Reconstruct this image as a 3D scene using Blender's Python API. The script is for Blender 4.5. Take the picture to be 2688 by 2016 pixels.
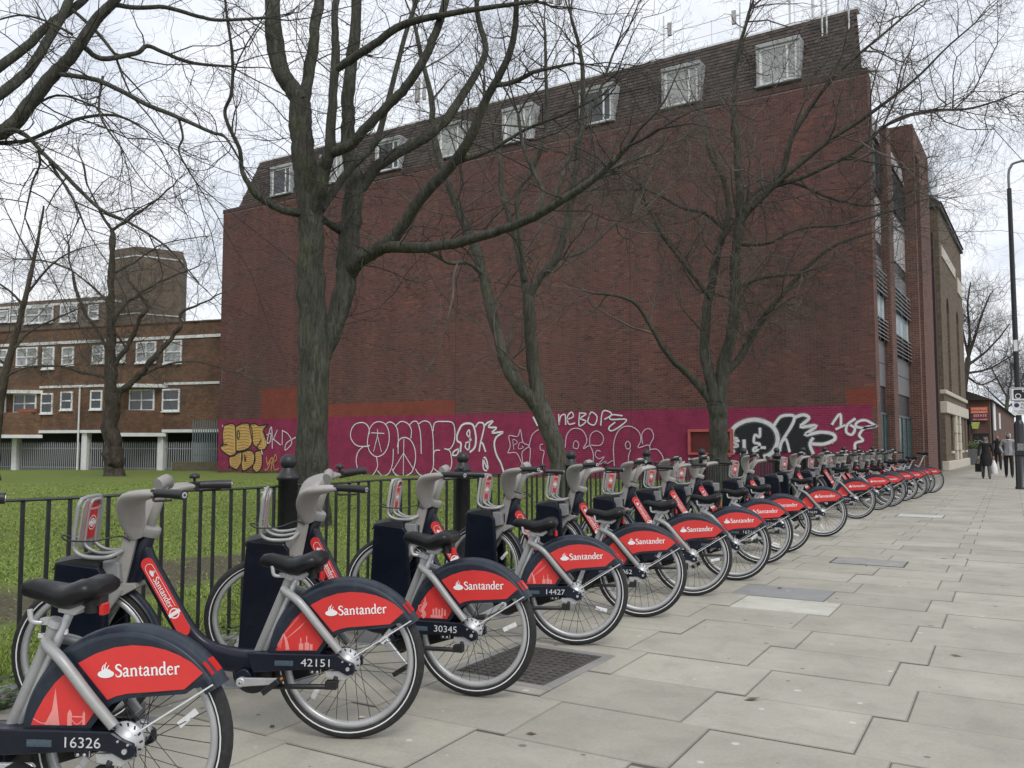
import bpy, bmesh, math, random
import numpy as np
from mathutils import Vector, Matrix
random.seed(7); rng = np.random.default_rng(11)
for o in list(bpy.data.objects): bpy.data.objects.remove(o, do_unlink=True)
scene = bpy.context.scene; COL = scene.collection
R = math.radians

# ------------------------------------------------------------------ camera
FPX, CXP, CYP, CAMH = 2230.0, 1344.0, 1008.0, 1.27      # focal length and centre in photo pixels, eye height in metres
PITCH = math.atan(157 / FPX); YAW = R(32.45)             # street runs along +Y, camera looks left of it
cam = bpy.data.cameras.new('camera'); camo = bpy.data.objects.new('camera', cam); COL.objects.link(camo)
cam.sensor_width = 36.0; cam.lens = FPX / 2688 * 36.0; cam.clip_start = 0.05; cam.clip_end = 2000
camo.location = (0, 0, CAMH); camo.rotation_euler = (math.pi / 2 + PITCH, 0, YAW)
scene.camera = camo

# ------------------------------------------------------------------ sky, sun, exposure
SUN_EL, SUN_AZ = 48.0, 125.0        # azimuth clockwise from +Y
world = bpy.data.worlds.new('World'); scene.world = world; world.use_nodes = True
wn = world.node_tree; wn.nodes.clear()
def wnode(t, **k):
    n = wn.nodes.new(t)
    for a, b in k.items(): setattr(n, a, b)
    return n
w_out = wnode('ShaderNodeOutputWorld'); w_bg = wnode('ShaderNodeBackground'); w_bg.inputs['Strength'].default_value = 0.1
w_sky = wnode('ShaderNodeTexSky', sky_type='NISHITA', sun_disc=False)
w_sky.sun_elevation = R(SUN_EL); w_sky.sun_rotation = R(SUN_AZ); w_sky.air_density = 1.2; w_sky.dust_density = 2.0
w_tc = wnode('ShaderNodeTexCoord')
w_sep = wnode('ShaderNodeSeparateXYZ'); wn.links.new(w_tc.outputs['Generated'], w_sep.inputs[0])
w_add = wnode('ShaderNodeMath', operation='ADD'); wn.links.new(w_sep.outputs[2], w_add.inputs[0]); w_add.inputs[1].default_value = 0.32
w_max = wnode('ShaderNodeMath', operation='MAXIMUM'); wn.links.new(w_add.outputs[0], w_max.inputs[0]); w_max.inputs[1].default_value = 0.08
w_div = wnode('ShaderNodeVectorMath', operation='DIVIDE'); wn.links.new(w_tc.outputs['Generated'], w_div.inputs[0])
w_cmb = wnode('ShaderNodeCombineXYZ')
for i in range(3): wn.links.new(w_max.outputs[0], w_cmb.inputs[i])
wn.links.new(w_cmb.outputs[0], w_div.inputs[1])
w_n1 = wnode('ShaderNodeTexNoise'); w_n1.inputs['Scale'].default_value = 2.1; w_n1.inputs['Detail'].default_value = 7; w_n1.inputs['Roughness'].default_value = 0.55; w_n1.inputs['Distortion'].default_value = 0.5
wn.links.new(w_div.outputs[0], w_n1.inputs['Vector'])
w_r1 = wnode('ShaderNodeValToRGB'); wn.links.new(w_n1.outputs['Fac'], w_r1.inputs[0])
w_r1.color_ramp.elements[0].position = 0.34; w_r1.color_ramp.elements[0].color = (6.3, 6.75, 7.6, 1)
w_r1.color_ramp.elements[1].position = 0.62; w_r1.color_ramp.elements[1].color = (9.3, 9.4, 9.7, 1)
e = w_r1.color_ramp.elements.new(0.48); e.color = (8.1, 8.45, 9.1, 1)
w_mix = wnode('ShaderNodeMixRGB'); w_mix.inputs[0].default_value = 0.93
wn.links.new(w_sky.outputs[0], w_mix.inputs[1]); wn.links.new(w_r1.outputs[0], w_mix.inputs[2])
wn.links.new(w_mix.outputs[0], w_bg.inputs['Color']); wn.links.new(w_bg.outputs[0], w_out.inputs['Surface'])
sl = bpy.data.lights.new('sun', 'SUN'); sl.energy = 1.4; sl.angle = R(24); sl.color = (1.0, 0.97, 0.93)
so = bpy.data.objects.new('sun', sl); COL.objects.link(so)
sd = Vector((math.sin(R(SUN_AZ)) * math.cos(R(SUN_EL)), math.cos(R(SUN_AZ)) * math.cos(R(SUN_EL)), math.sin(R(SUN_EL))))
so.rotation_euler = sd.to_track_quat('Z', 'Y').to_euler(); so.location = sd * 60
vs = scene.view_settings; vs.view_transform = 'Standard'; vs.look = 'None'; vs.exposure = 0.27; vs.gamma = 1.0; vs.use_curve_mapping = False
scene.render.engine = 'CYCLES'
scene.cycles.max_bounces = 6; scene.cycles.transparent_max_bounces = 24

# ------------------------------------------------------------------ photo pixel -> place
_F = Vector((-math.sin(YAW) * math.cos(PITCH), math.cos(YAW) * math.cos(PITCH), math.sin(PITCH)))
_R = Vector((math.cos(YAW), math.sin(YAW), 0)); _U = _R.cross(_F); _C = Vector((0, 0, CAMH))
def ray(x, y): return _F + _R * ((x - CXP) / FPX) + _U * ((CYP - y) / FPX)
def W(x, y, depth): return _C + ray(x, y) * depth
def onY(x, y, Y): v = ray(x, y); return _C + v * (Y / v.y)
def onX(x, y, X): v = ray(x, y); return _C + v * (X / v.x)
def onZ(x, y, z=0.0): v = ray(x, y); return _C + v * ((z - CAMH) / v.z)
def onP(x, y, P, n): v = ray(x, y); return _C + v * (((P - _C).dot(n)) / v.dot(n))
def lawn_z(X, Y=0):
    t = max(0.0, (-X - 4.6) / 31.0)
    return -0.17 * min(t, 1.6) ** 1.5 - 0.004

# ------------------------------------------------------------------ mesh builder
class MB:
    def __init__(s): s.v = []; s.f = []; s.m = []; s.s = []
    def add(s, vs, fs, mat=0, smooth=False):
        b = len(s.v); s.v.extend([tuple(p) for p in vs])
        for f in fs: s.f.append([b + i for i in f]); s.m.append(mat); s.s.append(smooth)
        return s
    def box(s, c, d, mat=0, M=None):
        x, y, z = d[0] / 2, d[1] / 2, d[2] / 2; c = Vector(c)
        vs = [Vector((i * x, j * y, k * z)) for i in (-1, 1) for j in (-1, 1) for k in (-1, 1)]
        vs = [c + (M @ p if M else p) for p in vs]
        return s.add(vs, [(0, 1, 3, 2), (4, 6, 7, 5), (0, 4, 5, 1), (2, 3, 7, 6), (0, 2, 6, 4), (1, 5, 7, 3)], mat)
    def bb(s, a, b, mat=0):
        return s.box([(a[i] + b[i]) / 2 for i in range(3)], [abs(b[i] - a[i]) for i in range(3)], mat)
    def quad(s, a, b, c, d, mat=0): return s.add([a, b, c, d], [(0, 1, 2, 3)], mat)
    def tube(s, path, r, n=8, mat=0, cap=True, smooth=True, flat=1.0, up=None):
        P = [Vector(p) for p in path]; k = len(P)
        rr = [r] * k if isinstance(r, (int, float)) else list(r)
        if len(rr) != k: rr = [rr[0] + (rr[-1] - rr[0]) * i / (k - 1) for i in range(k)]
        T = [(P[min(i + 1, k - 1)] - P[max(i - 1, 0)]).normalized() for i in range(k)]
        u = Vector(up) if up else (Vector((0, 0, 1)) if abs(T[0].z) < 0.9 else Vector((1, 0, 0)))
        vs = []; fs = []
        for i in range(k):
            u = u - T[i] * u.dot(T[i])
            if u.length < 1e-6: u = T[i].orthogonal()
            u.normalize(); w = T[i].cross(u)
            for j in range(n):
                a = 2 * math.pi * j / n
                vs.append(P[i] + (u * math.cos(a) + w * (math.sin(a) * flat)) * rr[i])
        for i in range(k - 1):
            for j in range(n):
                j2 = (j + 1) % n; fs.append((i * n + j, i * n + j2, (i + 1) * n + j2, (i + 1) * n + j))
        s.add(vs, fs, mat, smooth)
        if cap:
            s.add(vs[:n], [tuple(range(n))[::-1]], mat); s.add(vs[-n:], [tuple(range(n))], mat)
        return s
    def loft(s, rings, mat=0, smooth=True, cap=True, close=True):
        n = len(rings[0]); vs = [p for r in rings for p in r]; fs = []
        for i in range(len(rings) - 1):
            for j in range(n if close else n - 1):
                j2 = (j + 1) % n; fs.append((i * n + j, i * n + j2, (i + 1) * n + j2, (i + 1) * n + j))
        s.add(vs, fs, mat, smooth)
        if cap and close: s.add(rings[0], [tuple(range(n))[::-1]], mat); s.add(rings[-1], [tuple(range(n))], mat)
        return s
    def lathe(s, prof, o=(0, 0, 0), ax=(0, 0, 1), n=16, mat=0, smooth=True):
        o = Vector(o); ax = Vector(ax).normalized(); u = ax.orthogonal().normalized(); w = ax.cross(u)
        rings = [[o + ax * z + (u * math.cos(2 * math.pi * j / n) + w * math.sin(2 * math.pi * j / n)) * max(r, 1e-5) for j in range(n)] for r, z in prof]
        return s.loft(rings, mat, smooth, cap=True)
    def prism(s, poly, f0, f1, mat=0, side=None):
        a = [f0(*p) for p in poly]; b = [f1(*p) for p in poly]; n = len(poly)
        s.add(a, [tuple(range(n))[::-1]], mat); s.add(b, [tuple(range(n))], mat)
        s.add(a + b, [(i, (i + 1) % n, n + (i + 1) % n, n + i) for i in range(n)], mat if side is None else side)
        return s
    def mesh(s, name, mats, bevel=0, seg=1):
        me = bpy.data.meshes.new(name); me.from_pydata(s.v, [], s.f)
        me.polygons.foreach_set('material_index', s.m); me.polygons.foreach_set('use_smooth', s.s)
        for m in (mats if isinstance(mats, (list, tuple)) else [mats]): me.materials.append(m)
        bm = bmesh.new(); bm.from_mesh(me)
        if bevel:
            bmesh.ops.remove_doubles(bm, verts=bm.verts, dist=1e-5)
        bmesh.ops.recalc_face_normals(bm, faces=bm.faces)
        if bevel:
            ed = [e for e in bm.edges if len(e.link_faces) == 2 and e.calc_face_angle(0) > 0.5]
            bmesh.ops.bevel(bm, geom=ed, offset=bevel, segments=seg, affect='EDGES', profile=0.5, clamp_overlap=True)
        bm.to_mesh(me); bm.free(); me.update()
        return me
    def build(s, name, mats, parent=None, bevel=0, seg=1): return link(name, s.mesh(name, mats, bevel, seg), parent)
def link(name, data, parent=None):
    o = bpy.data.objects.new(name, data); COL.objects.link(o)
    if parent is not None: o.parent = parent
    return o
def empty(name, loc=(0, 0, 0), rz=0, parent=None):
    o = bpy.data.objects.new(name, None); COL.objects.link(o); o.location = loc; o.rotation_euler = (0, 0, rz); o.empty_display_size = 0.2
    if parent is not None: o.parent = parent
    return o
def tag(o, label=None, cat=None, group=None, kind=None):
    if label: o['label'] = label
    if cat: o['category'] = cat
    if group: o['group'] = group
    if kind: o['kind'] = kind
    return o
def copy_tree(o, parent=None):
    c = o.copy(); COL.objects.link(c); c.parent = parent
    for ch in list(o.children): copy_tree(ch, c)
    return c
def smooth_path(pts, n=6):
    P = [Vector(p) for p in pts]; out = []
    for i in range(len(P) - 1):
        p0 = P[max(i - 1, 0)]; p1 = P[i]; p2 = P[i + 1]; p3 = P[min(i + 2, len(P) - 1)]
        for k in range(n):
            t = k / n
            out.append(0.5 * ((2 * p1) + (p2 - p0) * t + (2 * p0 - 5 * p1 + 4 * p2 - p3) * t * t + (3 * p1 - p0 - 3 * p2 + p3) * t ** 3))
    out.append(P[-1]); return out

# ------------------------------------------------------------------ materials
class NT:
    def __init__(s, name):
        s.m = bpy.data.materials.new(name); s.m.use_nodes = True; s.t = s.m.node_tree; s.t.nodes.clear()
        s.out = s.t.nodes.new('ShaderNodeOutputMaterial'); s.b = s.t.nodes.new('ShaderNodeBsdfPrincipled')
        s.t.links.new(s.b.outputs[0], s.out.inputs['Surface']); s._pos = None; s._obj = None
    def n(s, t, ins={}, **k):
        x = s.t.nodes.new(t)
        for a, b in k.items(): setattr(x, a, b)
        for a, b in ins.items():
            if hasattr(b, 'is_linked') or hasattr(b, 'links'): s.t.links.new(b, x.inputs[a])
            else: x.inputs[a].default_value = b
        return x
    def pos(s):
        if s._pos is None: s._pos = s.n('ShaderNodeNewGeometry').outputs['Position']
        return s._pos
    def obj(s):
        if s._obj is None: s._obj = s.n('ShaderNodeTexCoord').outputs['Object']
        return s._obj
    def math(s, op, a, b=0.0, c=None):
        ins = {0: a, 1: b}
        if c is not None: ins[2] = c
        return s.n('ShaderNodeMath', ins, operation=op).outputs[0]
    def noise(s, scale, detail=4, rough=0.55, vec=None, out='Fac', dist=0.0):
        return s.n('ShaderNodeTexNoise', {'Vector': vec if vec is not None else s.pos(), 'Scale': scale, 'Detail': detail, 'Roughness': rough, 'Distortion': dist}).outputs[out]
    def mapv(s, vec, sc): return s.n('ShaderNodeMapping', {'Vector': vec, 'Scale': sc}).outputs[0]
    def ramp(s, fac, stops):
        r = s.n('ShaderNodeValToRGB', {0: fac}).color_ramp
        while len(r.elements) < len(stops): r.elements.new(0.5)
        for e, (p, c) in zip(r.elements, stops): e.position = p; e.color = (c, c, c, 1) if isinstance(c, (int, float)) else (*c[:3], 1)
        return s.t.nodes[-1].outputs[0]
    def mix(s, f, a, b, mode='MIX'):
        def c(v): return (*v[:3], 1) if isinstance(v, (tuple, list)) else v
        return s.n('ShaderNodeMixRGB', {0: f, 1: c(a), 2: c(b)}, blend_type=mode).outputs[0]
    def attr(s, name, out='Fac'): return s.n('ShaderNodeAttribute', attribute_name=name).outputs[out]
    def set(s, **k):
        for a, b in k.items():
            i = s.b.inputs[{'color': 'Base Color', 'rough': 'Roughness', 'metal': 'Metallic', 'alpha': 'Alpha', 'spec': 'Specular IOR Level', 'coat': 'Coat Weight', 'emit': 'Emission Color', 'emits': 'Emission Strength', 'trans': 'Transmission Weight'}[a]]
            if hasattr(b, 'links'): s.t.links.new(b, i)
            else: i.default_value = (*b[:3], 1) if isinstance(b, (tuple, list)) else b
        return s
    def bump(s, h, st=0.3, dist=0.01):
        x = s.n('ShaderNodeBump', {'Height': h, 'Strength': st, 'Distance': dist}); s.t.links.new(x.outputs[0], s.b.inputs['Normal']); return s
def mat(name, col, rough=0.6, metal=0.0, var=0.15, scale=6.0, bump=0.0, bscale=60.0, spec=0.5, coat=0.0, obj=True, dirt=None, rand=0.0):
    N = NT(name); v = N.obj() if obj else N.pos()
    f = N.noise(scale, 5, 0.6, v)
    dark = tuple(c * (1 - var) for c in col); lite = tuple(min(1, c * (1 + var)) for c in col)
    c = N.mix(N.ramp(f, [(0.3, 0.0), (0.7, 1.0)]), dark, lite)
    if dirt: c = N.mix(N.math('MULTIPLY', N.ramp(N.noise(scale * 4, 6, 0.7, v), [(0.5, 0.0), (0.75, 1.0)]), dirt[1]), c, dirt[0])
    if rand: c = N.mix(1.0, c, N.ramp(N.n('ShaderNodeObjectInfo').outputs['Random'], [(0.0, 1 - rand), (1.0, 1 + rand * 0.6)]), 'MULTIPLY')
    rr = N.math('ADD', N.math('MULTIPLY', N.math('SUBTRACT', N.noise(scale * 3, 4, 0.6, v), 0.5), 0.25), rough)
    N.set(color=c, rough=rr, metal=metal, spec=spec, coat=coat)
    if bump: N.bump(N.noise(bscale, 4, 0.6, v), bump, 0.005)
    return N.m
# ================================================================== materials in common use
m_iron = mat('black_ironwork', (0.012, 0.013, 0.015), 0.45, 0.0, 0.3, 9, 0.25, 120, dirt=((0.05, 0.05, 0.05), 0.25))
m_conc = mat('concrete', (0.24, 0.235, 0.22), 0.9, 0, 0.2, 2.5, 0.4, 90, obj=False, dirt=((0.1, 0.1, 0.09), 0.5))

def slab_material(name, per_object):
    N = NT(name); p = N.pos()
    rnd = N.n('ShaderNodeObjectInfo').outputs['Color'] if per_object else N.attr('tint', 'Color')
    big = N.ramp(N.noise(1.3, 6, 0.65, p), [(0.3, 0.8), (0.7, 1.12)])
    fine = N.ramp(N.noise(55, 5, 0.7, p), [(0.25, 0.88), (0.75, 1.1)])
    c = N.mix(1.0, rnd, big, 'MULTIPLY'); c = N.mix(1.0, c, fine, 'MULTIPLY')
    c = N.mix(N.ramp(N.noise(4.5, 7, 0.75, p, dist=0.6), [(0.48, 0.0), (0.72, 0.42)]), c, (0.21, 0.20, 0.175))
    vo = N.n('ShaderNodeTexVoronoi', {'Vector': N.mapv(p, (2.6, 2.6, 0.0)), 'Scale': 1.0, 'Randomness': 1.0}, voronoi_dimensions='2D')
    wob = N.math('ADD', vo.outputs['Distance'], N.math('MULTIPLY', N.math('SUBTRACT', N.noise(28, 3, 0.6, p), 0.5), 0.03))
    size = N.math('MULTIPLY', N.n('ShaderNodeSeparateColor', {0: vo.outputs['Color']}).outputs[0], 0.062)
    gum = N.math('MULTIPLY', N.math('LESS_THAN', wob, N.math('SUBTRACT', size, 0.012)), 0.75)
    pale = N.math('GREATER_THAN', N.n('ShaderNodeSeparateColor', {0: vo.outputs['Color']}).outputs[1], 0.45)
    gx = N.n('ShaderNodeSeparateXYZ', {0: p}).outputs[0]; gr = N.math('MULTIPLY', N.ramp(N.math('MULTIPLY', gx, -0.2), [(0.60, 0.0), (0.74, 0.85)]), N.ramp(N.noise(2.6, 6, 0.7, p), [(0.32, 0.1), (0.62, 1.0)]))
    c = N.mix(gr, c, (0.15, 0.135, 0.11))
    if per_object: c = N.mix(1.0, c, N.attr('wear'), 'MULTIPLY')
    c = N.mix(gum, c, N.mix(pale, (0.12, 0.115, 0.11), (0.55, 0.54, 0.52)))
    N.set(color=c, rough=N.math('ADD', N.math('MULTIPLY', N.noise(6, 4, 0.6, p), 0.25), 0.62), spec=0.35)
    N.bump(N.math('ADD', N.noise(140, 5, 0.7, p), N.math('MULTIPLY', N.noise(9, 3, 0.6, p), 1.5)), 0.22, 0.004)
    return N.m
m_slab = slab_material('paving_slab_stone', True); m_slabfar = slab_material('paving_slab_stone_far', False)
m_bed = mat('paving_joint_sand', (0.09, 0.083, 0.07), 0.95, 0, 0.3, 12, 0.5, 200, obj=False)
m_asph = mat('asphalt', (0.05, 0.05, 0.052), 0.85, 0, 0.25, 3, 0.6, 160, obj=False)
m_earth = mat('open_ground', (0.09, 0.085, 0.075), 0.95, 0, 0.3, 0.2, 0, obj=False)

# ================================================================== ground, road, pavement
g = MB(); g.quad((-900, -900, -0.62), (900, -900, -0.62), (900, 900, -0.62), (-900, 900, -0.62))
tag(g.build('ground', m_earth), kind='structure')
g = MB(); g.quad((2.4, -60, -0.13), (11, -60, -0.13), (11, 240, -0.13), (2.4, 240, -0.13))
tag(g.build('road', m_asph), kind='structure')
for xk, nm in ((2.325, 'road_kerb'), (11.075, 'road_kerb_opposite')):
    k = MB(); k.bb((xk - 0.075, -60, -0.3), (xk + 0.075, 240, -0.006)); tag(k.build(nm, m_conc, bevel=0.015), kind='structure')
g = MB(); g.quad((11.15, -60, -0.02), (40, -60, -0.02), (40, 240, -0.02), (11.15, 240, -0.02)); tag(g.build('far_pavement', m_conc), kind='structure')
pave = MB(); pave.bb((-4.62, -8, -0.3), (2.25, 240, -0.005)); pave = tag(pave.build('pavement', m_bed), kind='structure')
SKEW = 0.036
SX, SY = 0.75, 0.572
cs, sn = math.cos(SKEW), math.sin(SKEW)
def slab_xy(x, y): dy = y - 3.2; return (x - sn * dy, 3.2 + cs * dy)
def slab_geo(w, h, e=0.007):
    a = [(-w / 2, -h / 2), (w / 2, -h / 2), (w / 2, h / 2), (-w / 2, h / 2)]; i = [(x * (1 - 2 * e / w), y * (1 - 2 * e / h)) for x, y in a]
    vs = [(x, y, -0.03) for x, y in a] + [(x, y, -0.003) for x, y in a] + [(x, y, 0.0) for x, y in i]; fs = [(8, 9, 10, 11)]
    for k in range(4): k2 = (k + 1) % 4; fs += [(k, k2, 4 + k2, 4 + k), (4 + k, 4 + k2, 8 + k2, 8 + k)]
    return vs, fs
SLW = [1.0] + [0.45, 0.72] * 4          # dirt caught along the arrises
def slab_mesh(w, h, name):
    vs, fs = slab_geo(w, h); me = bpy.data.meshes.new(name); me.from_pydata(vs, [], fs); me.materials.append(m_slab)
    at = me.attributes.new('wear', 'FLOAT', 'FACE'); at.data.foreach_set('value', SLW); return me
me_slab = slab_mesh(SX - 0.004, SY - 0.004, 'paving_slab')
cells = []
for j in range(-14, 330):
    y0 = 3.2 + SY * j; off = 0.145 if j % 2 == 0 else 0.0
    for i in range(-5, 8):
        x0 = -2.22 + off - SX + SX * i
        X, Y = slab_xy(x0 + SX / 2, y0 + SY / 2)
        if X < -4.62 or X > 2.55: continue
        cells.append((X, Y))
def in_view(X, Y):
    q = Vector((X, Y, 0)) - _C; z = q.dot(_F)
    if z < 0.5: return False
    u = CXP + FPX * q.dot(_R) / z; v = CYP - FPX * q.dot(_U) / z
    return -250 < u < 2950 and v < 2350
near = sorted([c for c in cells if in_view(*c)], key=lambda c: c[0] ** 2 + c[1] ** 2)[:300]
nearset = set(near)
def slab_tint(X, Y):
    if abs(X + 1.82) < 0.3 and abs(Y - 6.97) < 0.25: return (0.50, 0.49, 0.43)
    if abs(X + 1.98) < 0.3 and abs(Y - 7.56) < 0.25: return (0.265, 0.268, 0.265)
    v = random.gauss(0.375, 0.02); return (v * 1.0, v * 0.952, v * 0.80)
for (X, Y) in near:
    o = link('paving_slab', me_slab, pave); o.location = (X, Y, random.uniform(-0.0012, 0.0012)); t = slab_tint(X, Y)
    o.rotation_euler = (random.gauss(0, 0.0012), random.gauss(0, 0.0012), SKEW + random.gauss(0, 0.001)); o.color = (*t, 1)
b = MB(); tints = []
for (X, Y) in cells:
    if (X, Y) in nearset: continue
    vs_, fs_ = slab_geo(SX - 0.004, SY - 0.004); z = random.uniform(-0.001, 0.001)
    b.add([(X + cs * q[0] - sn * q[1], Y + sn * q[0] + cs * q[1], z + q[2]) for q in vs_], fs_)
    t = slab_tint(X, Y); tints += [(t[0] * k, t[1] * k, t[2] * k, 1) for k in SLW]
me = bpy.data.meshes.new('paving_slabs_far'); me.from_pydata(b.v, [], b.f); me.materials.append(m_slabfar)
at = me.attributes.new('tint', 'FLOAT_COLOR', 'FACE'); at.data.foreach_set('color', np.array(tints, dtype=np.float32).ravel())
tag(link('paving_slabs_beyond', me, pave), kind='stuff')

# chequered iron cover beside the docks, in a mortar surround
m_grate = mat('cast_iron_plate', (0.085, 0.08, 0.072), 0.6, 0.3, 0.3, 8, 0.3, 120, dirt=((0.16, 0.14, 0.11), 0.4))
cov = empty('inspection_cover', (-2.60, 4.29, 0)); tag(cov, 'studded cast iron access cover set in pavement beneath the third bicycle', 'access cover'); cov.rotation_euler = (0, 0, 0.02)
f = MB()
for a, c in (((-0.345, -0.42, -0.02), (0.345, -0.36, 0.005)), ((-0.345, 0.36, -0.02), (0.345, 0.42, 0.005)), ((-0.345, -0.359, -0.02), (-0.285, 0.359, 0.005)), ((0.285, -0.359, -0.02), (0.345, 0.359, 0.005))): f.bb(a, c)
f.build('surround', m_conc, cov, bevel=0.003)
p = MB(); p.bb((-0.282, -0.357, -0.02), (0.282, 0.357, 0.004)); pl = p.build('plate', m_grate, cov)
p = MB()
for i in range(10):
    for j in range(13):
        p.box((-0.245 + 0.0545 * i, -0.325 + 0.0542 * j, 0.0068), (0.03, 0.03, 0.006))
tag(p.build('studs', m_grate, pl, bevel=0.002), kind='stuff')
def utility_cover(nm, cx, cy, w, h, col, lab):
    e0 = empty(nm, (cx, cy, 0), SKEW); tag(e0, lab, 'access cover')
    b = MB(); b.bb((-w / 2, -h / 2, -0.02), (w / 2, h / 2, 0.0045)); b.build('lid', mat(nm + '_lid', col, 0.8, 0, 0.2, 6, 0.3, 120), e0, bevel=0.002)
    b = MB()
    for a, c in (((-w / 2 - 0.02, -h / 2 - 0.02), (w / 2 + 0.02, -h / 2 - 0.003)), ((-w / 2 - 0.02, h / 2 + 0.003), (w / 2 + 0.02, h / 2 + 0.02)), ((-w / 2 - 0.02, -h / 2), (-w / 2 - 0.003, h / 2)), ((w / 2 + 0.003, -h / 2), (w / 2 + 0.02, h / 2))):
        b.bb((a[0], a[1], -0.02), (c[0], c[1], 0.003))
    b.build('frame', m_grate, e0)
utility_cover('utility_cover', -2.03, 16.6, 0.72, 0.62, (0.47, 0.47, 0.45), 'pale rectangular utility cover in pavement abreast of bicycle 10931')
utility_cover('utility_cover', -1.72, 9.85, 0.7, 0.45, (0.27, 0.265, 0.25), 'dull grey rectangular utility cover in pavement abreast of bicycle 13797')

# ================================================================== lawn
def soil(X, Y):
    d = abs(X + 7.3 + 0.25 * math.sin(Y * 1.3)) / 1.15 + max(0, Y - 6.8) * 0.8
    return max(0.0, 1.0 - d)
N = NT('lawn_turf'); p = N.pos()
n1 = N.noise(0.55, 5, 0.6, p); n2 = N.noise(9, 6, 0.7, p); n3 = N.noise(60, 4, 0.7, p)
c = N.mix(N.ramp(n1, [(0.35, 0.0), (0.65, 1.0)]), (0.15, 0.215, 0.045), (0.20, 0.25, 0.065))
c = N.mix(N.ramp(n2, [(0.35, 0.0), (0.7, 0.75)]), c, (0.08, 0.12, 0.026)); c = N.mix(N.ramp(n3, [(0.3, 0.0), (0.75, 0.55)]), c, (0.19, 0.21, 0.075))
sm = N.attr('soil'); sm = N.ramp(N.math('ADD', sm, N.math('MULTIPLY', N.math('SUBTRACT', N.noise(2.5, 6, 0.7, p), 0.5), 1.5)), [(0.3, 0.0), (0.6, 0.95)])
c = N.mix(sm, c, N.mix(N.ramp(N.noise(22, 6, 0.7, p), [(0.3, 0.0), (0.7, 1.0)]), (0.05, 0.042, 0.03), (0.17, 0.15, 0.105)))
N.set(color=c, rough=0.95, spec=0.15); N.bump(N.math('ADD', n3, N.math('MULTIPLY', n2, 2.0)), 0.8, 0.03); m_lawn = N.m
xs = [-4.52 - 0.35 * i for i in range(60)] + [-25.5 - 1.5 * i for i in range(36)]
ys = [-16 + 0.5 * i for i in range(150)]
V = []; SA = []
for x in xs:
    for y in ys:
        V.append((x, y, lawn_z(x, y) + 0.018 * math.sin(x * 2.1 + 1.3 * math.sin(y * 1.7)) * min(1, (-x - 4.5) / 2))); SA.append(soil(x, y))
ny = len(ys); Fc = [(i * ny + j, i * ny + j + 1, (i + 1) * ny + j + 1, (i + 1) * ny + j) for i in range(len(xs) - 1) for j in range(ny - 1)]
me = bpy.data.meshes.new('lawn'); me.from_pydata(V, [], Fc); me.materials.append(m_lawn); me.polygons.foreach_set('use_smooth', [True] * len(Fc))
a = me.attributes.new('soil', 'FLOAT', 'POINT'); a.data.foreach_set('value', SA)
bm = bmesh.new(); bm.from_mesh(me); bmesh.ops.recalc_face_normals(bm, faces=bm.faces); bm.to_mesh(me); bm.free()
tag(link('lawn', me), kind='structure')
# grass blades
nb = 230000
r = 5.2 * np.exp(rng.random(nb) * math.log(34 / 5.2)); an = YAW + np.radians(-24 + 62 * rng.random(nb))
X = -np.sin(an) * r; Y = np.cos(an) * r
nz = np.sin(X * 1.7 + np.sin(Y * 2.3) * 2) * np.sin(Y * 1.1 + X * 0.6)
sl_ = np.clip(1 - (np.abs(X + 7.3 + 0.25 * np.sin(Y * 1.3)) / 1.15 + np.maximum(0, Y - 6.8) * 0.8), 0, 1)
keep = (X < -4.6) & (Y < 28.2) & (rng.random(nb) > np.clip((sl_ + 0.25 * nz) * 2.6, 0, 0.93)) & (X > -60)
X, Y, r = X[keep], Y[keep], r[keep]; nb = len(X)
Z = -0.17 * np.minimum(np.maximum(0, (-X - 4.6) / 31), 1.6) ** 1.5 - 0.006 + 0.018 * np.sin(X * 2.1 + 1.3 * np.sin(Y * 1.7)) * np.minimum(1, (-X - 4.5) / 2)
h = (0.012 + 0.022 * rng.random(nb)) * np.where(X > -5.6, 1.7, 1.0); wd = 0.0026 + 0.00045 * r; ph = rng.random(nb) * 6.283; ln = (0.016 + 0.028 * rng.random(nb)); la = rng.random(nb) * 6.283
vt = np.empty((nb, 3, 3), np.float32)
vt[:, 0] = np.stack([X - np.cos(ph) * wd, Y - np.sin(ph) * wd, Z], 1); vt[:, 1] = np.stack([X + np.cos(ph) * wd, Y + np.sin(ph) * wd, Z], 1)
vt[:, 2] = np.stack([X + np.cos(la) * ln, Y + np.sin(la) * ln, Z + h], 1)
me = bpy.data.meshes.new('grass'); me.vertices.add(nb * 3); me.vertices.foreach_set('co', vt.ravel())
me.loops.add(nb * 3); me.loops.foreach_set('vertex_index', np.arange(nb * 3, dtype=np.int32)); me.polygons.add(nb)
me.polygons.foreach_set('loop_start', np.arange(0, nb * 3, 3, dtype=np.int32)); me.polygons.foreach_set('loop_total', np.full(nb, 3, np.int32)); me.update(calc_edges=True)
a = me.attributes.new('tone', 'FLOAT', 'FACE'); a.data.foreach_set('value', rng.random(nb).astype(np.float32))
N = NT('grass_blade'); t = N.attr('tone'); big = N.noise(0.6, 4, 0.6, N.pos())
c = N.ramp(t, [(0.0, (0.11, 0.175, 0.036)), (0.5, (0.18, 0.26, 0.054)), (0.9, (0.24, 0.32, 0.085)), (1.0, (0.34, 0.35, 0.16))])
c = N.mix(N.ramp(big, [(0.35, 0.0), (0.65, 0.6)]), c, N.mix(1.0, c, (1.25, 1.12, 0.8), 'MULTIPLY'))
N.set(color=c, rough=0.7, spec=0.25); me.materials.append(N.m)
tag(link('grass', me), 'short green grass growing over the lawn behind the fence', 'grass', kind='stuff')
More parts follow.
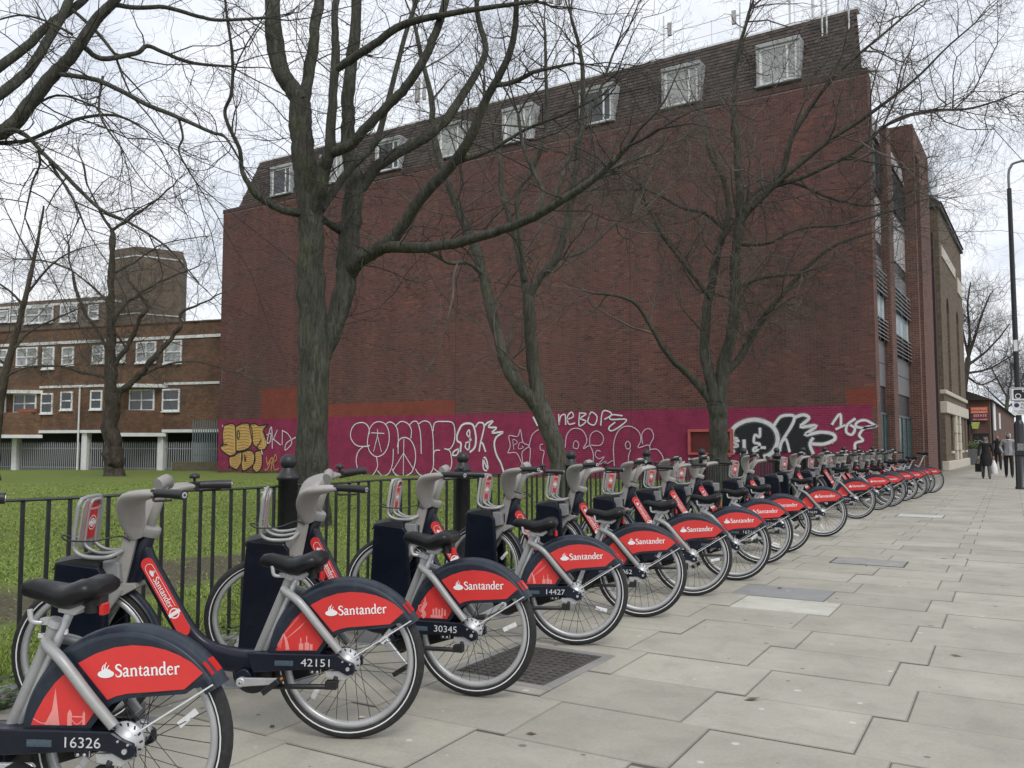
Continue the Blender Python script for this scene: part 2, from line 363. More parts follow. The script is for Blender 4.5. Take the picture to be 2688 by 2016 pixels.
# weeds and litter along the foot of the fence
m_weed = mat('weed_leaf', (0.065, 0.115, 0.03), 0.7, 0, 0.35, 30)
b = MB()
for k in range(2600):
    cy = random.choice((2.2, 2.7, 3.6, 4.6, 5.4, 6.6, 8.4, 10.2)) + random.gauss(0, 0.28); cx = -4.36 + random.gauss(0.02, 0.07); hz = abs(random.gauss(0.05, 0.045)); a = random.random() * 6.28; L = random.uniform(0.02, 0.05)
    d1 = Vector((math.cos(a), math.sin(a), random.uniform(-0.3, 0.6))) * L; d2 = Vector((-math.sin(a), math.cos(a), random.uniform(-0.2, 0.2))) * L * 0.35; P0 = Vector((cx, cy, hz))
    b.add([P0, P0 + d1 * 0.5 + d2, P0 + d1, P0 + d1 * 0.5 - d2], [(0, 1, 2, 3)])
tag(b.build('weeds', m_weed), 'small leafy weeds sprouting along the foot of the railings', 'weeds', kind='stuff')

m_leaf = mat('dead_leaf', (0.12, 0.075, 0.04), 0.85, 0, 0.4, 20, obj=False); m_scrap = mat('paper_scrap', (0.6, 0.6, 0.58), 0.8)
b = MB()
for k in range(420):
    if k < 150: P0 = Vector((-4.33 + abs(random.gauss(0, 0.16)), random.uniform(1.6, 16), 0.006 + random.random() * 0.006))
    elif k < 180: P0 = Vector((random.uniform(-3.6, 0.2), random.uniform(2.5, 22), 0.005))
    else: x_ = -4.8 - abs(random.gauss(0, 6)); y_ = random.uniform(1.5, 26); P0 = Vector((x_, y_, lawn_z(x_) + 0.03))
    a = random.random() * 6.28; L = random.uniform(0.018, 0.045) * (0.6 if k % 9 == 0 else 1); u = Vector((math.cos(a), math.sin(a), random.uniform(-.15, .25))) * L; w = Vector((-math.sin(a), math.cos(a), random.uniform(0, .3))) * L * 0.45
    b.add([P0 - u, P0 + w, P0 + u, P0 - w + Vector((0, 0, 0.004))], [(0, 1, 2, 3)], 1 if k % 9 == 0 else 0)
tag(b.build('leaf_litter', [m_leaf, m_scrap]), 'scattered dead leaves and paper scraps on lawn and paving edge', 'litter', kind='stuff')

# ================================================================== railings with ball-topped posts
FX = -4.47
fence = empty('fence', (FX, 4.15, 0)); tag(fence, 'long black iron railing with ball-topped posts between lawn and pavement', 'fence')
b = MB(); b.bb((-0.09, -12, -0.2), (0.10, 23.4, 0.045)); b.build('plinth', m_conc, fence, bevel=0.012)
postm = MB(); postm.lathe([(0.075, 0.0), (0.075, 0.10), (0.068, 0.12), (0.066, 1.02), (0.078, 1.024), (0.078, 1.045), (0.07, 1.052), (0.04, 1.10), (0.038, 1.105)], n=20)
me_post = postm.mesh('post', m_iron)
fin = MB(); fin.lathe([(0.001, -0.056)] + [(0.056 * math.sin(math.pi * k / 10), -0.056 * math.cos(math.pi * k / 10)) for k in range(1, 10)] + [(0.001, 0.056)], n=20); me_fin = fin.mesh('finial', m_iron)
barm = MB(); barm.bb((-0.009, -0.009, 0.06), (0.009, 0.009, 0.977)); me_bar = barm.mesh('bar', m_iron, bevel=0.002)
posts_y = [4.15 + 2.045 * k for k in range(-3, 12)]
for i, py in enumerate(posts_y):
    o = link('post', me_post, fence); o.location = (0, py - 4.15, 0.0); o.rotation_euler = (random.gauss(0, .004), random.gauss(0, .004), random.random() * 3)
    q = link('finial', me_fin, o); q.location = (0, 0, 1.145)
    if i == len(posts_y) - 1: break
    for zz, th, nm in ((0.982, 0.008, 'top_rail'), (0.10, 0.006, 'bottom_rail')):
        rl = MB(); n = 8; L = 2.045 - 0.14; off = random.gauss(0, 0.003)
        rl.tube([(0.0, py - 4.15 + 0.07 + L * t / n, zz + 0.004 * math.sin(t * 1.3 + i)) for t in range(n + 1)], 0.021, 4, flat=th / 0.02, smooth=False, up=(1, 0, 0)); rl.build(nm, m_iron, fence)
    nbar = 16
    for k in range(nbar):
        o = link('bar', me_bar, fence); o.location = (random.gauss(0, .002), py - 4.15 + 0.12 + (2.045 - 0.24) * k / (nbar - 1) + random.gauss(0, 0.011), 0)
        o.rotation_euler = (random.gauss(0, 0.006), random.gauss(0, 0.004), 0)
# ================================================================== office building with the graffiti wall
WY = 28.4; WX0, WX1 = -35.7, -4.6; WTOP = 13.3
PZ = 0.5 * (onY(572, 1104, WY).z + onY(2303, 1060, WY).z)          # top of the painted band
def wall_rect(x0, y0, x1, y1): a = onY(x0, y1, WY); b_ = onY(x1, y0, WY); return (a.x, b_.x, a.z, b_.z)
patches = [wall_rect(685, 1016, 800, 1105), wall_rect(790, 1049, 1196, 1105), wall_rect(2222, 1017, 2310, 1070)]
def wall_paint(N, c, dark=1.0):
    p = N.pos(); xyz = N.n('ShaderNodeSeparateXYZ', {0: p}).outputs; Xs, Zs = xyz[0], xyz[2]
    wob = N.math('MULTIPLY', N.math('SUBTRACT', N.noise(3.0, 3, 0.6, p), 0.5), 0.03)
    def below(v, t): return N.math('LESS_THAN', N.math('ADD', v, wob), t)
    def above(v, t): return N.math('GREATER_THAN', N.math('ADD', v, wob), t)
    front = N.math('LESS_THAN', xyz[1], WY + 0.02)
    fade = N.ramp(N.noise(2.2, 5, 0.6, p), [(0.3, 0.78), (0.7, 1.12)])
    for x0, x1, z0, z1 in patches:
        mk = N.math('MULTIPLY', N.math('MULTIPLY', above(Xs, x0), below(Xs, x1)), N.math('MULTIPLY', above(Zs, z0), below(Zs, z1)))
        c = N.mix(N.math('MULTIPLY', N.math('MULTIPLY', mk, front), 0.82), c, N.mix(1.0, (0.24, 0.062, 0.042), fade, 'MULTIPLY'))
    mk = N.math('MULTIPLY', N.math('MULTIPLY', below(Zs, PZ), above(Zs, 0.02)), front)
    mk = N.math('MULTIPLY', mk, N.math('LESS_THAN', Xs, -4.74))
    return N.mix(N.math('MULTIPLY', mk, 0.96), c, N.mix(1.0, (0.27, 0.034, 0.088), fade, 'MULTIPLY'))
N = NT('wall_brick'); p = N.pos(); t = N.attr('rnd')
c = N.ramp(t, [(0.0, (0.066, 0.037, 0.036)), (0.25, (0.118, 0.050, 0.046)), (0.55, (0.150, 0.060, 0.053)), (0.85, (0.172, 0.069, 0.058)), (1.0, (0.205, 0.088, 0.066))])
zz = N.n('ShaderNodeSeparateXYZ', {0: p}).outputs[2]
c = N.mix(N.ramp(N.math('DIVIDE', zz, 14.0), [(0.15, 0.55), (0.75, 0.0)]), c, N.mix(1.0, c, (0.84, 0.95, 0.92), 'MULTIPLY'))
c = N.mix(N.ramp(N.noise(0.22, 5, 0.65, p), [(0.38, 0.0), (0.62, 0.5)]), c, (0.095, 0.057, 0.05))
c = N.mix(N.ramp(N.noise(0.5, 6, 0.7, p, dist=1.0), [(0.52, 0.0), (0.72, 0.5)]), c, N.mix(1.0, c, (1.35, 1.1, 0.85), 'MULTIPLY'))
c = N.mix(1.0, c, N.ramp(N.noise(70, 3, 0.7, p), [(0.2, 0.8), (0.8, 1.15)]), 'MULTIPLY')
c = N.mix(1.0, c, N.ramp(N.noise(1.0, 5, 0.65, N.mapv(p, (1.3, 1.3, 0.09))), [(0.3, 0.78), (0.65, 1.08)]), 'MULTIPLY')
N.set(color=wall_paint(N, c), rough=0.88, spec=0.3); N.bump(N.noise(120, 4, 0.7, p), 0.3, 0.004); m_wbrick = N.m
N = NT('wall_mortar'); c = N.ramp(N.noise(8, 4, 0.6, N.pos()), [(0.3, (0.20, 0.16, 0.145)), (0.7, (0.27, 0.22, 0.20))]); N.set(color=wall_paint(N, c), rough=0.95, spec=0.2); m_wmort = N.m
def brick_mat(name, ca, cb, mortar, dark=(0.5, 0.5, 0.5), bw=0.225, bh=0.075, patch=0.4):
    N = NT(name); g_ = N.n('ShaderNodeNewGeometry'); p = g_.outputs['Position']; s = N.n('ShaderNodeSeparateXYZ', {0: p}).outputs; nn = N.n('ShaderNodeSeparateXYZ', {0: g_.outputs['True Normal']}).outputs
    u = N.math('ADD', N.math('MULTIPLY', s[0], N.math('ABSOLUTE', nn[1])), N.math('MULTIPLY', s[1], N.math('ABSOLUTE', nn[0])))
    vec = N.n('ShaderNodeCombineXYZ', {0: u, 1: s[2], 2: 0.0}).outputs[0]
    br = N.n('ShaderNodeTexBrick', {'Vector': vec, 'Color1': (*ca, 1), 'Color2': (*cb, 1), 'Mortar': (*mortar, 1), 'Scale': 1.0, 'Mortar Size': 0.006, 'Mortar Smooth': 0.1, 'Bias': 0.0, 'Brick Width': bw, 'Row Height': bh})
    c = N.mix(N.ramp(N.noise(0.45, 5, 0.7, p), [(0.4, 0.0), (0.7, patch)]), br.outputs['Color'], N.mix(1.0, br.outputs['Color'], dark, 'MULTIPLY'))
    c = N.mix(1.0, c, N.ramp(N.noise(2.5, 5, 0.7, p), [(0.25, 0.75), (0.75, 1.2)]), 'MULTIPLY')
    N.set(color=c, rough=0.9, spec=0.25); N.bump(br.outputs['Fac'], -0.5, 0.01); return N.m
m_brick_s = brick_mat('street_side_brick', (0.095, 0.046, 0.037), (0.15, 0.065, 0.048), (0.23, 0.19, 0.165))
m_glass = mat('window_glass', (0.025, 0.03, 0.035), 0.06, 0, 0.2, 2, spec=0.8)
m_glassb = mat('sky_blue_glass', (0.42, 0.54, 0.58), 0.12, 0, 0.1, 2, spec=0.8)
m_white = mat('white_paint', (0.72, 0.73, 0.72), 0.5, 0, 0.08, 4, obj=False, dirt=((0.4, 0.4, 0.38), 0.3))
m_lead = mat('lead_sheet', (0.34, 0.35, 0.355), 0.65, 0, 0.15, 3, obj=False)
m_blindsky = mat('blind_sky_reflection', (0.36, 0.37, 0.36), 0.35, 0, 0.1, 3, spec=0.6)  # pale blind tone, also standing in for sky reflected in the dormer glass
m_panel = mat('grey_spandrel', (0.125, 0.122, 0.128), 0.6, 0, 0.12, 2, obj=False)
m_panelw = mat('pale_spandrel', (0.36, 0.35, 0.34), 0.6, 0, 0.15, 2, obj=False, dirt=((0.2, 0.19, 0.18), 0.5))
m_dark = mat('dark_recess', (0.02, 0.02, 0.022), 0.6)
m_frame = mat('teal_metal_frame', (0.035, 0.06, 0.06), 0.45, 0.2)
m_silver = mat('pale_metal_louvre', (0.55, 0.56, 0.56), 0.45, 0.2)
off = empty('office_building', (WX1, WY, 0)); tag(off, 'tall brown brick office block with tiled mansard and painted graffiti end wall', 'building')
OX = Vector((WX1, WY, 0))
def part(b, nm, mats, parent=off, bevel=0, base=OX):
    b.v = [tuple(Vector(q) - base) for q in b.v]; return b.build(nm, mats, parent, bevel)
b = MB(); b.bb((WX0, WY, -0.6), (WX1 + 0.0, WY + 0.6, WTOP - 0.1)); wall = part(b, 'end_wall', m_wmort)
b = MB(); b.bb((WX0 + 0.02, WY + 0.6, -0.6), (-5.15, 46.4, WTOP - 0.15)); part(b, 'main_body', m_brick_s)
# bricks: each one a raised block, nearest 300 as parts, the rest as one part
BW, BH, J = 0.225, 0.075, 0.010
def brick_block(x0, x1, z0, z1, y, e=0.003, d=0.008):
    a = [(x0, z0), (x1, z0), (x1, z1), (x0, z1)]; i = [(x0 + e, z0 + e), (x1 - e, z0 + e), (x1 - e, z1 - e), (x0 + e, z1 - e)]
    return [(x, y, z) for x, z in a] + [(x, y - d, z) for x, z in i]
BF = [(4, 5, 6, 7), (0, 1, 5, 4), (1, 2, 6, 5), (2, 3, 7, 6), (3, 0, 4, 7)]
var_mesh = []
for k in range(12):
    me = bpy.data.meshes.new('brick'); me.from_pydata(brick_block(-(BW - J) / 2, (BW - J) / 2, -(BH - J) / 2, (BH - J) / 2, 0), [], BF); me.materials.append(m_wbrick)
    a = me.attributes.new('rnd', 'FLOAT', 'FACE'); a.data.foreach_set('value', [(k + 0.5) / 12] * 5); var_mesh.append(me)
V = []; F_ = []; RD = []; nsingle = 0
rows = int((WTOP - 0.22 + 0.3) / BH)
for j in range(rows):
    z0 = -0.3 + j * BH; o2 = BW / 2 if j % 2 else 0.0
    x1 = WX1 - 0.0
    first = True; k = 0
    while x1 > WX0 + 0.02:
        w = (BW / 2 if (first and j % 2) else BW); x0 = max(x1 - w, WX0); first = False
        rv = min(1, max(0, random.gauss(0.5, 0.24)))
        if 0.9 < z0 < 3.2 and k < 11 and w == BW and nsingle < 300 and x0 > WX0 + 0.1:
            o = link('brick', var_mesh[int(rv * 11.99)], wall); o.location = Vector(((x0 + x1) / 2, WY, z0 + BH / 2)) - OX; nsingle += 1
        else:
            bs = len(V); V += brick_block(x0 + J / 2, x1 - J / 2, z0 + J / 2, z0 + BH - J / 2, WY, d=0.008 + random.uniform(-0.001, 0.001)); F_ += [tuple(bs + q for q in f) for f in BF]; RD += [rv] * 5
        x1 = x0; k += 1
V = [(v[0] - OX.x, v[1] - OX.y, v[2]) for v in V]
me = bpy.data.meshes.new('brickwork'); me.from_pydata(V, [], F_); me.materials.append(m_wbrick)
a = me.attributes.new('rnd', 'FLOAT', 'FACE'); a.data.foreach_set('value', RD)
tag(link('brickwork', me, wall), kind='stuff')
b = MB(); b.bb((WX1 + 0.002, WY - 0.009, -0.3), (WX1 + 0.012, WY + 0.65, WTOP - 0.2)); part(b, 'corner_return', m_brick_s)
# soldier course and movement joints
b = MB(); x = WX1
m_sold = mat('soldier_brick', (0.075, 0.042, 0.036), 0.9, 0, 0.3, 7, obj=False)
b.bb((WX0 - 0.02, WY - 0.03, WTOP - 0.2), (WX1 + 0.02, WY + 0.3, WTOP)); part(b, 'coping', m_sold, bevel=0.01)
m_joint = mat('movement_joint', (0.07, 0.05, 0.045), 0.9, obj=False)
for sx in (1196, 1655):
    X = onY(sx, 900, WY).x; b = MB(); b.bb((X - 0.012, WY - 0.014, 0.05), (X + 0.012, WY + 0.01, WTOP - 0.25)); part(b, 'movement_joint', m_joint)
# red vent box
a_, c_ = onY(1809, 1194, WY), onY(1925, 1126, WY)
b = MB(); t = 0.09
for q0, q1 in (((a_.x, a_.z), (c_.x, a_.z + t)), ((a_.x, c_.z - t), (c_.x, c_.z)), ((a_.x, a_.z + t), (a_.x + t, c_.z - t)), ((c_.x - t, a_.z + t), (c_.x, c_.z - t))): b.bb((q0[0], WY - 0.12, q0[1]), (q1[0], WY + 0.02, q1[1]))
vb = part(b, 'vent_frame', mat('red_vent_paint', (0.42, 0.085, 0.08), 0.6, obj=False), bevel=0.006)
b = MB(); b.bb((a_.x + t, WY - 0.03, a_.z + t), (c_.x - t, WY + 0.01, c_.z - t)); part(b, 'vent_backing', mat('vent_dark_red', (0.10, 0.028, 0.03), 0.8, obj=False), off)
b = MB(); k = 0
while a_.x + t + 0.03 * k < c_.x - t: b.bb((a_.x + t + 0.03 * k, WY - 0.05, a_.z + t), (a_.x + t + 0.03 * k + 0.008, WY - 0.042, c_.z - t)); k += 1
k = 0
while a_.z + t + 0.03 * k < c_.z - t: b.bb((a_.x + t, WY - 0.045, a_.z + t + 0.03 * k), (c_.x - t, WY - 0.037, a_.z + t + 0.03 * k + 0.008)); k += 1
tag(part(b, 'vent_mesh', mat('vent_mesh_red', (0.2, 0.05, 0.045), 0.7, obj=False), off), kind='stuff')
# mansard: sloping tiles in courses
MY0, MZ0, MY1, MZ1 = WY + 0.05, WTOP + 0.02, WY + 0.85, 15.72
MX0, MX1 = -34.6, -4.75
N = NT('mansard_tile'); p = N.pos(); rd = N.n('ShaderNodeObjectInfo').outputs['Random']; t = N.math('ADD', N.attr('rnd'), 0.0)
c = N.ramp(t, [(0.0, (0.032, 0.025, 0.022)), (0.6, (0.06, 0.046, 0.04)), (1.0, (0.09, 0.068, 0.057))]); c = N.mix(N.ramp(N.noise(0.5, 5, 0.7, p), [(0.45, 0), (0.75, 0.45)]), c, (0.062, 0.054, 0.040)); N.set(color=c, rough=0.85); m_tile = N.m
b = MB(); b.add([(MX0, MY0 + .02, MZ0), (MX1, MY0 + .02, MZ0), (MX1 - 0.25, MY1 + .02, MZ1), (MX0 + 0.55, MY1 + .02, MZ1), (MX0, 45.5, MZ0), (-8.2, 45.5, MZ0), (-8.6, 44.5, MZ1), (MX0 + 0.55, 44.5, MZ1)],
    [(0, 1, 2, 3), (1, 5, 6, 2), (5, 4, 7, 6), (4, 0, 3, 7), (3, 2, 6, 7)]); mans = part(b, 'mansard_roof', m_sold)
dormX = [-7.39, -10.85, -14.25, -17.8, -21.1, -24.65, -28.1, -31.5]
nr = 17; tw = 0.2
tile_me = []
sl_v = Vector((0, MY1 - MY0, MZ1 - MZ0)); sl_len = sl_v.length; sl_u = sl_v.normalized(); sl_n = Vector((0, -sl_u.z, sl_u.y))
def tile_block(w, h, th=0.014):
    out = []
    for (x, s_) in ((-w / 2, 0), (w / 2, 0), (w / 2, h), (-w / 2, h)):
        out.append(Vector((x, 0, 0)) + sl_u * s_)
    top = [out[0] + sl_n * th * 1.9, out[1] + sl_n * th * 1.9, out[2] + sl_n * th * 0.4, out[3] + sl_n * th * 0.4]
    return out + top
for k in range(6):
    me = bpy.data.meshes.new('roof_tile'); me.from_pydata([tuple(v) for v in tile_block(tw - 0.006, sl_len / nr)], [], BF); me.materials.append(m_tile)
    a = me.attributes.new('rnd', 'FLOAT', 'FACE'); a.data.foreach_set('value', [(k + .5) / 6] * 5); tile_me.append(me)
V = []; F_ = []; RD = []; nt = 0
cand = []
for j in range(nr):
    fr = j / nr; x1 = MX1 - 0.25 * fr - (tw / 2 if j % 2 else 0); xl = MX0 + 0.55 * fr
    base = Vector((0, MY0, MZ0)) + sl_v * fr
    while x1 - tw > xl:
        xc = x1 - tw / 2; x1 -= tw
        if any(abs(xc - d) < 0.74 for d in dormX) and 13.45 < base.z < 14.75: continue
        cand.append((xc, base))
cand.sort(key=lambda q: -q[0])
for xc, base in cand:
    rv = random.random(); P0 = base + Vector((xc, 0, 0)) + sl_n * 0.004 - OX
    if nt < 300:
        o = link('roof_tile', tile_me[int(rv * 5.99)], mans); o.location = P0; nt += 1
    else:
        bs = len(V); V += [tuple(v + P0) for v in tile_block(tw - 0.006, sl_len / nr)]; F_ += [tuple(bs + q for q in f) for f in BF]; RD += [rv] * 5
me = bpy.data.meshes.new('roof_tiling'); me.from_pydata(V, [], F_); me.materials.append(m_tile); a = me.attributes.new('rnd', 'FLOAT', 'FACE'); a.data.foreach_set('value', RD); tag(link('roof_tiling', me, mans), kind='stuff')
b = MB(); b.bb((MX0 + 0.5, MY1 - 0.03, MZ1), (MX1 - 0.2, MY1 + 0.4, MZ1 + 0.07)); part(b, 'roof_edge_trim', m_white)
for i, dx in enumerate(dormX):
    d = MB(); d.bb((dx - 0.74, WY - 0.02, 13.46), (dx - 0.64, WY + 0.75, 14.78)); d.bb((dx + 0.64, WY - 0.02, 13.46), (dx + 0.74, WY + 0.75, 14.78)); d.bb((dx - 0.74, WY - 0.06, 14.78), (dx + 0.74, WY + 0.85, 14.92)); d.bb((dx - 0.78, WY - 0.1, 13.40), (dx + 0.78, WY + 0.3, 13.46))
    d.bb((dx - 0.64, WY + 0.12, 13.46), (dx + 0.64, WY + 0.15, 14.78), 1)
    dd = part(d, 'dormer', [m_lead, m_dark], off, bevel=0.01)
    fz0, fz1 = 13.46, 14.78
    fr = MB()
    for x0, x1, z0, z1 in ((dx - 0.64, dx + 0.64, fz0, fz0 + 0.08), (dx - 0.64, dx + 0.64, fz1 - 0.08, fz1), (dx - 0.64, dx - 0.55, fz0 + 0.08, fz1 - 0.08), (dx + 0.55, dx + 0.64, fz0 + 0.08, fz1 - 0.08), (dx + 0.26, dx + 0.33, fz0 + 0.08, fz1 - 0.08)): fr.bb((x0, WY + 0.02, z0), (x1, WY + 0.08, z1))
    part(fr, 'window_frame', m_white, dd, bevel=0.006)
    for x0, x1 in ((dx - 0.55, dx + 0.26), (dx + 0.33, dx + 0.55)):
        q = MB(); q.bb((x0, WY + 0.05, fz0 + 0.08), (x1, WY + 0.06, fz1 - 0.08)); part(q, 'pane', m_blindsky if i in (0, 1, 3, 4, 6) else m_glass, dd)
# street side: piers, window bays, block and recess
def onface(x, y, X=-5.05): return onX(x, y, X)
def pier(y0, y1, x1, z1, nm='brick_pier', m=m_brick_s):
    b = MB(); b.bb((-5.15, y0, -0.3), (x1, y1, z1)); return part(b, nm, m)
pier(WY + 0.6, 29.05, -4.6, 12.9); pier(31.8, 32.8, -4.58, 12.5)
b = MB(); b.bb((-5.6, 37.6, -0.3), (-4.4, 38.0, 14.4)); part(b, 'stair_tower_wall', m_brick_s)
b = MB(); b.bb((-5.6, 39.2, -0.3), (-4.4, 42.6, 14.4)); b.bb((-5.6, 38.002, 13.3), (-4.404, 39.198, 14.38)); part(b, 'stair_tower_wall', m_brick_s)
b = MB(); b.bb((-5.6, 38.002, -0.3), (-4.8, 39.198, 13.3)); part(b, 'recess_back', mat('recess_shade_brick', (0.035, 0.022, 0.02), 0.9, obj=False))  # brick colour darkened to paint in the shade of the slot
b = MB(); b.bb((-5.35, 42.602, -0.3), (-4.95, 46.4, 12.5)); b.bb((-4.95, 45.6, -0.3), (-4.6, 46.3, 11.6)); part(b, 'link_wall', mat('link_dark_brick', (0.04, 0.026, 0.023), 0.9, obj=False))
def zat(y, x=2334): return onX(x, y, -4.82).z
levels = {k: zat(k) for k in (274, 330, 352, 372, 545, 560, 668, 702, 735, 795, 850, 905, 1020, 1066, 1240)}
for bi, (y0, y1) in enumerate(((29.05, 31.8), (32.8, 37.6))):
    L = levels if bi == 0 else {k: onX(2376, k + {274: 30, 330: 25, 352: 40, 372: 60, 545: 45, 560: 45, 668: 45, 702: 40, 735: 45, 795: 45, 850: 42, 905: 42, 1020: 20, 1066: 15, 1240: -5}[k], -4.82).z for k in levels}; X = -4.86; L = {k: min(v, 12.4) for k, v in L.items()}; L[352] = min(L[352], 11.75); L[372] = min(L[372], 11.5)
    b = MB(); b.bb((-5.14, y0, -0.3), (X - 0.02, y1, 12.3)); part(b, 'bay_backing', m_dark)
    def strip(z0, z1, m, nm, x=X, th=0.02):
        b = MB(); b.bb((x, y0 + 0.02, min(z0, z1)), (x + th, y1 - 0.02, max(z0, z1))); return part(b, nm, m)
    strip(11.85, 12.45 - 0.1 * bi, m_panelw, 'parapet_panel', X + 0.05)
    w = strip(L[545], L[372], m_glassb, 'window')
    fr = MB()
    for k in range(5): yy = y0 + 0.05 + (y1 - y0 - 0.1) * k / 4; fr.bb((X + 0.022, yy - 0.025, L[545]), (X + 0.06, yy + 0.025, L[372]))
    fr.bb((X + 0.022, y0 + 0.05, L[545] - 0.05), (X + 0.07, y1 - 0.05, L[545])); fr.bb((X + 0.022, y0 + 0.05, L[372]), (X + 0.07, y1 - 0.05, L[372] + 0.06)); part(fr, 'window_frame', m_frame, w)
    sc = MB(); k = 0
    while L[545] + 0.06 * k < L[372]: sc.bb((X + 0.09, y0 + 1.6, L[545] + 0.06 * k), (X + 0.11, y1 - 0.03, L[545] + 0.06 * k + 0.018)); k += 1
    tag(part(sc, 'window_screen', m_dark, w), kind='stuff')
    strip(L[668], L[560], m_panelw, 'spandrel_panel'); strip(L[735], L[702], m_panel, 'spandrel_panel')
    for za, zb, nl in ((L[795], L[735], 6), (L[905], L[850], 6)):
        for k in range(nl):
            z = za + (zb - za) * (k + 0.5) / nl; lv = MB(); lv.box((X + 0.12, (y0 + y1) / 2, z), (0.14, y1 - y0 - 0.06, 0.022), M=Matrix.Rotation(R(35), 3, 'Y')); part(lv, 'louvre', m_silver)
    w = strip(L[850], L[795], m_glassb, 'window')
    fr = MB()
    for k in range(4): yy = y0 + 0.05 + (y1 - y0 - 0.1) * k / 3; fr.bb((X + 0.022, yy - 0.02, L[905]), (X + 0.05, yy + 0.02, L[735]))
    part(fr, 'window_frame', m_silver, w)
    for k in range(2):
        za, zb = L[1020] + (L[905] - L[1020]) * k / 2 + 0.01, L[1020] + (L[905] - L[1020]) * (k + 1) / 2 - 0.01
        for h in range(2):
            b = MB(); ya = y0 + 0.02 + (y1 - y0 - 0.04) * h / 2; b.bb((X, ya + 0.008, za), (X + 0.03, ya + (y1 - y0 - 0.04) / 2 - 0.008, zb)); part(b, 'cladding_panel', m_panel, bevel=0.004)
    for h in range(4):
        ya = y0 + 0.06 + (y1 - y0 - 0.12) * h / 4; yb = ya + (y1 - y0 - 0.12) / 4 - 0.03
        b = MB()
        for q0, q1 in (((ya, 0.05), (yb, 0.13)), ((ya, 2.25), (yb, 2.33)), ((ya, 0.13), (ya + 0.06, 2.25)), ((yb - 0.06, 0.13), (yb, 2.25))): b.bb((X + 0.01, q0[0], q0[1]), (X + 0.07, q1[0], q1[1]))
        dr = part(b, 'shutter_frame', m_frame, bevel=0.004)
        b = MB(); b.bb((X + 0.02, ya + 0.06, 0.13), (X + 0.035, yb - 0.06, 2.25)); part(b, 'pane', mat('teal_shutter_glass', (0.05, 0.085, 0.085), 0.2, 0, 0.2, 3) if h == 0 else bpy.data.materials['teal_shutter_glass'], dr)
b = MB(); b.bb((-4.94, 43.9, zat(1165, 2465)), (-4.8, 45.4, zat(1010, 2465))); lou = part(b, 'louvre_box', m_dark)
for k in range(9):
    z = 1.7 + 0.28 * k; lv = MB(); lv.box((-4.76, 44.6, z), (0.12, 1.4, 0.03), M=Matrix.Rotation(R(40), 3, 'Y')); part(lv, 'louvre', m_silver, lou)
# rooftop masts, rails and dishes
m_mast = mat('galvanised_mast', (0.62, 0.63, 0.64), 0.6, 0.0)
b = MB()
for z in (16.35, 16.85):
    b.tube([(-22, 29.6, z), (-5.6, 29.6, z)], 0.012, 6); b.tube([(-5.6, 29.6, z), (-8.6, 43, z)], 0.012, 6)
for k in range(12): b.tube([(-22 + 1.49 * k, 29.6, 15.7), (-22 + 1.49 * k, 29.6, 16.87)], 0.013, 6)
for k in range(1, 8): b.tube([(-5.6 - .425 * k, 29.6 + 1.9 * k, 15.7), (-5.6 - .425 * k, 29.6 + 1.9 * k, 16.87)], 0.022, 6)
part(b, 'roof_guard_rail', m_mast)
for (sx, h, r_) in ((-17.0, 5.2, 0.05), (-12.2, 2.2, 0.03), (-6.6, 3.4, 0.05), (-7.4, 2.4, 0.04), (-24.3, 2.6, 0.04), (-9.2, 1.9, 0.03)):
    b = MB(); b.tube([(sx, 30.2, 15.7), (sx, 30.2, 15.7 + h)], r_, 6)
    mast = part(b, 'antenna_mast', m_mast)
    for q in range(3 if h > 2.5 else 1):
        a = q * 2.1 + sx; b = MB(); b.box((sx + 0.22 * math.cos(a), 30.2 + 0.22 * math.sin(a), 15.7 + h - 0.55 - 0.1 * q), (0.16, 0.12, 0.95 if h > 2.5 else 0.5), M=Matrix.Rotation(a, 3, 'Z')); b.tube([(sx, 30.2, 15.7 + h - 0.5), (sx + 0.22 * math.cos(a), 30.2 + 0.22 * math.sin(a), 15.7 + h - 0.5)], 0.02, 5); part(b, 'antenna_panel', m_panelw, mast)
b = MB(); b.lathe([(0.001, 0.0), (0.18, 0.04), (0.3, 0.14), (0.29, 0.15), (0.001, 0.06)], (-6.6, 30.1, 17.6), (0.4, -1, 0.1), 14); part(b, 'dish', m_panelw)
for (sx, zt) in ((-6.05, 17.1), (-5.2, 17.4), (-5.9, 17.7)):
    b = MB(); b.tube([(sx, 29.0, 13.6), (sx, 29.0, zt)], 0.03, 6); part(b, 'cable_riser', m_mast)

# ================================================================== tan brick building further along the street
m_tan = brick_mat('tan_brick', (0.125, 0.098, 0.07), (0.185, 0.145, 0.10), (0.07, 0.058, 0.046), (0.6, 0.6, 0.6), 0.225, 0.085)
m_stone = mat('cream_stone', (0.50, 0.46, 0.38), 0.8, 0, 0.12, 3, 0.2, 40, obj=False, dirt=((0.28, 0.25, 0.2), 0.4))
TX, TY0, TY1, TZ = -4.42, 46.4, 58.7, 13.0
tan = empty('tan_building', (TX, TY0, 0)); tag(tan, 'tan brick civic building with arched recesses and cream stone trim', 'building'); TB = Vector((TX, TY0, 0))
def tp(b, nm, m, parent=tan, bevel=0): return part(b, nm, m, parent, bevel, TB)
def tanwall(holes):
    ys_ = sorted({TY0, TY1, *[h[0] for h in holes], *[h[1] for h in holes]}); b = MB()
    for a, c in zip(ys_[:-1], ys_[1:]):
        hs = sorted([h for h in holes if h[0] <= a + 1e-6 and h[1] >= c - 1e-6], key=lambda h: h[2]); z = -0.3
        for h in hs:
            if h[2] > z: b.bb((TX - 0.4, a, z), (TX, c, h[2]))
            z = h[3]
        b.bb((TX - 0.4, a, z), (TX, c, TZ))
    return b
arch = [(48.9, 50.3), (54.2, 55.6)]
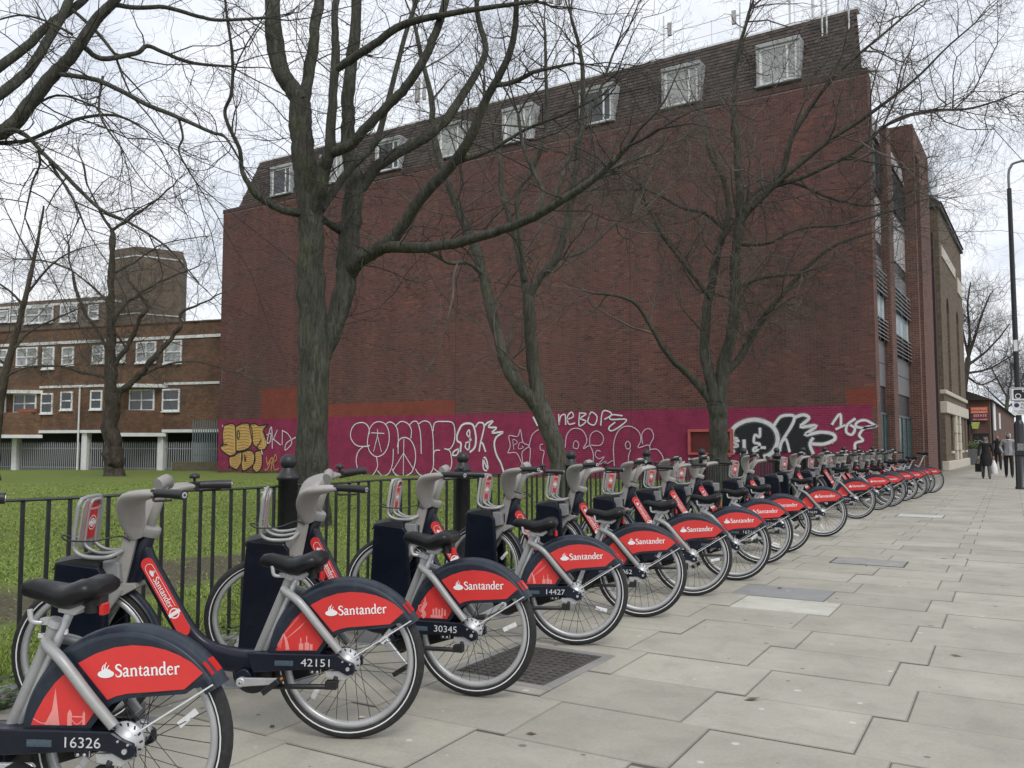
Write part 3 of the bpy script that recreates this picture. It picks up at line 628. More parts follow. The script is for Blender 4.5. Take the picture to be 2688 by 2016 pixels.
holes = [(a, c, 4.0, 8.9) for a, c in arch] + [(48.9, 50.1, 0.9, 2.75), (54.3, 55.5, 0.9, 2.75), (57.0, 57.9, 0.9, 2.75)]
tp(tanwall(holes), 'wall', m_tan)
b = MB(); b.bb((TX - 12, TY0 + 0.02, -0.3), (TX - 0.42, TY1 - 0.02, TZ - 0.1)); tp(b, 'body', m_tan)
b = MB(); b.bb((TX - 12, TY0 - 0.02, 2.6), (TX - 0.4, TY0 + 0.015, TZ - 0.2)); tp(b, 'side_wall', m_tan)
for a, c in arch:   # rounded head: stone voussoir ring with brick spandrels
    mid, rad = (a + c) / 2, (c - a) / 2; sp = MB(); seg = 12
    for k in range(seg):
        t0, t1 = math.pi * k / seg, math.pi * (k + 1) / seg; p0 = (mid + rad * math.cos(t0), 8.2 + rad * math.sin(t0)); p1 = (mid + rad * math.cos(t1), 8.2 + rad * math.sin(t1))
        sp.prism([p0, p1, (p1[0], 8.905), (p0[0], 8.905)], lambda y, z: (TX - 0.35, y, z), lambda y, z: (TX - 0.002, y, z))
    tp(sp, 'arch_head', m_tan)
    b = MB(); b.bb((TX - 0.38, a, 4.0), (TX - 0.34, c, 8.9)); tp(b, 'arch_window', m_glass)
for y0, y1, z0, z1 in holes[2:]:
    b = MB(); b.bb((TX - 0.3, y0, z0), (TX - 0.26, y1, z1)); w = tp(b, 'window', m_glass)
    b = MB(); b.bb((TX - 0.25, y0 - 0.05, z0 - 0.12), (TX + 0.06, y1 + 0.05, z0)); tp(b, 'sill', m_stone, w)
b = MB(); b.bb((TX - 0.3, TY0 - 0.03, 2.78), (TX + 0.12, TY1 + 0.03, 3.35)); tp(b, 'stone_lintel', m_stone, bevel=0.02)
b = MB(); b.bb((TX - 0.3, TY0 - 0.02, 3.72), (TX + 0.1, TY1 + 0.02, 3.92)); tp(b, 'string_course', m_stone, bevel=0.02)
b = MB(); b.bb((TX - 0.3, TY0 - 0.02, -0.3), (TX + 0.12, TY1 + 0.02, 0.42)); tp(b, 'stone_plinth', m_stone, bevel=0.02)
b = MB(); b.bb((TX - 0.2, TY0 + 0.8, 10.7), (TX + 0.05, TY1 - 4.5, 11.25)); tp(b, 'stone_band', m_stone)
b = MB(); b.bb((TX - 0.2, TY1 - 3.2, 10.1), (TX + 0.05, TY1 - 0.6, 11.0)); tp(b, 'stone_plaque', m_stone)
for yy in (51.2, 53.3):
    for k in range(5):
        b = MB(); w = 0.42 if k % 2 else 0.32; b.bb((TX - 0.1, yy - w, 0.44 + 0.47 * k), (TX + 0.11, yy + w, 0.44 + 0.47 * k + 0.455)); tp(b, 'quoin', m_stone, bevel=0.015)
b = MB(); b.bb((TX - 12.2, TY0 - 0.15, TZ), (TX + 0.14, TY1 + 0.1, TZ + 0.16)); tp(b, 'cornice', mat('dark_gutter', (0.05, 0.055, 0.055), 0.6, obj=False), bevel=0.03)
b = MB(); b.prism([(TX + 0.2, TZ + 0.22), (TX - 12, TZ + 0.22), (TX - 8, TZ + 2.2), (TX - 2.2, TZ + 2.2)], lambda x, z: (x, TY0, z), lambda x, z: (x, TY1, z)); tp(b, 'roof', m_tile)
b = MB(); b.bb((TX - 2.6, 49.0, TZ + 0.6), (TX - 0.5, 52.0, TZ + 3.0)); tp(b, 'roof_lantern', mat('pale_zinc', (0.45, 0.5, 0.53), 0.4, 0.3, obj=False), bevel=0.05)
# ================================================================== hire bicycles
m_navy = mat('navy_paint', (0.006, 0.009, 0.019), 0.32, 0, 0.2, 5, spec=0.35, coat=0.1, dirt=((0.04, 0.044, 0.052), 0.12), obj=False, rand=0.12)
m_navy2 = mat('navy_plastic', (0.012, 0.019, 0.032), 0.42, 0, 0.2, 5, dirt=((0.06, 0.065, 0.075), 0.3), obj=False, rand=0.12)
m_grey = mat('silver_grey_paint', (0.335, 0.34, 0.335), 0.42, 0.2, 0.1, 6, dirt=((0.17, 0.165, 0.155), 0.4), obj=False, rand=0.12)
m_warm = mat('warm_grey_moulding', (0.325, 0.312, 0.29), 0.45, 0.1, 0.1, 5, dirt=((0.16, 0.15, 0.14), 0.4), obj=False, rand=0.12)
m_alu = mat('polished_alloy', (0.52, 0.53, 0.54), 0.42, 0.45, 0.12, 9, dirt=((0.2, 0.19, 0.18), 0.4))
m_tyre = mat('tyre_rubber', (0.016, 0.016, 0.017), 0.75, 0, 0.3, 12, 0.3, 150, dirt=((0.06, 0.057, 0.052), 0.4), obj=False, rand=0.12)
m_rim = mat('alloy_rim', (0.47, 0.48, 0.485), 0.35, 0.4, 0.12, 10, dirt=((0.25, 0.24, 0.23), 0.35), obj=False, rand=0.12)
m_refl = mat('reflective_white', (0.72, 0.73, 0.73), 0.4)
m_blk = mat('black_plastic', (0.014, 0.014, 0.015), 0.45, 0, 0.3, 9)
m_vinyl = mat('saddle_vinyl', (0.007, 0.0075, 0.0085), 0.38, 0, 0.2, 10, 0.12, 220, spec=0.32)
m_red = mat('red_panel', (0.66, 0.045, 0.042), 0.35, 0, 0.07, 5, spec=0.45, dirt=((0.45, 0.03, 0.032), 0.25), obj=False, rand=0.10)
m_redl = mat('red_lens', (0.55, 0.02, 0.02), 0.2, spec=0.6)
m_pink = mat('pale_pink_print', (0.72, 0.26, 0.24), 0.45)
m_wht = mat('white_print', (0.80, 0.80, 0.80), 0.5, 0, 0.04)
m_num = mat('silver_number', (0.56, 0.57, 0.58), 0.45, 0, 0.15, 40)
m_stick = mat('faded_sticker', (0.055, 0.085, 0.105), 0.5, 0, 0.4, 120)
WB, WR = 1.20, 0.3335
# ---- lettering drawn as strokes (own serif letter shapes)
def stroke(pts, w0, w1=None, n=5):
    P = smooth_path([(x, y, 0) for x, y in pts], n) if len(pts) > 2 else [Vector((*p, 0)) for p in pts]
    w1 = w0 if w1 is None else w1; L = []; Rr = []; k = len(P)
    for i in range(k):
        t = (P[min(i + 1, k - 1)] - P[max(i - 1, 0)]).normalized(); nrm = Vector((-t.y, t.x, 0)); f = i / (k - 1)
        if callable(w0): w = w0(f)
        else: w = w0 + (w1 - w0) * f
        L.append(P[i] + nrm * w / 2); Rr.append(P[i] - nrm * w / 2)
    return [(L[i], L[i + 1], Rr[i + 1], Rr[i]) for i in range(k - 1)]
hump = lambda a, b: (lambda f: a + (b - a) * math.sin(math.pi * f))
T_, t_ = 0.115, 0.05
SER = {
 'S': (0.47, [([(.39, .57), (.35, .67), (.23, .71), (.11, .66), (.08, .54), (.18, .43), (.32, .34), (.40, .21), (.34, .06), (.21, .01), (.09, .04), (.04, .17)], hump(.04, .13))]),
 'a': (0.45, [([(.06, .36), (.11, .46), (.21, .48), (.29, .42), (.30, .30), (.30, .08), (.35, .02), (.43, .05)], hump(.06, .12)), ([(.29, .28), (.16, .24), (.06, .14), (.10, .03), (.19, .03), (.29, .11)], hump(.05, .10))]),
 'n': (0.52, [([(.11, .46), (.11, .02)], T_), ([(.02, .02), (.21, .02)], .04), ([(.02, .44), (.11, .45)], .05), ([(.11, .33), (.19, .43), (.29, .46), (.37, .40), (.39, .28), (.39, .02)], lambda f: .05 + .07 * min(1, f * 1.4)), ([(.31, .02), (.49, .02)], .04)]),
 't': (0.31, [([(.15, .58), (.13, .40), (.13, .12), (.19, .03), (.29, .05)], lambda f: .06 + .06 * math.sin(math.pi * min(1, f * 1.2))), ([(.02, .44), (.28, .44)], .055)]),
 'd': (0.50, [([(.33, .38), (.22, .46), (.10, .40), (.05, .23), (.10, .06), (.20, .02), (.34, .11)], hump(.05, .11)), ([(.36, .77), (.36, .03)], T_), ([(.27, .76), (.37, .76)], .045), ([(.36, .03), (.46, .03)], .05)]),
 'e': (0.43, [([(.06, .27), (.36, .29)], .045), ([(.36, .29), (.33, .41), (.22, .47), (.10, .40), (.05, .23), (.11, .06), (.23, .01), (.38, .10)], hump(.05, .115))]),
 'r': (0.36, [([(.11, .46), (.11, .02)], T_), ([(.02, .02), (.21, .02)], .04), ([(.02, .44), (.11, .45)], .05), ([(.11, .33), (.18, .43), (.26, .47), (.34, .42)], lambda f: .05 + .07 * f)]),
}
def word_quads(txt):
    x = 0; out = []
    for ch in txt:
        adv, st = SER[ch]
        for pts, w in st: out += [[(q.x + x, q.y) for q in quad] for quad in stroke(pts, w)]
        x += adv
    return out, x
def flame_quads():
    q = []; n = 20
    for k in range(n):       # flattened oval base
        a0, a1 = 2 * math.pi * k / n, 2 * math.pi * (k + 1) / n
        q.append([(0, .17), (.44 * math.cos(a0), .17 + .2 * math.sin(a0)), (.44 * math.cos(a1), .17 + .2 * math.sin(a1)), (0, .17)][:4])
    fl = []
    for dx, s_ in ((-.13, .86), (.0, 1.0), (.12, .8)):
        fl += [[(p.x, p.y) for p in qq] for qq in stroke([(.16 + dx, .14), (.08 + dx, .33), (-.05 + dx, .45 * s_), (-.01 + dx, .64 * s_), (.07 + dx, .76 * s_)], lambda f: .13 * (1 - f) + .02)]
    return q + fl
def put(b, quads, fn, mat=0, nrm=(0, 1, 0)):
    nrm = Vector(nrm)
    for k, q in enumerate(quads): b.add([Vector(fn(*p)) + nrm * (k * 4e-6) for p in q], [tuple(range(len(q)))], mat)
WORD, WLEN = word_quads('Santander'); FLAME = flame_quads()
def left_plane(s0, z0, ds, dz, y, sc):            # text plane on the bike's left side: reading direction (ds,dz)
    us, uz = ds, dz; vs_, vz = (uz, -us)          # "up" is the reading direction turned anticlockwise as seen from the left
    return lambda u, v: (s0 + (us * u + vs_ * v) * sc, y, z0 + (uz * u + vz * v) * sc)
def ring_quads(r0, r1, n=22, cx=0, cy=0): return [[(cx + r * math.cos(a), cy + r * math.sin(a)) for r, a in ((r0, 2 * math.pi * k / n), (r1, 2 * math.pi * k / n), (r1, 2 * math.pi * (k + 1) / n), (r0, 2 * math.pi * (k + 1) / n))] for k in range(n)]
def arcp(c, r, a0, a1, n): return [(c[0] + r * math.cos(R(a0 + (a1 - a0) * k / n)), c[1] + r * math.sin(R(a0 + (a1 - a0) * k / n))) for k in range(n + 1)]
XZ = lambda y: (lambda s, z: (s, y, z))

def build_wheel(front):
    w = {}
    b = MB(); n = 56; rings = []
    for i in range(n):
        a = 2 * math.pi * i / n; ca, sa = math.cos(a), math.sin(a)
        rings.append([((0.309 + 0.0245 * math.cos(t)) * ca, 0.0235 * math.sin(t), (0.309 + 0.0245 * math.cos(t)) * sa) for t in [2 * math.pi * k / 10 for k in range(10)]])
    rings.append(rings[0]); b.loft(rings, cap=False)
    w['tyre'] = b.mesh('tyre', m_tyre)
    for sg in (-1, 1):
        b = MB()
        for k in range(n):
            a0, a1 = 2 * math.pi * k / n, 2 * math.pi * (k + 1) / n
            b.add([(r * math.cos(a), sg * y, r * math.sin(a)) for r, y, a in ((0.2985, 0.0232, a0), (0.3035, 0.0241, a0), (0.3035, 0.0241, a1), (0.2985, 0.0232, a1))], [(0, 1, 2, 3)])
        w['stripe%d' % sg] = b.mesh('reflective_stripe', m_refl)
    b = MB(); rings = []
    for i in range(n + 1):
        a = 2 * math.pi * i / n; rings.append([(r * math.cos(a), y, r * math.sin(a)) for r, y in ((0.288, -0.013), (0.288, 0.013), (0.266, 0.013), (0.259, 0.0), (0.266, -0.013))])
    b.loft(rings, cap=False); w['rim'] = b.mesh('rim', m_rim)
    b = MB()
    for k in range(32):
        a = 2 * math.pi * k / 32; sg = 1 if k % 2 else -1; tw = 0.62 * (1 if (k // 2) % 2 else -1)
        b.tube([(0.26 * math.cos(a), 0.002 * sg, 0.26 * math.sin(a)), (0.032 * math.cos(a + tw * 2), 0.03 * sg, 0.032 * math.sin(a + tw * 2))], 0.00135, 4, cap=False)
    w['spokes'] = b.mesh('spokes', m_blk)
    b = MB()
    if front: b.lathe([(0.012, -0.055), (0.03, -0.05), (0.03, -0.034), (0.018, -0.03), (0.018, 0.03), (0.03, 0.034), (0.03, 0.05), (0.012, 0.055)], ax=(0, 1, 0), n=16)
    else:
        b.lathe([(0.012, -0.07), (0.036, -0.06), (0.036, -0.03), (0.024, -0.025), (0.024, 0.028), (0.056, 0.032), (0.062, 0.038), (0.062, 0.046), (0.044, 0.049), (0.044, 0.062), (0.012, 0.07)], ax=(0, 1, 0), n=22)
        for k in range(14):
            a = 2 * math.pi * k / 14; M = Matrix.Rotation(-a, 3, 'Y'); b.box(M @ Vector((0.0545, 0.0474, 0)), (0.011, 0.003, 0.005), 1, M=M @ Matrix.Rotation(0.5, 3, 'Y'))
    w['hub'] = b.mesh('hub', [m_alu, m_blk])
    b = MB(); b.box((0, 0, 0), (0.022, 0.008, 0.074)); b.lathe([(0.01, 0.004), (0.01, 0.007)], ax=(0, 1, 0), n=10); w['reflector'] = b.mesh('reflector', m_refl, bevel=0.004)
    return w
WF, WRR = build_wheel(True), build_wheel(False)
def add_wheel(parent, w, s, spin, yaw=0):
    o = link('wheel', w['tyre'], parent); o.location = (s, 0, WR); o.rotation_euler = (0, spin, yaw)
    for k, nm in (('stripe1', 'reflective_stripe'), ('stripe-1', 'reflective_stripe'), ('rim', 'rim'), ('spokes', 'spokes'), ('hub', 'hub')): link(nm, w[k], o)
    for a in (0.6, 0.6 + math.pi * 0.94):
        q = link('reflector', w['reflector'], o); q.location = (0.195 * math.cos(a), 0.004, 0.195 * math.sin(a)); q.rotation_euler = (0, -a + math.pi / 2 + 0.35, 0)
    return o

BM = {}
def bmesh_part(key, nm, b, mats, bevel=0, seg=1): BM[key] = (nm, b.mesh(nm, mats, bevel, seg))
# frame: curved down tube, low beam, dropouts, head lug
b = MB()
def sec(c, t, hh, ww, n=12):                      # rounded rectangular section across direction t (in the side plane)
    t = Vector((t[0], 0, t[1])).normalized(); nn = Vector((-t.z, 0, t.x)); out = []
    for k in range(n):
        a = 2 * math.pi * k / n + math.pi / n; ca, sa = math.cos(a), math.sin(a); e = 0.45
        out.append(Vector((c[0], 0, c[1])) + nn * (hh / 2 * math.copysign(abs(ca) ** e, ca)) + Vector((0, 1, 0)) * (ww / 2 * math.copysign(abs(sa) ** e, sa)))
    return out
ctr = [p for p in smooth_path([(0.955, 0, 0.80), (0.925, 0, 0.735), (0.845, 0, 0.605), (0.765, 0, 0.480), (0.69, 0, 0.392), (0.60, 0, 0.340), (0.50, 0, 0.322), (0.40, 0, 0.328), (0.20, 0, 0.338), (0.075, 0, 0.342)], 4)]
rings = []
for i, p in enumerate(ctr):
    t = (ctr[min(i + 1, len(ctr) - 1)] - ctr[max(i - 1, 0)]); f = i / (len(ctr) - 1)
    hh = 0.085 if f < 0.45 else (0.085 + (f - 0.45) * 0.12 if f < 0.6 else max(0.062, 0.103 - (f - 0.6) * 0.12)); rings.append(sec((p.x, p.z), (t.x, t.z), hh, 0.056 if f < 0.5 else 0.056 + 0.05 * min(1, (f - 0.5) * 3)))
b.loft(rings[:31])
# twin beams past the wheel
for sg in (-1, 1):
    b.prism([(0.40, 0.290), (0.43, 0.372), (0.03, 0.372), (-0.005, 0.352), (-0.042, 0.335), (-0.045, 0.298), (-0.015, 0.285), (0.03, 0.308), (0.08, 0.313)], XZ(sg * 0.050), XZ(sg * 0.078))
b.prism([(0.93, 0.83), (0.90, 0.855), (0.955, 0.878), (1.02, 0.665), (0.975, 0.645), (0.945, 0.665), (0.93, 0.70)], XZ(-0.027), XZ(0.027))
b.tube([(0.925, 0, 0.872), (0.998, 0, 0.648)], 0.033, 14)
b.tube([(0.45, -0.06, 0.262), (0.45, 0.06, 0.262)], 0.036, 14); b.prism([(0.40, 0.31), (0.41, 0.25), (0.49, 0.25), (0.53, 0.32)], XZ(-0.035), XZ(0.035))
bmesh_part('frame', 'frame', b, m_navy, 0.004)
b = MB(); b.lathe([(0.0085, 0), (0.0085, 0.006)], (-0.018, 0.078, 0.315), (0, 1, 0), 8); b.lathe([(0.004, 0), (0.004, 0.004)], (0.005, 0.078, 0.345), (0, 1, 0), 8); b.lathe([(0.004, 0), (0.004, 0.004)], (-0.028, 0.078, 0.335), (0, 1, 0), 8); bmesh_part('bolt', 'axle_bolt', b, m_alu)
# seat tube and stays
b = MB(); b.tube([(0.408, 0, 0.355), (0.262, 0, 0.70)], 0.0205, 14); bmesh_part('seat_tube', 'seat_tube', b, m_grey)
for sg, key in ((1, 'stayL'), (-1, 'stayR')):
    b = MB(); b.tube(smooth_path([(0.292, sg * 0.012, 0.632), (0.262, sg * 0.050, 0.626), (0.212, sg * 0.074, 0.602), (0.175, sg * 0.080, 0.568), (0.10, sg * 0.078, 0.478), (0.022, sg * 0.072, 0.388)], 4), 0.0175, 12); bmesh_part(key, 'seat_stay', b, m_grey)
# rear mudguard shell
b = MB(); C0 = (0, 0.335); n = 30; rings = []
prof = [(-0.049, 0.300), (-0.051, 0.335), (-0.046, 0.3405), (-0.043, 0.3385), (-0.036, 0.348), (-0.018, 0.3545), (0, 0.356), (0.018, 0.3545), (0.036, 0.348), (0.043, 0.3385), (0.046, 0.3405), (0.051, 0.335), (0.049, 0.300)]
for k in range(n + 1):
    a = R(5 + 145 * k / n); rings.append([(r_ * math.cos(a), y, C0[1] + r_ * math.sin(a)) for y, r_ in prof])
b.loft(rings, close=False, cap=False)
side = arcp(C0, 0.325, 5, 147, 26) + [(-0.285, 0.522), (-0.262, 0.532), (-0.197, 0.486), (-0.005, 0.468), (0.045, 0.449), (0.080, 0.415), (0.118, 0.366)]
for sg in (-1, 1): b.prism(side, XZ(sg * 0.046), XZ(sg * 0.0505))
bmesh_part('mudguard', 'rear_mudguard', b, m_navy2)
panA = [(.158, .575), (.10, .606), (.04, .626), (-.019, .634), (-.08, .631), (-.13, .621), (-.174, .605), (-.215, .583), (-.252, .552), (-.193, .501), (-.1, .492), (-.008, .484), (.03, .475), (.057, .463)]
panB = [(.308, .379), (.127, .383), (.098, .425), (.196, .546), (.232, .512), (.266, .466), (.292, .42)]
b = MB(); b.prism(panA, XZ(0.0506), XZ(0.0532)); bmesh_part('panA', 'rear_panel', b, m_red)
b = MB(); b.prism(panB, XZ(0.0506), XZ(0.0532)); bmesh_part('panB', 'front_panel', b, m_red)
b = MB(); b.prism(panA, XZ(-0.0532), XZ(-0.0506)); b.prism(panB, XZ(-0.0532), XZ(-0.0506)); bmesh_part('panR', 'offside_panel', b, m_red)
b = MB(); fn = left_plane(0.033, 0.535, -0.998, 0.062, 0.0545, 0.053); put(b, WORD, fn); fn2 = left_plane(0.063, 0.533, -0.998, 0.062, 0.0545, 0.062); put(b, FLAME, lambda u, v: Vector(fn2(u, v)) + Vector((0, 0.0006, 0))); bmesh_part('name', 'name_lettering', b, m_wht)
b = MB(); b.prism(arcp(C0, 0.3565, 135, 143, 4)[::1] + arcp(C0, 0.3525, 143, 135, 4), XZ(-0.018), XZ(0.018)); b.prism(arcp(C0, 0.3505, 135, 143, 4) + arcp(C0, 0.342, 143, 135, 4), XZ(0.018), XZ(0.0385)); bmesh_part('tailref', 'tail_reflector', b, m_redl)
b = MB(); b.tube([(-0.012, 0.060, 0.345), (-0.285, 0.0535, 0.517)], 0.0028, 6); b.tube([(-0.012, -0.060, 0.345), (-0.285, -0.0535, 0.517)], 0.0028, 6); bmesh_part('wire', 'mudguard_stay', b, m_refl)
# prints on the front panel, four kinds
def bar(x0, z0, x1, z1): return [(x0, z0), (x1, z0), (x1, z1), (x0, z1)]
def sp(pts, w, n=5): return [[(p.x, p.y) for p in q] for q in stroke(pts, w, n=n)]
PR = {}
PR['spire'] = [[(.245, .381), (.212, .381), (.226, .475), (.229, .498)], [(.262, .381), (.246, .381), (.232, .44)], bar(.187, .381, .172, .418), [(.187, .418), (.172, .418), (.179, .432)], bar(.137, .384, .128, .418), [(.137, .418), (.128, .418), (.1325, .428)], bar(.172, .407, .137, .411)] + sp([(.172, .398), (.155, .385), (.137, .398)], .003) + sp([(.30, .40), (.27, .386), (.245, .392)], .003)
PR['bridge'] = sp([(.275, .452), (.262, .42), (.255, .383)], lambda f: .006 + .012 * f) + sum([sp([(.275, .452), (.302 - .006 * k, .40 - .005 * k)], .0022) for k in range(3)], []) + sum([sp([(.272, .45), (.208 + .01 * k, .525 - .012 * k)], .0025) for k in range(4)], []) + sum([sp([(.262, .43), (.178 + .01 * k, .505 - .012 * k)], .002) for k in range(3)], []) + [bar(.206, .384, .186, .412), bar(.18, .384, .160, .416), bar(.2, .412, .195, .436), bar(.174, .416, .169, .444), bar(.157, .384, .145, .41)]
PR['tower'] = sp([(.262, .384), (.25, .40), (.262, .42), (.252, .44), (.246, .455)], lambda f: .022 - .006 * f) + ring_quads(.006, .012, 14, .247, .452) + sp([(.247, .462), (.247, .486)], lambda f: .01 - .006 * f) + sp([(.262, .445), (.282, .44), (.279, .42), (.268, .41)], .004) + [bar(.217, .385, .150, .398)] + [bar(.205 - .016 * k, .398, .195 - .016 * k, .43 + .006 * (k % 2)) for k in range(5)]
PR['wheel'] = [[(x * .6 + .235, z * 1.0 + .435) for x, z in q] for q in ring_quads(.036, .043, 26)] + sum([sp([(.235, .435), (.235 + .023 * math.cos(k), .435 + .038 * math.sin(k))], .0016) for k in range(8)], []) + [bar(.27, .384, .13, .398), bar(.2, .398, .19, .412), bar(.175, .398, .15, .406)]
for k, q in PR.items():
    b = MB(); put(b, [[p for p in qq if True] for qq in q], lambda s, z: (s, 0.0540, z)); bmesh_part('print_' + k, 'landmark_print', b, m_pink)
# down tube sticker
d0, d1 = Vector((0.912, 0.735)), Vector((0.738, 0.455)); du = (d1 - d0).normalized(); dv = Vector((du.y, -du.x))
def dt(y): return lambda u, v: (d0.x + du.x * u + dv.x * v, y, d0.y + du.y * u + dv.y * v)
Ld = (d1 - d0).length; hw = 0.030
cap_ = [(0.0 - 0.0 + hw * math.cos(a) * -1, hw * math.sin(a)) for a in [math.pi / 2 - math.pi * k / 10 for k in range(11)]]
poly = [(x, y) for x, y in cap_] + [(Ld - x, -y) for x, y in cap_]
b = MB(); b.prism(poly, dt(0.0275), dt(0.0300)); bmesh_part('sticker', 'down_tube_sticker', b, m_red)
b = MB(); fn = lambda u, v: dt(0.0308)(u, v)
put(b, [[(0.068 + u * 0.0375, -0.011 + v * 0.0375) for u, v in q] for q in WORD], fn); put(b, [[(0.044 + u * 0.036, -0.009 + v * 0.036) for u, v in q] for q in FLAME], fn)
put(b, ring_quads(0.018, 0.0235, 20, 0.248, 0), fn); put(b, [[(0.240, -0.029), (0.256, -0.029), (0.256, 0.029), (0.240, 0.029)]], fn)
out = [(0.02 - 0.0195 * math.sin(math.pi * k / 8), 0.0195 * math.cos(math.pi * k / 8)) for k in range(9)]
put(b, sp([(0.222, 0.0195)] + out[:1], .0022) + sp(out, .0022, n=1) + sp([out[-1], (0.222, -0.0195)], .0022), fn)
bmesh_part('sticker_txt', 'sticker_lettering', b, m_wht)
# head: docking bracket, collar, stem, fork
b = MB(); b.prism([(0.958, 0.868), (1.010, 0.882), (1.088, 0.655), (1.066, 0.618), (1.014, 0.622)], XZ(-0.046), XZ(0.046)); b.prism([(0.965, 0.655), (1.09, 0.655), (1.085, 0.622), (1.02, 0.600), (0.955, 0.636)], XZ(-0.052), XZ(0.052))
hx = Vector((-0.295, 0, 0.955))
b.lathe([(0.036, 0), (0.05, 0.004), (0.05, 0.042), (0.04, 0.05), (0.03, 0.05)], (0.932, 0, 0.858), hx, 16); b.tube([(0.92, 0, 0.90), (0.858, 0, 1.085)], 0.021, 12)
for p_ in ((0.99, 0.85), (1.05, 0.68)): b.lathe([(0.007, 0), (0.006, 0.005)], (p_[0], 0.046, p_[1]), (0, 1, 0), 8)
bmesh_part('head', 'head_bracket', b, m_warm, 0.004)
b = MB()
for sg in (-1, 1):
    b.tube(smooth_path([(1.035, sg * 0.047, 0.64), (1.09, sg * 0.052, 0.555), (1.155, sg * 0.054, 0.43), (1.20, sg * 0.054, 0.333)], 3), [0.031, 0.013], 10, flat=0.55, up=(1, 0, 0))
bmesh_part('fork', 'fork', b, m_grey)
b = MB(); n = 14; rings = []
for k in range(n + 1):
    a = R(100 + 66 * k / n); rings.append([(WB + r_ * math.cos(a), y, WR + r_ * math.sin(a)) for y, r_ in ((-0.033, 0.338), (-0.028, 0.346), (0, 0.352), (0.028, 0.346), (0.033, 0.338))])
b.loft(rings, close=False, cap=False); bmesh_part('fmud', 'front_mudguard', b, m_navy2)
# handlebar with moulded wings
def wing(sg):
    b = MB(); path = smooth_path([(0.955, 0.036, 0.855), (0.970, 0.056, 0.915), (0.966, 0.092, 0.985), (0.935, 0.138, 1.036), (0.865, 0.184, 1.058), (0.79, 0.214, 1.065)], 4); rings = []; k = len(path)
    for i, p in enumerate(path):
        t = (path[min(i + 1, k - 1)] - path[max(i - 1, 0)]).normalized(); f = i / (k - 1)
        wv = Vector((1, 0.25, 0)); wv = (wv - t * wv.dot(t)).normalized(); nv = t.cross(wv)
        ww = 0.022 + 0.038 * math.sin(math.pi * min(1, f * 0.98 + 0.08)); th = 0.016 + 0.012 * math.sin(math.pi * f)
        rings.append([Vector((p.x, p.y * sg, p.z)) + Vector(((wv * (ww * math.cos(a)) + nv * (th * math.sin(a))).x, (wv * (ww * math.cos(a)) + nv * (th * math.sin(a))).y * sg, (wv * (ww * math.cos(a)) + nv * (th * math.sin(a))).z)) for a in [2 * math.pi * q / 14 for q in range(14)]])
    b.loft(rings); return b
bmesh_part('wingL', 'handlebar_moulding', wing(1), m_warm); bmesh_part('wingR', 'handlebar_moulding', wing(-1), m_warm)
b = MB(); b.tube(smooth_path([(0.862, -0.06, 1.09), (0.85, 0, 1.105), (0.862, 0.06, 1.09)], 3), 0.03, 10, flat=0.8); bmesh_part('barclamp', 'stem_cap', b, m_warm)
for sg, key in ((1, 'gripL'), (-1, 'gripR')):
    b = MB(); b.tube(smooth_path([(0.83, sg * 0.20, 1.066), (0.775, sg * 0.228, 1.068), (0.71, sg * 0.260, 1.068), (0.655, sg * 0.285, 1.066)], 3), [0.017, 0.0215], 12)
    e1 = Vector((-0.058, sg * 0.036, -0.004)).normalized(); b.lathe([(0.013, 0.0), (0.013, 0.003)], Vector((0.655, sg * 0.285, 1.066)), e1, 12, 1); b.lathe([(0.0055, 0.003), (0.0055, 0.0045)], Vector((0.655, sg * 0.285, 1.066)), e1, 10, 0)
    bmesh_part(key, 'grip', b, [m_blk, m_alu])
    b = MB(); b.tube(smooth_path([(0.81, sg * 0.215, 1.058), (0.80, sg * 0.245, 1.040), (0.76, sg * 0.268, 1.041), (0.705, sg * 0.292, 1.045)], 3), [0.006, 0.005], 6, mat=0); b.box((0.80, sg * 0.208, 1.066), (0.045, 0.035, 0.03)); bmesh_part(key + 'lever', 'brake_lever', b, [m_blk, m_alu])
b = MB(); b.lathe([(0.006, 0), (0.006, 0.015), (0.022, 0.016), (0.025, 0.022), (0.022, 0.034), (0.008, 0.041), (0.001, 0.042)], (0.80, -0.20, 1.085), (0, 0, 1), 14); bmesh_part('bell', 'bell', b, m_blk)
# front carrier
b = MB()
for yy, zoff, xo in ((0.098, 0.0, 0.0), (0.045, 0.012, -0.022)):
    for sg in (-1, 1):
        pts = [(1.020, sg * 0.05, 0.80), (1.05, sg * yy, 0.782 + zoff), (1.10, sg * yy, 0.776 + zoff), (1.165 + xo, sg * yy, 0.782 + zoff), (1.205 + xo, sg * yy, 0.805 + zoff), (1.213 + xo, sg * yy, 0.85), (1.196 + xo, sg * yy, 0.985), (1.190 + xo, sg * yy * 0.96, 1.012 - zoff), (1.186 + xo, sg * yy * 0.78, 1.03 - zoff), (1.185 + xo, 0, 1.034 - zoff)]
        b.tube(smooth_path(pts, 3), 0.0095 if yy > .05 else 0.0075, 8, cap=False)
b.tube([(1.232, -0.05, 0.855), (1.205, -0.05, 0.86)], 0.006, 6); b.tube([(1.232, 0.05, 0.855), (1.205, 0.05, 0.86)], 0.006, 6); b.tube([(1.206, 0.06, 1.03), (1.18, 0.06, 1.025)], 0.006, 6); b.tube([(1.206, -0.06, 1.03), (1.18, -0.06, 1.025)], 0.006, 6)
bmesh_part('carrier', 'front_carrier', b, m_grey)
pa, pb = Vector((1.196, 0, 0.842)), Vector((1.172, 0, 1.018)); pd = (pb - pa).normalized(); pn = Vector((-pd.z, 0, pd.x))
def cp(off): return lambda v, u: tuple(pa + pd * u + Vector((0, 1, 0)) * v + pn * off)
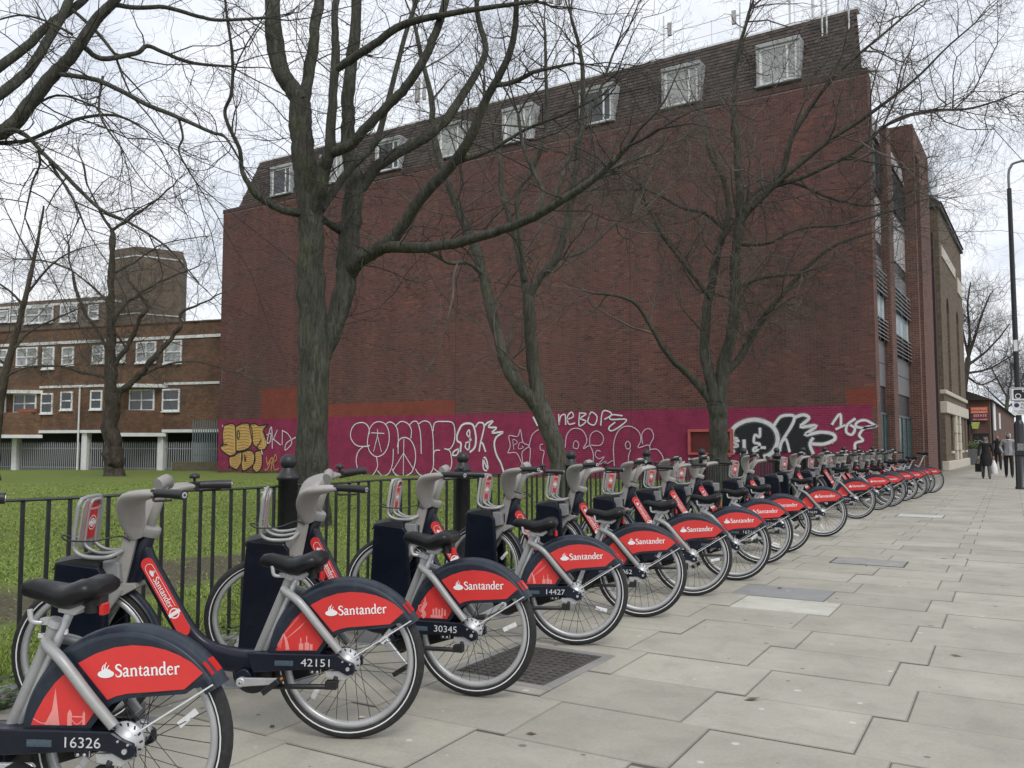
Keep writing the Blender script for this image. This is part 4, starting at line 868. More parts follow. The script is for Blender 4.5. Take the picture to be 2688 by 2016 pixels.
def rrect(x0, x1, y0, y1, r_): return [(x1 - r_ + r_ * math.cos(a), y1 - r_ + r_ * math.sin(a)) for a in (0, .8, 1.57)] + [(x0 + r_ - r_ * math.sin(a), y1 - r_ + r_ * math.cos(a)) for a in (0, .8, 1.57)] + [(x0 + r_ - r_ * math.cos(a), y0 + r_ - r_ * math.sin(a)) for a in (0, .8, 1.57)] + [(x1 - r_ + r_ * math.sin(a), y0 + r_ - r_ * math.cos(a)) for a in (0, .8, 1.57)]
b = MB(); b.prism(rrect(-0.093, 0.093, -0.035, 0.188, 0.035), cp(-0.004), cp(0.002)); bmesh_part('plate', 'carrier_plate', b, m_warm)
b = MB(); b.prism(rrect(-0.056, 0.056, 0.008, 0.176, 0.006), cp(0.002), cp(0.0035)); bmesh_part('plate_red', 'carrier_sticker', b, m_red)
b = MB(); fn = lambda u, v: cp(0.0042)(-u, v); put0 = put; put = lambda b_, q_, f_: put0(b_, q_, f_, 0, pn)
put(b, ring_quads(0.029, 0.033, 24, 0, 0.078), fn); put(b, ring_quads(0.012, 0.020, 20, 0, 0.078), fn); put(b, [[(-0.03, 0.070), (0.03, 0.070), (0.03, 0.086), (-0.03, 0.086)]], fn)
put(b, [[(-0.028 + u * 0.0165, 0.138 + v * 0.0165) for u, v in q] for q in WORD], fn); put(b, [[(-0.035 + u * 0.016, 0.138 + v * 0.016) for u, v in q] for q in FLAME], fn); put(b, [[(-0.02, -0.008), (0.02, -0.008), (0.02, -0.004), (-0.02, -0.004)]], fn)
bmesh_part('plate_txt', 'carrier_lettering', b, m_wht); put = put0
for key, pts in {'cordA': [(1.21, 0.085, 0.86), (1.26, 0.10, 0.875), (1.23, 0.12, 0.855), (1.12, 0.11, 0.85), (1.03, 0.06, 0.865), (0.985, 0.055, 0.845)], 'cordB': [(0.985, 0.06, 0.90), (1.02, 0.075, 0.90), (1.025, 0.055, 0.82), (0.99, 0.06, 0.70), (0.955, 0.05, 0.665), (0.925, 0.035, 0.69), (0.94, 0.03, 0.80)], 'cordC': [(0.93, -0.05, 0.90), (0.86, -0.02, 0.90), (0.80, 0.03, 0.865), (0.83, 0.02, 0.875), (0.92, 0.055, 0.905), (0.99, 0.06, 0.915), (1.02, 0.05, 0.88)]}.items():
    b = MB(); b.tube(smooth_path(pts, 5), 0.0038, 6); bmesh_part(key, 'bungee_cord', b, m_blk)
# saddle group (origin shifts along the seat tube)
b = MB(); prof = [(0.398, 0.012, -0.034, -0.008), (0.384, 0.028, -0.042, 0.010), (0.350, 0.036, -0.050, 0.016), (0.300, 0.046, -0.062, 0.006), (0.255, 0.066, -0.076, -0.002), (0.215, 0.090, -0.078, 0.008), (0.170, 0.104, -0.060, 0.026), (0.138, 0.104, -0.046, 0.028), (0.116, 0.090, -0.036, 0.016), (0.108, 0.05, -0.024, 0.0)]
rings = []
for s, hw_, lo, hi in prof:
    ring = []
    for k in range(16):
        a = 2 * math.pi * k / 16; ca, sa = math.cos(a), math.sin(a); yy = hw_ * math.copysign(abs(ca) ** 0.8, ca)
        zz = hi * 1.0 if sa >= 0 else 0; mid = (hi + lo) / 2
        ring.append((s, yy, mid + (hi - lo) / 2 * math.copysign(abs(sa) ** 0.75, sa) - (0.010 if sa > 0 and abs(yy) < 0.02 and 0.13 < s < 0.25 else 0)))
    rings.append(ring)
b.loft(rings); bmesh_part('saddle', 'saddle', b, m_vinyl)
b = MB(); b.tube([(0.155, 0.0, -0.05), (0.155, 0, -0.09)], 0.028, 12); b.box((0.15, 0, -0.05), (0.06, 0.05, 0.03)); bmesh_part('spring', 'saddle_bumper', b, m_blk)
b = MB(); b.tube([(0.231 + 0.157, 0, -0.45), (0.231, 0, -0.085)], 0.0145, 12); b.prism([(0.262, -0.055), (0.185, -0.055), (0.170, -0.072), (0.205, -0.098), (0.262, -0.088)], XZ(-0.024), XZ(0.024)); bmesh_part('seatpost', 'seat_post', b, m_alu, 0.002)
b = MB(); b.prism([(0.128, -0.06), (0.112, -0.06), (0.110, -0.098), (0.126, -0.098)], XZ(-0.022), XZ(0.022)); bmesh_part('light', 'rear_light', b, m_redl, 0.004)
b = MB(); b.lathe([(0.027, 0), (0.027, 0.022)], (0.270, 0, 0.678), (-0.39, 0, 0.92), 14); b.box((0.30, 0.0, 0.694), (0.03, 0.03, 0.02)); b.tube(smooth_path([(0.305, 0.02, 0.692), (0.322, 0.03, 0.695), (0.332, 0.034, 0.705), (0.336, 0.035, 0.738)], 3), [0.007, 0.009], 8, flat=0.6); bmesh_part('clamp', 'seat_clamp', b, m_alu)
b = MB(); b.box((0, 0, 0), (0.035, 0.012, 0.02)); bmesh_part('barrel', 'rear_reflector', b, m_refl, 0.003)
# drive
b = MB(); b.lathe([(0.06, 0), (0.088, 0.006), (0.092, 0.02), (0.088, 0.03), (0.05, 0.034)], (0.452, -0.07, 0.255), (0, 1, 0), 24); b.prism([(0.47, 0.17), (0.44, 0.165), (0.05, 0.285), (0.02, 0.33), (0.05, 0.37), (0.45, 0.345)], XZ(-0.088), XZ(-0.0805)); bmesh_part('chaincase', 'chain_guard', b, m_blk, 0.003)
b = MB(); b.lathe([(0.021, 0), (0.021, 0.022), (0.016, 0.026)], (0, 0.062, 0), (0, 1, 0), 14); b.prism([(0, 0.019), (-0.04, 0.017), (-0.168, 0.012), (-0.178, 0), (-0.168, -0.012), (-0.04, -0.016), (0, -0.019)], XZ(0.068), XZ(0.084)); b.lathe([(0.008, 0), (0.006, 0.003)], (0, 0.088, 0), (0, 1, 0), 10, 1); bmesh_part('crank', 'crank', b, [m_alu, m_blk], 0.003)
b = MB(); b.box((0, 0.045, 0), (0.085, 0.085, 0.024)); b.box((0.0425, 0.045, 0), (0.004, 0.03, 0.014), 1); b.box((-0.0425, 0.045, 0), (0.004, 0.03, 0.014), 1); bmesh_part('pedal', 'pedal', b, [m_blk, mat('amber_reflector', (0.5, 0.17, 0.02), 0.3)], 0.003)
b = MB(); b.tube([(0.052, 0.07, 0.238), (0.34, 0.074, 0.232)], 0.0115, 10); b.box((0.055, 0.066, 0.245), (0.05, 0.035, 0.035)); b.tube([(0.045, 0.065, 0.25), (0.035, 0.06, 0.28)], 0.012, 8); bmesh_part('kick', 'kickstand', b, m_blk, 0.002)
b = MB(); b.prism([(0.085, 0.300), (0.08, 0.272), (0.0, 0.262), (-0.03, 0.285), (0.0, 0.305)], XZ(0.052), XZ(0.066)); b.lathe([(0.006, 0), (0.006, 0.006)], (0.118, 0.066, 0.297), (0, 1, 0), 8); b.lathe([(0.006, 0), (0.006, 0.006)], (0.14, 0.066, 0.297), (0, 1, 0), 8); b.box((0.128, 0.06, 0.300), (0.05, 0.012, 0.022), 1); bmesh_part('brakearm', 'brake_arm', b, [m_alu, m_blk], 0.002)
b = MB(); b.box((0.262, 0.0786, 0.333), (0.082, 0.0012, 0.022)); bmesh_part('label', 'safety_sticker', b, m_stick)

def text_mesh(txt, name, m):
    cu = bpy.data.curves.new(name, 'FONT'); cu.body = txt; cu.size = 1.0; cu.resolution_u = 3; o = bpy.data.objects.new(name, cu); COL.objects.link(o)
    dg = bpy.context.evaluated_depsgraph_get(); me = bpy.data.meshes.new_from_object(o.evaluated_get(dg)); bpy.data.objects.remove(o, do_unlink=True); bpy.data.curves.remove(cu)
    me.name = name; me.materials.clear(); me.materials.append(m); return me
def map_mesh(me, fn):
    for v in me.vertices: v.co = fn(v.co.x, v.co.y)
    me.update(); return me

def make_bike(P, psi, num, print_, saddle_dz, crank, cord, steer, label, numright=False):
    root = empty('hire_bicycle', (P[0], P[1], 0.0), math.pi - psi); root.rotation_euler.x = random.gauss(0, 0.012); tag(root, label, 'bicycle', 'hire bicycles parked along the railing')
    def ad(key, parent=root): nm, me = BM[key]; return link(nm, me, parent)
    fr = ad('frame'); ad('bolt', fr); ad('label', fr); ad('seat_tube'); ad('stayL'); ad('stayR')
    mg = ad('mudguard'); a = ad('panA', mg); pb_ = ad('panB', mg); ad('panR', mg); ad('tailref', mg); ad('wire', mg)
    ad('name', mg); ad('print_' + print_, mg)
    st = ad('sticker'); ad('sticker_txt', st)
    FR0 = [ad(k) for k in ('head', 'fork', 'fmud', 'wingL', 'wingR', 'barclamp', 'gripL', 'gripR', 'gripLlever', 'gripRlever', 'bell')]
    ca = ad('carrier'); pl = ad('plate', ca); ad('plate_red', ca); ad('plate_txt', ca); FR = [ca]
    if cord: FR.append(ad(cord))
    sx = -saddle_dz * 0.42
    for k in ('saddle', 'seatpost', 'light', 'spring'): o = ad(k); o.location = (sx, 0, 0.785 + saddle_dz)
    ad('clamp'); o = ad('barrel'); o.location = (0.245, 0.0, 0.66)
    ad('chaincase'); ad('kick'); ad('brakearm')
    for sg, ang in ((1, crank), (-1, crank + math.pi)):
        c = ad('crank'); c.location = (0.452, 0, 0.248); c.rotation_euler = (0, ang, 0); c.scale = (1, sg, 1)
        e = Vector((0.452, sg * 0.085, 0.248)) + Vector((-0.165 * math.cos(ang), 0, 0.165 * math.sin(ang)))
        p_ = ad('pedal'); p_.location = e; p_.scale = (1, sg, 1); p_.rotation_euler = (0, random.uniform(-0.5, 0.9), 0)
    add_wheel(root, WRR, 0.0, random.random() * 6.28); fw = add_wheel(root, WF, WB, random.random() * 6.28)
    piv = Vector((0.965, 0, 0.76)); RT = Matrix.Translation(piv) @ Matrix.Rotation(-steer, 4, hx.normalized()) @ Matrix.Translation(-piv)
    for o in FR0 + FR + [fw]: o.matrix_basis = RT @ (Matrix.Translation(o.location) @ o.rotation_euler.to_matrix().to_4x4())
    if num:
        me = text_mesh(num, 'fleet_number', m_num); w = max(v.co.x for v in me.vertices); sc_ = 0.0255 * len(num) / w; x0 = 0.061 + 0.0255 * len(num)
        map_mesh(me, lambda x, y: (x0 - x * sc_, 0.0792, 0.3225 + 0.033 * y / 0.72)); link('fleet_number', me, root)
    ax = RT @ Vector((WB, 0, WR)); rz = math.pi - psi
    return (P[0] + ax.x * math.cos(rz) - ax.y * math.sin(rz), P[1] + ax.x * math.sin(rz) + ax.y * math.cos(rz))
# rear-tyre contact points found from the photograph: x, y, yaw, number, print, saddle height, crank angle, cord, label
BK = [
 (-2.53, 1.71, -28, -30, '16326', 'spire', 0.03, 0.06, 'cordA', 'hire bicycle numbered 16326, nearest the camera and cut by the left edge'),
 (-2.62, 2.8, -27, -32, '42151', 'bridge', -0.012, 0.05, 'cordA', 'hire bicycle numbered 42151, second from the left with its carrier left of the first post'),
 (-2.52, 3.6, -14, -44, '30345', 'tower', 0.012, -0.75, 'cordA', 'hire bicycle numbered 30345, third along, above the studded iron cover'),
 (-2.6, 4.84, -24, -22, '14427', 'bridge', -0.01, 3.6, 'cordA', 'hire bicycle numbered 14427, fourth along the row'),
 (-2.6, 5.86, -21, -10, '19062', 'spire', -0.012, 1.2, 'cordC', 'hire bicycle numbered 19062, fifth along with spire print on its panel'),
 (-2.6, 6.9, -21, -2, '57', 'tower', -0.008, 0.1, 'cordB', 'hire bicycle with number ending 57, sixth along the row'),
 (-2.55, 7.88, -20, 5, '30', 'bridge', -0.005, 2.2, 'cordC', 'hire bicycle seventh along, between those ending 57 and 16713'),
 (-2.66, 9.1, -18, 10, '16713', 'spire', -0.01, 4.0, 'cordB', 'hire bicycle numbered 16713, eighth along the row'),
 (-2.72, 10.16, -17, 12, '13797', 'bridge', -0.012, 1.9, 'cordA', 'hire bicycle numbered 13797, ninth along, next to an empty dock'),
 (-2.72, 12.2, -14, 16, '41639', 'wheel', 0.0, -0.7, None, 'hire bicycle numbered 41639, standing between empty docks with wheel print'),
 (-2.88, 15.4, -4, 16, '10931', 'wheel', 0.07, 2.5, 'cordA', 'hire bicycle numbered 10931, beyond two empty docks'),
 (-2.92, 17.65, -6, 14, '1242', 'spire', 0.0, 0.4, 'cordB', 'hire bicycle with number starting 1242, twelfth along'),
 (-2.86, 18.7, -9, 12, '124', 'tower', 0.0, 1.0, 'cordA', 'hire bicycle thirteenth along, just beyond the one starting 1242'),
 (-2.95, 19.65, -9, 12, None, 'wheel', 0.02, 2.4, 'cordA', 'hire bicycle fourteenth along, mostly hidden behind the thirteenth'),
 (-2.88, 20.65, -9, 12, '131', 'spire', 0.10, -0.6, 'cordB', 'hire bicycle fifteenth along, its saddle raised a little'),
 (-2.8, 21.6, -8, 10, None, 'bridge', 0.10, 3.4, 'cordA', 'hire bicycle sixteenth along, fourth from the far end'),
 (-2.84, 22.55, -8, 12, None, 'tower', 0.10, 0.9, 'cordA', 'hire bicycle seventeenth along, third from the far end'),
 (-2.84, 23.5, -8, 10, None, 'spire', 0.16, 2.9, 'cordB', 'hire bicycle eighteenth along, second from the far end'),
 (-2.74, 24.5, -7, 10, None, 'wheel', 0.26, 0.2, 'cordA', 'hire bicycle at the far end of the row with its saddle raised high'),
]
AXLES = []
for (x, y, ps, pf, num, pr, sdz, cr, cord, lab) in BK: AXLES.append(make_bike((x, y), R(ps), num, pr, sdz, cr, cord, R(pf - ps), lab))

# ================================================================== docking points
m_dock = mat('dock_navy', (0.004, 0.0065, 0.014), 0.30, 0, 0.25, 3, spec=0.28, dirt=((0.016, 0.02, 0.028), 0.25))
m_dockg = mat('dock_grey', (0.23, 0.235, 0.235), 0.5, 0.1, 0.1, 5)
m_dockb = mat('dock_base_grey', (0.16, 0.165, 0.17), 0.6, 0.1, 0.2, 5)
DM = {}
b = MB()   # side cheek (x forward, y lateral, origin under the wheel axle)
for sg in (-1, 1):
    rings = []
    for z, xa, xb in ((0.03, -0.165, 0.135), (0.40, -0.150, 0.115), (0.70, -0.128, 0.100), (0.732, -0.105, 0.095)):
        y0, y1 = sg * 0.068, sg * (0.118 - 0.015 * z); rings.append([(xa, y0, z), (xb, y0, z), (xb, y1, z + (0.022 if z > .72 else 0)), (xa, y1, z)])
    b.loft(rings, smooth=False)
DM['cheek'] = b.mesh('pillar', m_dock, bevel=0.010, seg=2)
b = MB(); rings = []
for x, zt in ((-0.110, 0.735), (-0.10, 0.765), (-0.02, 0.782), (0.06, 0.790), (0.09, 0.785), (0.10, 0.75)):
    rings.append([(x, -0.10, 0.72), (x, 0.10, 0.72), (x, 0.098, zt - 0.018), (x, 0.05, zt), (x, -0.05, zt), (x, -0.098, zt - 0.018)])
rings = [[(-p[0], p[1], p[2]) for p in r_] for r_ in rings]
b.loft(rings, smooth=False); DM['lid'] = b.mesh('lid', m_blk, bevel=0.006)
b = MB(); b.prism([(-0.102, 0.755), (-0.178, 0.750), (-0.186, 0.660), (-0.102, 0.640)], XZ(-0.072), XZ(0.072)); DM['head'] = b.mesh('lock_head', m_dockg, bevel=0.006, seg=2)
b = MB(); b.box((-0.187, 0.012, 0.708), (0.004, 0.05, 0.07)); DM['pad'] = b.mesh('keypad', m_blk, bevel=0.002)
b = MB()
for k, q in enumerate((0.73, 0.715, 0.70)): b.box((-0.19, 0.012, q), (0.002, 0.012, 0.008))
DM['led'] = b.mesh('status_light', m_refl)
b = MB(); b.bb((-0.20, -0.16, 0.0), (0.17, -0.066, 0.085)); b.bb((-0.20, 0.066, 0.0), (0.17, 0.16, 0.085)); b.bb((-0.26, -0.2, 0.0), (0.22, 0.2, 0.003)); DM['base'] = b.mesh('base_plate', m_dockb, bevel=0.006)
def make_dock(cx, cy, rz, label, grp):
    d = empty('docking_point', (cx, cy, 0), rz); tag(d, label, 'bicycle dock', grp)
    link('pillar', DM['cheek'], d); link('lid', DM['lid'], d); link('base_plate', DM['base'], d); h = link('lock_head', DM['head'], d); k = link('keypad', DM['pad'], h); link('status_light', DM['led'], h)
ORD = ['first', 'second', 'third', 'fourth', 'fifth', 'sixth', 'seventh', 'eighth', 'ninth', 'tenth', 'eleventh', 'twelfth', 'thirteenth', 'fourteenth', 'fifteenth', 'sixteenth', 'seventeenth', 'eighteenth', 'last']
for i, (x, y, ps, pf, num, *_r) in enumerate(BK):
    make_dock(AXLES[i][0], AXLES[i][1], math.pi - R(0.7 * pf - 5), 'navy docking post holding the %s hire bicycle of the row' % ORD[i], 'navy docking posts')
for (y, lab) in ((10.97, 'empty navy docking post between the ninth and tenth hire bicycles'), (13.05, 'empty navy docking post just past the tenth hire bicycle'), (14.1, 'empty navy docking post just short of the eleventh hire bicycle'), (16.35, 'empty navy docking post between the eleventh and twelfth hire bicycles')):
    make_dock(-3.93, y, math.pi + R(11), lab, 'navy docking posts')
# ================================================================== graffiti on the painted band (paint laid over the brick)
def spray_material(name, col):
    N = NT(name); p = N.pos(); N.set(color=N.mix(N.ramp(N.noise(6, 4, 0.6, p), [(0.3, 0), (0.7, 1)]), tuple(c * 0.82 for c in col), col), rough=0.7)
    s = N.n('ShaderNodeSeparateXYZ', {0: p}).outputs
    fr = N.math('FRACT', N.math('DIVIDE', N.math('ADD', s[2], 0.3), BH)); jt = N.math('LESS_THAN', N.math('ABSOLUTE', N.math('SUBTRACT', fr, 0.5)), 0.44)
    a = N.math('MULTIPLY', N.attr('cover'), N.math('ADD', N.math('MULTIPLY', jt, 0.3), 0.7))
    a = N.math('SUBTRACT', N.math('MULTIPLY', a, 1.5), N.math('MULTIPLY', N.noise(26, 5, 0.7, p), 0.5))
    a = N.n('ShaderNodeClamp', {0: a}).outputs[0]; N.set(alpha=a); return N.m
gl = 0
class Spray:
    def __init__(s): s.v = []; s.f = []; s.c = []
    def line(s, pts, w, soft=0.35, n=5, y=None, halo=True, top=1.0):
        global gl
        if halo and not callable(w) and w < 0.09: s.line(pts, w * 2.3, 0.85, n, None, False, 0.42)
        gl += 1; yy = WY - 0.0125 - gl * 0.00012
        P = [onY(px_, py_, WY) for px_, py_ in pts]; P = smooth_path([(q.x, 0, q.z) for q in P], n) if len(P) > 2 else [Vector((q.x, 0, q.z)) for q in P]
        k = len(P); b = len(s.v)
        for i in range(k):
            t = (P[min(i + 1, k - 1)] - P[max(i - 1, 0)]); t = t.normalized() if t.length > 1e-6 else Vector((1, 0, 0)); nn = Vector((-t.z, 0, t.x)); f = i / (k - 1); ww = w(f) if callable(w) else w
            for o, c in ((-1, 0), (-(1 - soft), 1), (1 - soft, 1), (1, 0)):
                q = P[i] + nn * (o * ww); s.v.append((q.x, yy, q.z)); s.c.append(c * top)
        for i in range(k - 1):
            for j in range(3): s.f.append((b + i * 4 + j, b + i * 4 + j + 1, b + (i + 1) * 4 + j + 1, b + (i + 1) * 4 + j))
    def fill(s, pts, n=4):
        global gl
        gl += 1; yy = WY - 0.0125 - gl * 0.00012; P = [onY(px_, py_, WY) for px_, py_ in pts]; P = smooth_path([(q.x, 0, q.z) for q in P + [P[0]]], n)[:-1]
        b = len(s.v); s.v += [(q.x, yy, q.z) for q in P]; s.c += [1] * len(P); s.f.append(tuple(range(b, b + len(P))))
    def build(s, nm, m):
        me = bpy.data.meshes.new(nm); me.from_pydata([tuple(Vector(v) - OX) for v in s.v], [], s.f); me.materials.append(m); a = me.attributes.new('cover', 'FLOAT', 'POINT'); a.data.foreach_set('value', s.c)
        return link(nm, me, off)
g4 = lambda L: [(560 + x * 0.37975, 950 + y * 0.37975) for x, y in L]
g5 = lambda L: [(1300 + x * 0.4792, 950 + y * 0.4792) for x, y in L]
m_sw = spray_material('white_spray', (0.74, 0.74, 0.76)); m_sg = spray_material('gold_spray', (0.62, 0.40, 0.12)); m_sb = spray_material('black_spray', (0.012, 0.012, 0.016)); m_sr = spray_material('red_brown_spray', (0.34, 0.13, 0.06)); m_sl = spray_material('lilac_spray', (0.62, 0.50, 0.60)); m_so = spray_material('ochre_spray', (0.52, 0.30, 0.09))
# gold bubble letters at the left end
G = Spray(); Bk = Spray(); Rb = Spray()
shapes = [[(75, 440), (125, 425), (155, 450), (158, 560), (155, 640), (125, 650), (95, 640), (55, 605), (55, 580), (70, 575), (65, 500)],
 [(155, 450), (200, 425), (250, 430), (270, 480), (268, 560), (240, 600), (190, 615), (160, 610), (158, 540)],
 [(250, 435), (290, 425), (320, 440), (380, 435), (350, 470), (372, 560), (365, 595), (330, 610), (300, 590), (275, 560)],
 [(110, 660), (150, 640), (195, 625), (200, 680), (170, 740), (140, 735), (115, 715)], [(200, 625), (260, 610), (288, 650), (285, 700), (240, 740), (205, 750), (196, 690)], [(290, 620), (330, 615), (340, 680), (330, 740), (300, 762), (275, 735), (285, 680)]]
for sh in shapes: G.fill(g4(sh))
for sh in shapes:
    xs_ = [p[0] for p in sh]; ys_ = [p[1] for p in sh]
    for k in range(9):
        y = min(ys_) + (max(ys_) - min(ys_)) * (k + 0.7) / 9.5; w = max(xs_) - min(xs_); Rb.line(g4([(min(xs_) + 0.16 * w, y), (min(xs_) + 0.5 * w, y - 6), (max(xs_) - 0.16 * w, y + 3)]), lambda f: 0.022, 0.7, 3)
for sh in shapes: Bk.line(g4(sh + [sh[0]]), 0.038, 0.4)
for L in ([(172, 470), (168, 515), (176, 535), (184, 500), (176, 470)], [(100, 570), (55, 572)], [(110, 660), (112, 740)], [(200, 740), (205, 770)], [(215, 640), (222, 690), (228, 650)], [(68, 665), (70, 672)], [(300, 590), (330, 545), (345, 480)]): Bk.line(g4(L), 0.034, 0.45)
G.line(g4([(330, 470), (345, 540), (352, 600)]), 0.12, 0.5); G.build('graffiti_gold_fill', m_sg); Rb.build('graffiti_shading', m_sr); Bk.build('graffiti_black_outline', m_sb)
O = Spray(); O.line(g4([(370, 655), (375, 700), (395, 690), (380, 735), (362, 750), (360, 738)]), 0.03); O.line(g4([(375, 715), (410, 660), (402, 750)]), 0.03); O.line(g4([(400, 700), (440, 675), (430, 640), (418, 690), (425, 745), (455, 735)]), 0.026); O.line(g4([(78, 695), (80, 697)]), 0.05, 0.6); O.line(g4([(62, 705), (64, 706)]), 0.05, 0.6); O.build('graffiti_ochre_tag', m_so)
Wt = Spray()
for L, w in (([(372, 505), (400, 495), (395, 550), (375, 560), (380, 520), (405, 450), (410, 600)], .03), ([(415, 540), (445, 470)], .026), ([(420, 535), (468, 575)], .028), ([(480, 470), (478, 575)], .026), ([(480, 475), (520, 500), (545, 560), (500, 610), (510, 560), (575, 520)], .026), ([(66, 435), (68, 450)], .03), ([(335, 610), (342, 640)], .04)): Wt.line(g4(L), w, .5)
Wt.build('graffiti_tag', m_sw); Wt = Spray()
# long white throw-up
for L, w in (([(1085, 578), (1040, 585), (990, 575), (955, 530), (955, 475), (985, 430), (1040, 420), (1075, 450), (1082, 500)], .028),
 ([(1075, 500), (1068, 560), (1085, 620), (1130, 655), (1185, 630), (1215, 560), (1215, 480), (1185, 425), (1130, 415), (1090, 450), (1075, 500)], .026),
 ([(1095, 490), (1185, 495)], .022), ([(1137, 465), (1137, 510), (1110, 620)], .02), ([(1137, 510), (1165, 622)], .02),
 ([(1040, 585), (1005, 620), (990, 680), (1005, 750), (1040, 790)], .026), ([(1130, 655), (1138, 720), (1110, 775), (1075, 792)], .026), ([(1138, 750), (1170, 785), (1215, 770), (1242, 700), (1247, 600)], .024),
 ([(1195, 430), (1225, 415), (1262, 440), (1280, 500), (1280, 635)], .026), ([(1265, 440), (1300, 412), (1345, 425), (1372, 470), (1368, 530)], .026), ([(1275, 590), (1285, 545), (1320, 522), (1365, 540), (1395, 600), (1400, 680), (1375, 760), (1320, 790), (1265, 780), (1240, 740)], .028),
 ([(1320, 530), (1316, 790)], .022), ([(1318, 630), (1242, 755)], .022), ([(1318, 630), (1385, 740)], .022), ([(1355, 440), (1385, 412), (1415, 420), (1435, 500), (1440, 635)], .026), ([(1420, 430), (1460, 408), (1500, 425), (1520, 500), (1525, 640), (1520, 740), (1480, 785), (1430, 780), (1400, 740)], .026),
 ([(1522, 480), (1535, 420), (1600, 412), (1655, 420), (1672, 470), (1668, 550), (1640, 600), (1600, 602)], .028), ([(1525, 700), (1530, 620), (1570, 610)], .026), ([(1525, 735), (1560, 760), (1620, 765), (1650, 710), (1640, 620), (1600, 600)], .026)): Wt.line(g4(L), w, .5)
Wt.build('graffiti_throw_up', m_sw); Wt = Spray()
for L, w in (([(1728, 730), (1712, 620), (1715, 565), (1690, 545), (1690, 500), (1720, 440), (1760, 425), (1800, 440), (1818, 520), (1810, 590), (1775, 625)], .05), ([(1745, 560), (1785, 540), (1755, 500), (1775, 475), (1770, 600), (1745, 590), (1750, 560)], .035), ([(1840, 620), (1850, 560), (1875, 440), (1840, 420), (1815, 450)], .04), ([(1850, 560), (1865, 565), (1885, 622)], .045), ([(1880, 440), (1900, 420), (1935, 410), (1905, 450), (1960, 455), (1930, 490), (2005, 485), (1960, 520), (1945, 570), (1960, 640), (1990, 700), (2010, 760)], .045), ([(1870, 665), (1880, 700), (1900, 740), (1895, 690), (1880, 660), (1868, 680), (1872, 740), (1895, 752)], .038), ([(1700, 600), (1665, 620), (1660, 645), (1690, 640), (1700, 600)], .04)): Wt.line(g4(L), w, .5)
Wt.build('graffiti_figure', m_sw); Wt = Spray()
for L, w in (([(350, 285), (352, 345), (360, 300), (385, 290), (388, 345)], .032), ([(395, 315), (430, 300), (420, 275), (398, 300), (405, 340), (440, 335)], .03), ([(465, 275), (462, 350), (500, 325), (468, 310), (500, 285), (465, 280)], .03), ([(520, 290), (510, 330), (545, 345), (560, 300), (530, 275), (515, 300)], .03), ([(580, 350), (590, 275), (620, 270), (640, 290), (600, 315)], .03), ([(700, 295), (640, 290), (635, 315), (720, 315), (690, 350), (640, 378), (625, 360), (660, 330)], .032), ([(210, 300), (235, 350)], .045)): Wt.line(g5(L), w, .55)
Wt.build('graffiti_name', m_sw); Wt = Spray()
for L, w in (([(1845, 345), (1890, 285), (1895, 360)], .05), ([(1865, 370), (1920, 345)], .045), ([(1975, 310), (1930, 345), (1925, 385), (1955, 398), (1972, 365), (1945, 345)], .05), ([(2085, 350), (2030, 320), (1985, 330), (1980, 355), (2030, 362), (2090, 352), (2030, 360), (1995, 400), (2015, 430), (1975, 445), (1972, 480)], .05)): Wt.line(g5(L), w, .5)
Wt.build('graffiti_numerals', m_sw)
Li = Spray()
for L, w in (([(70, 500), (85, 460), (78, 405), (125, 408), (140, 370), (155, 440), (188, 460), (150, 495), (152, 560), (120, 500), (70, 500)], .022), ([(105, 480), (100, 425), (125, 440), (105, 455)], .016), ([(155, 440), (135, 445), (130, 475), (155, 470), (150, 460)], .016), ([(265, 580), (262, 540), (270, 490), (250, 480), (250, 455), (265, 450)], .02), ([(190, 580), (195, 480), (188, 465), (205, 400), (240, 370)], .022), ([(385, 470), (395, 400), (430, 365), (480, 375), (505, 430), (485, 475), (520, 460), (540, 510), (535, 575)], .022), ([(430, 470), (432, 445), (445, 432), (460, 450), (452, 475), (430, 470)], .02), ([(520, 455), (525, 400), (560, 378), (595, 410), (580, 455), (520, 455)], .02), ([(580, 490), (560, 485), (550, 510), (570, 530), (600, 520), (570, 560), (610, 545), (600, 565), (645, 540)], .018), ([(655, 570), (650, 470), (665, 400), (700, 358), (750, 355), (790, 385), (800, 430), (785, 470), (840, 455), (850, 480)], .022), ([(720, 475), (715, 450), (728, 435), (742, 450), (738, 475), (720, 475)], .02), ([(735, 570), (732, 520), (745, 480)], .02), ([(810, 450), (805, 400), (825, 370), (855, 370), (870, 410), (850, 455), (850, 485)], .02), ([(850, 480), (890, 480), (920, 520), (925, 575)], .02)): Li.line(g5(L), w, .5)
Li.build('graffiti_lilac_letters', m_sl)
Bf = Spray(); Ww = Spray()
Bf.fill(g5([(1300, 400), (1340, 340), (1420, 318), (1500, 335), (1545, 385), (1550, 440), (1530, 490), (1490, 520), (1420, 510), (1340, 500), (1295, 495), (1330, 450)])); Bf.fill(g5([(1535, 350), (1580, 300), (1640, 295), (1700, 300), (1720, 330), (1690, 370), (1750, 365), (1720, 410), (1840, 385), (1860, 420), (1800, 450), (1730, 450), (1745, 500), (1700, 505), (1620, 495), (1560, 490), (1550, 420)]))
Bf.build('graffiti_black_fill', m_sb)
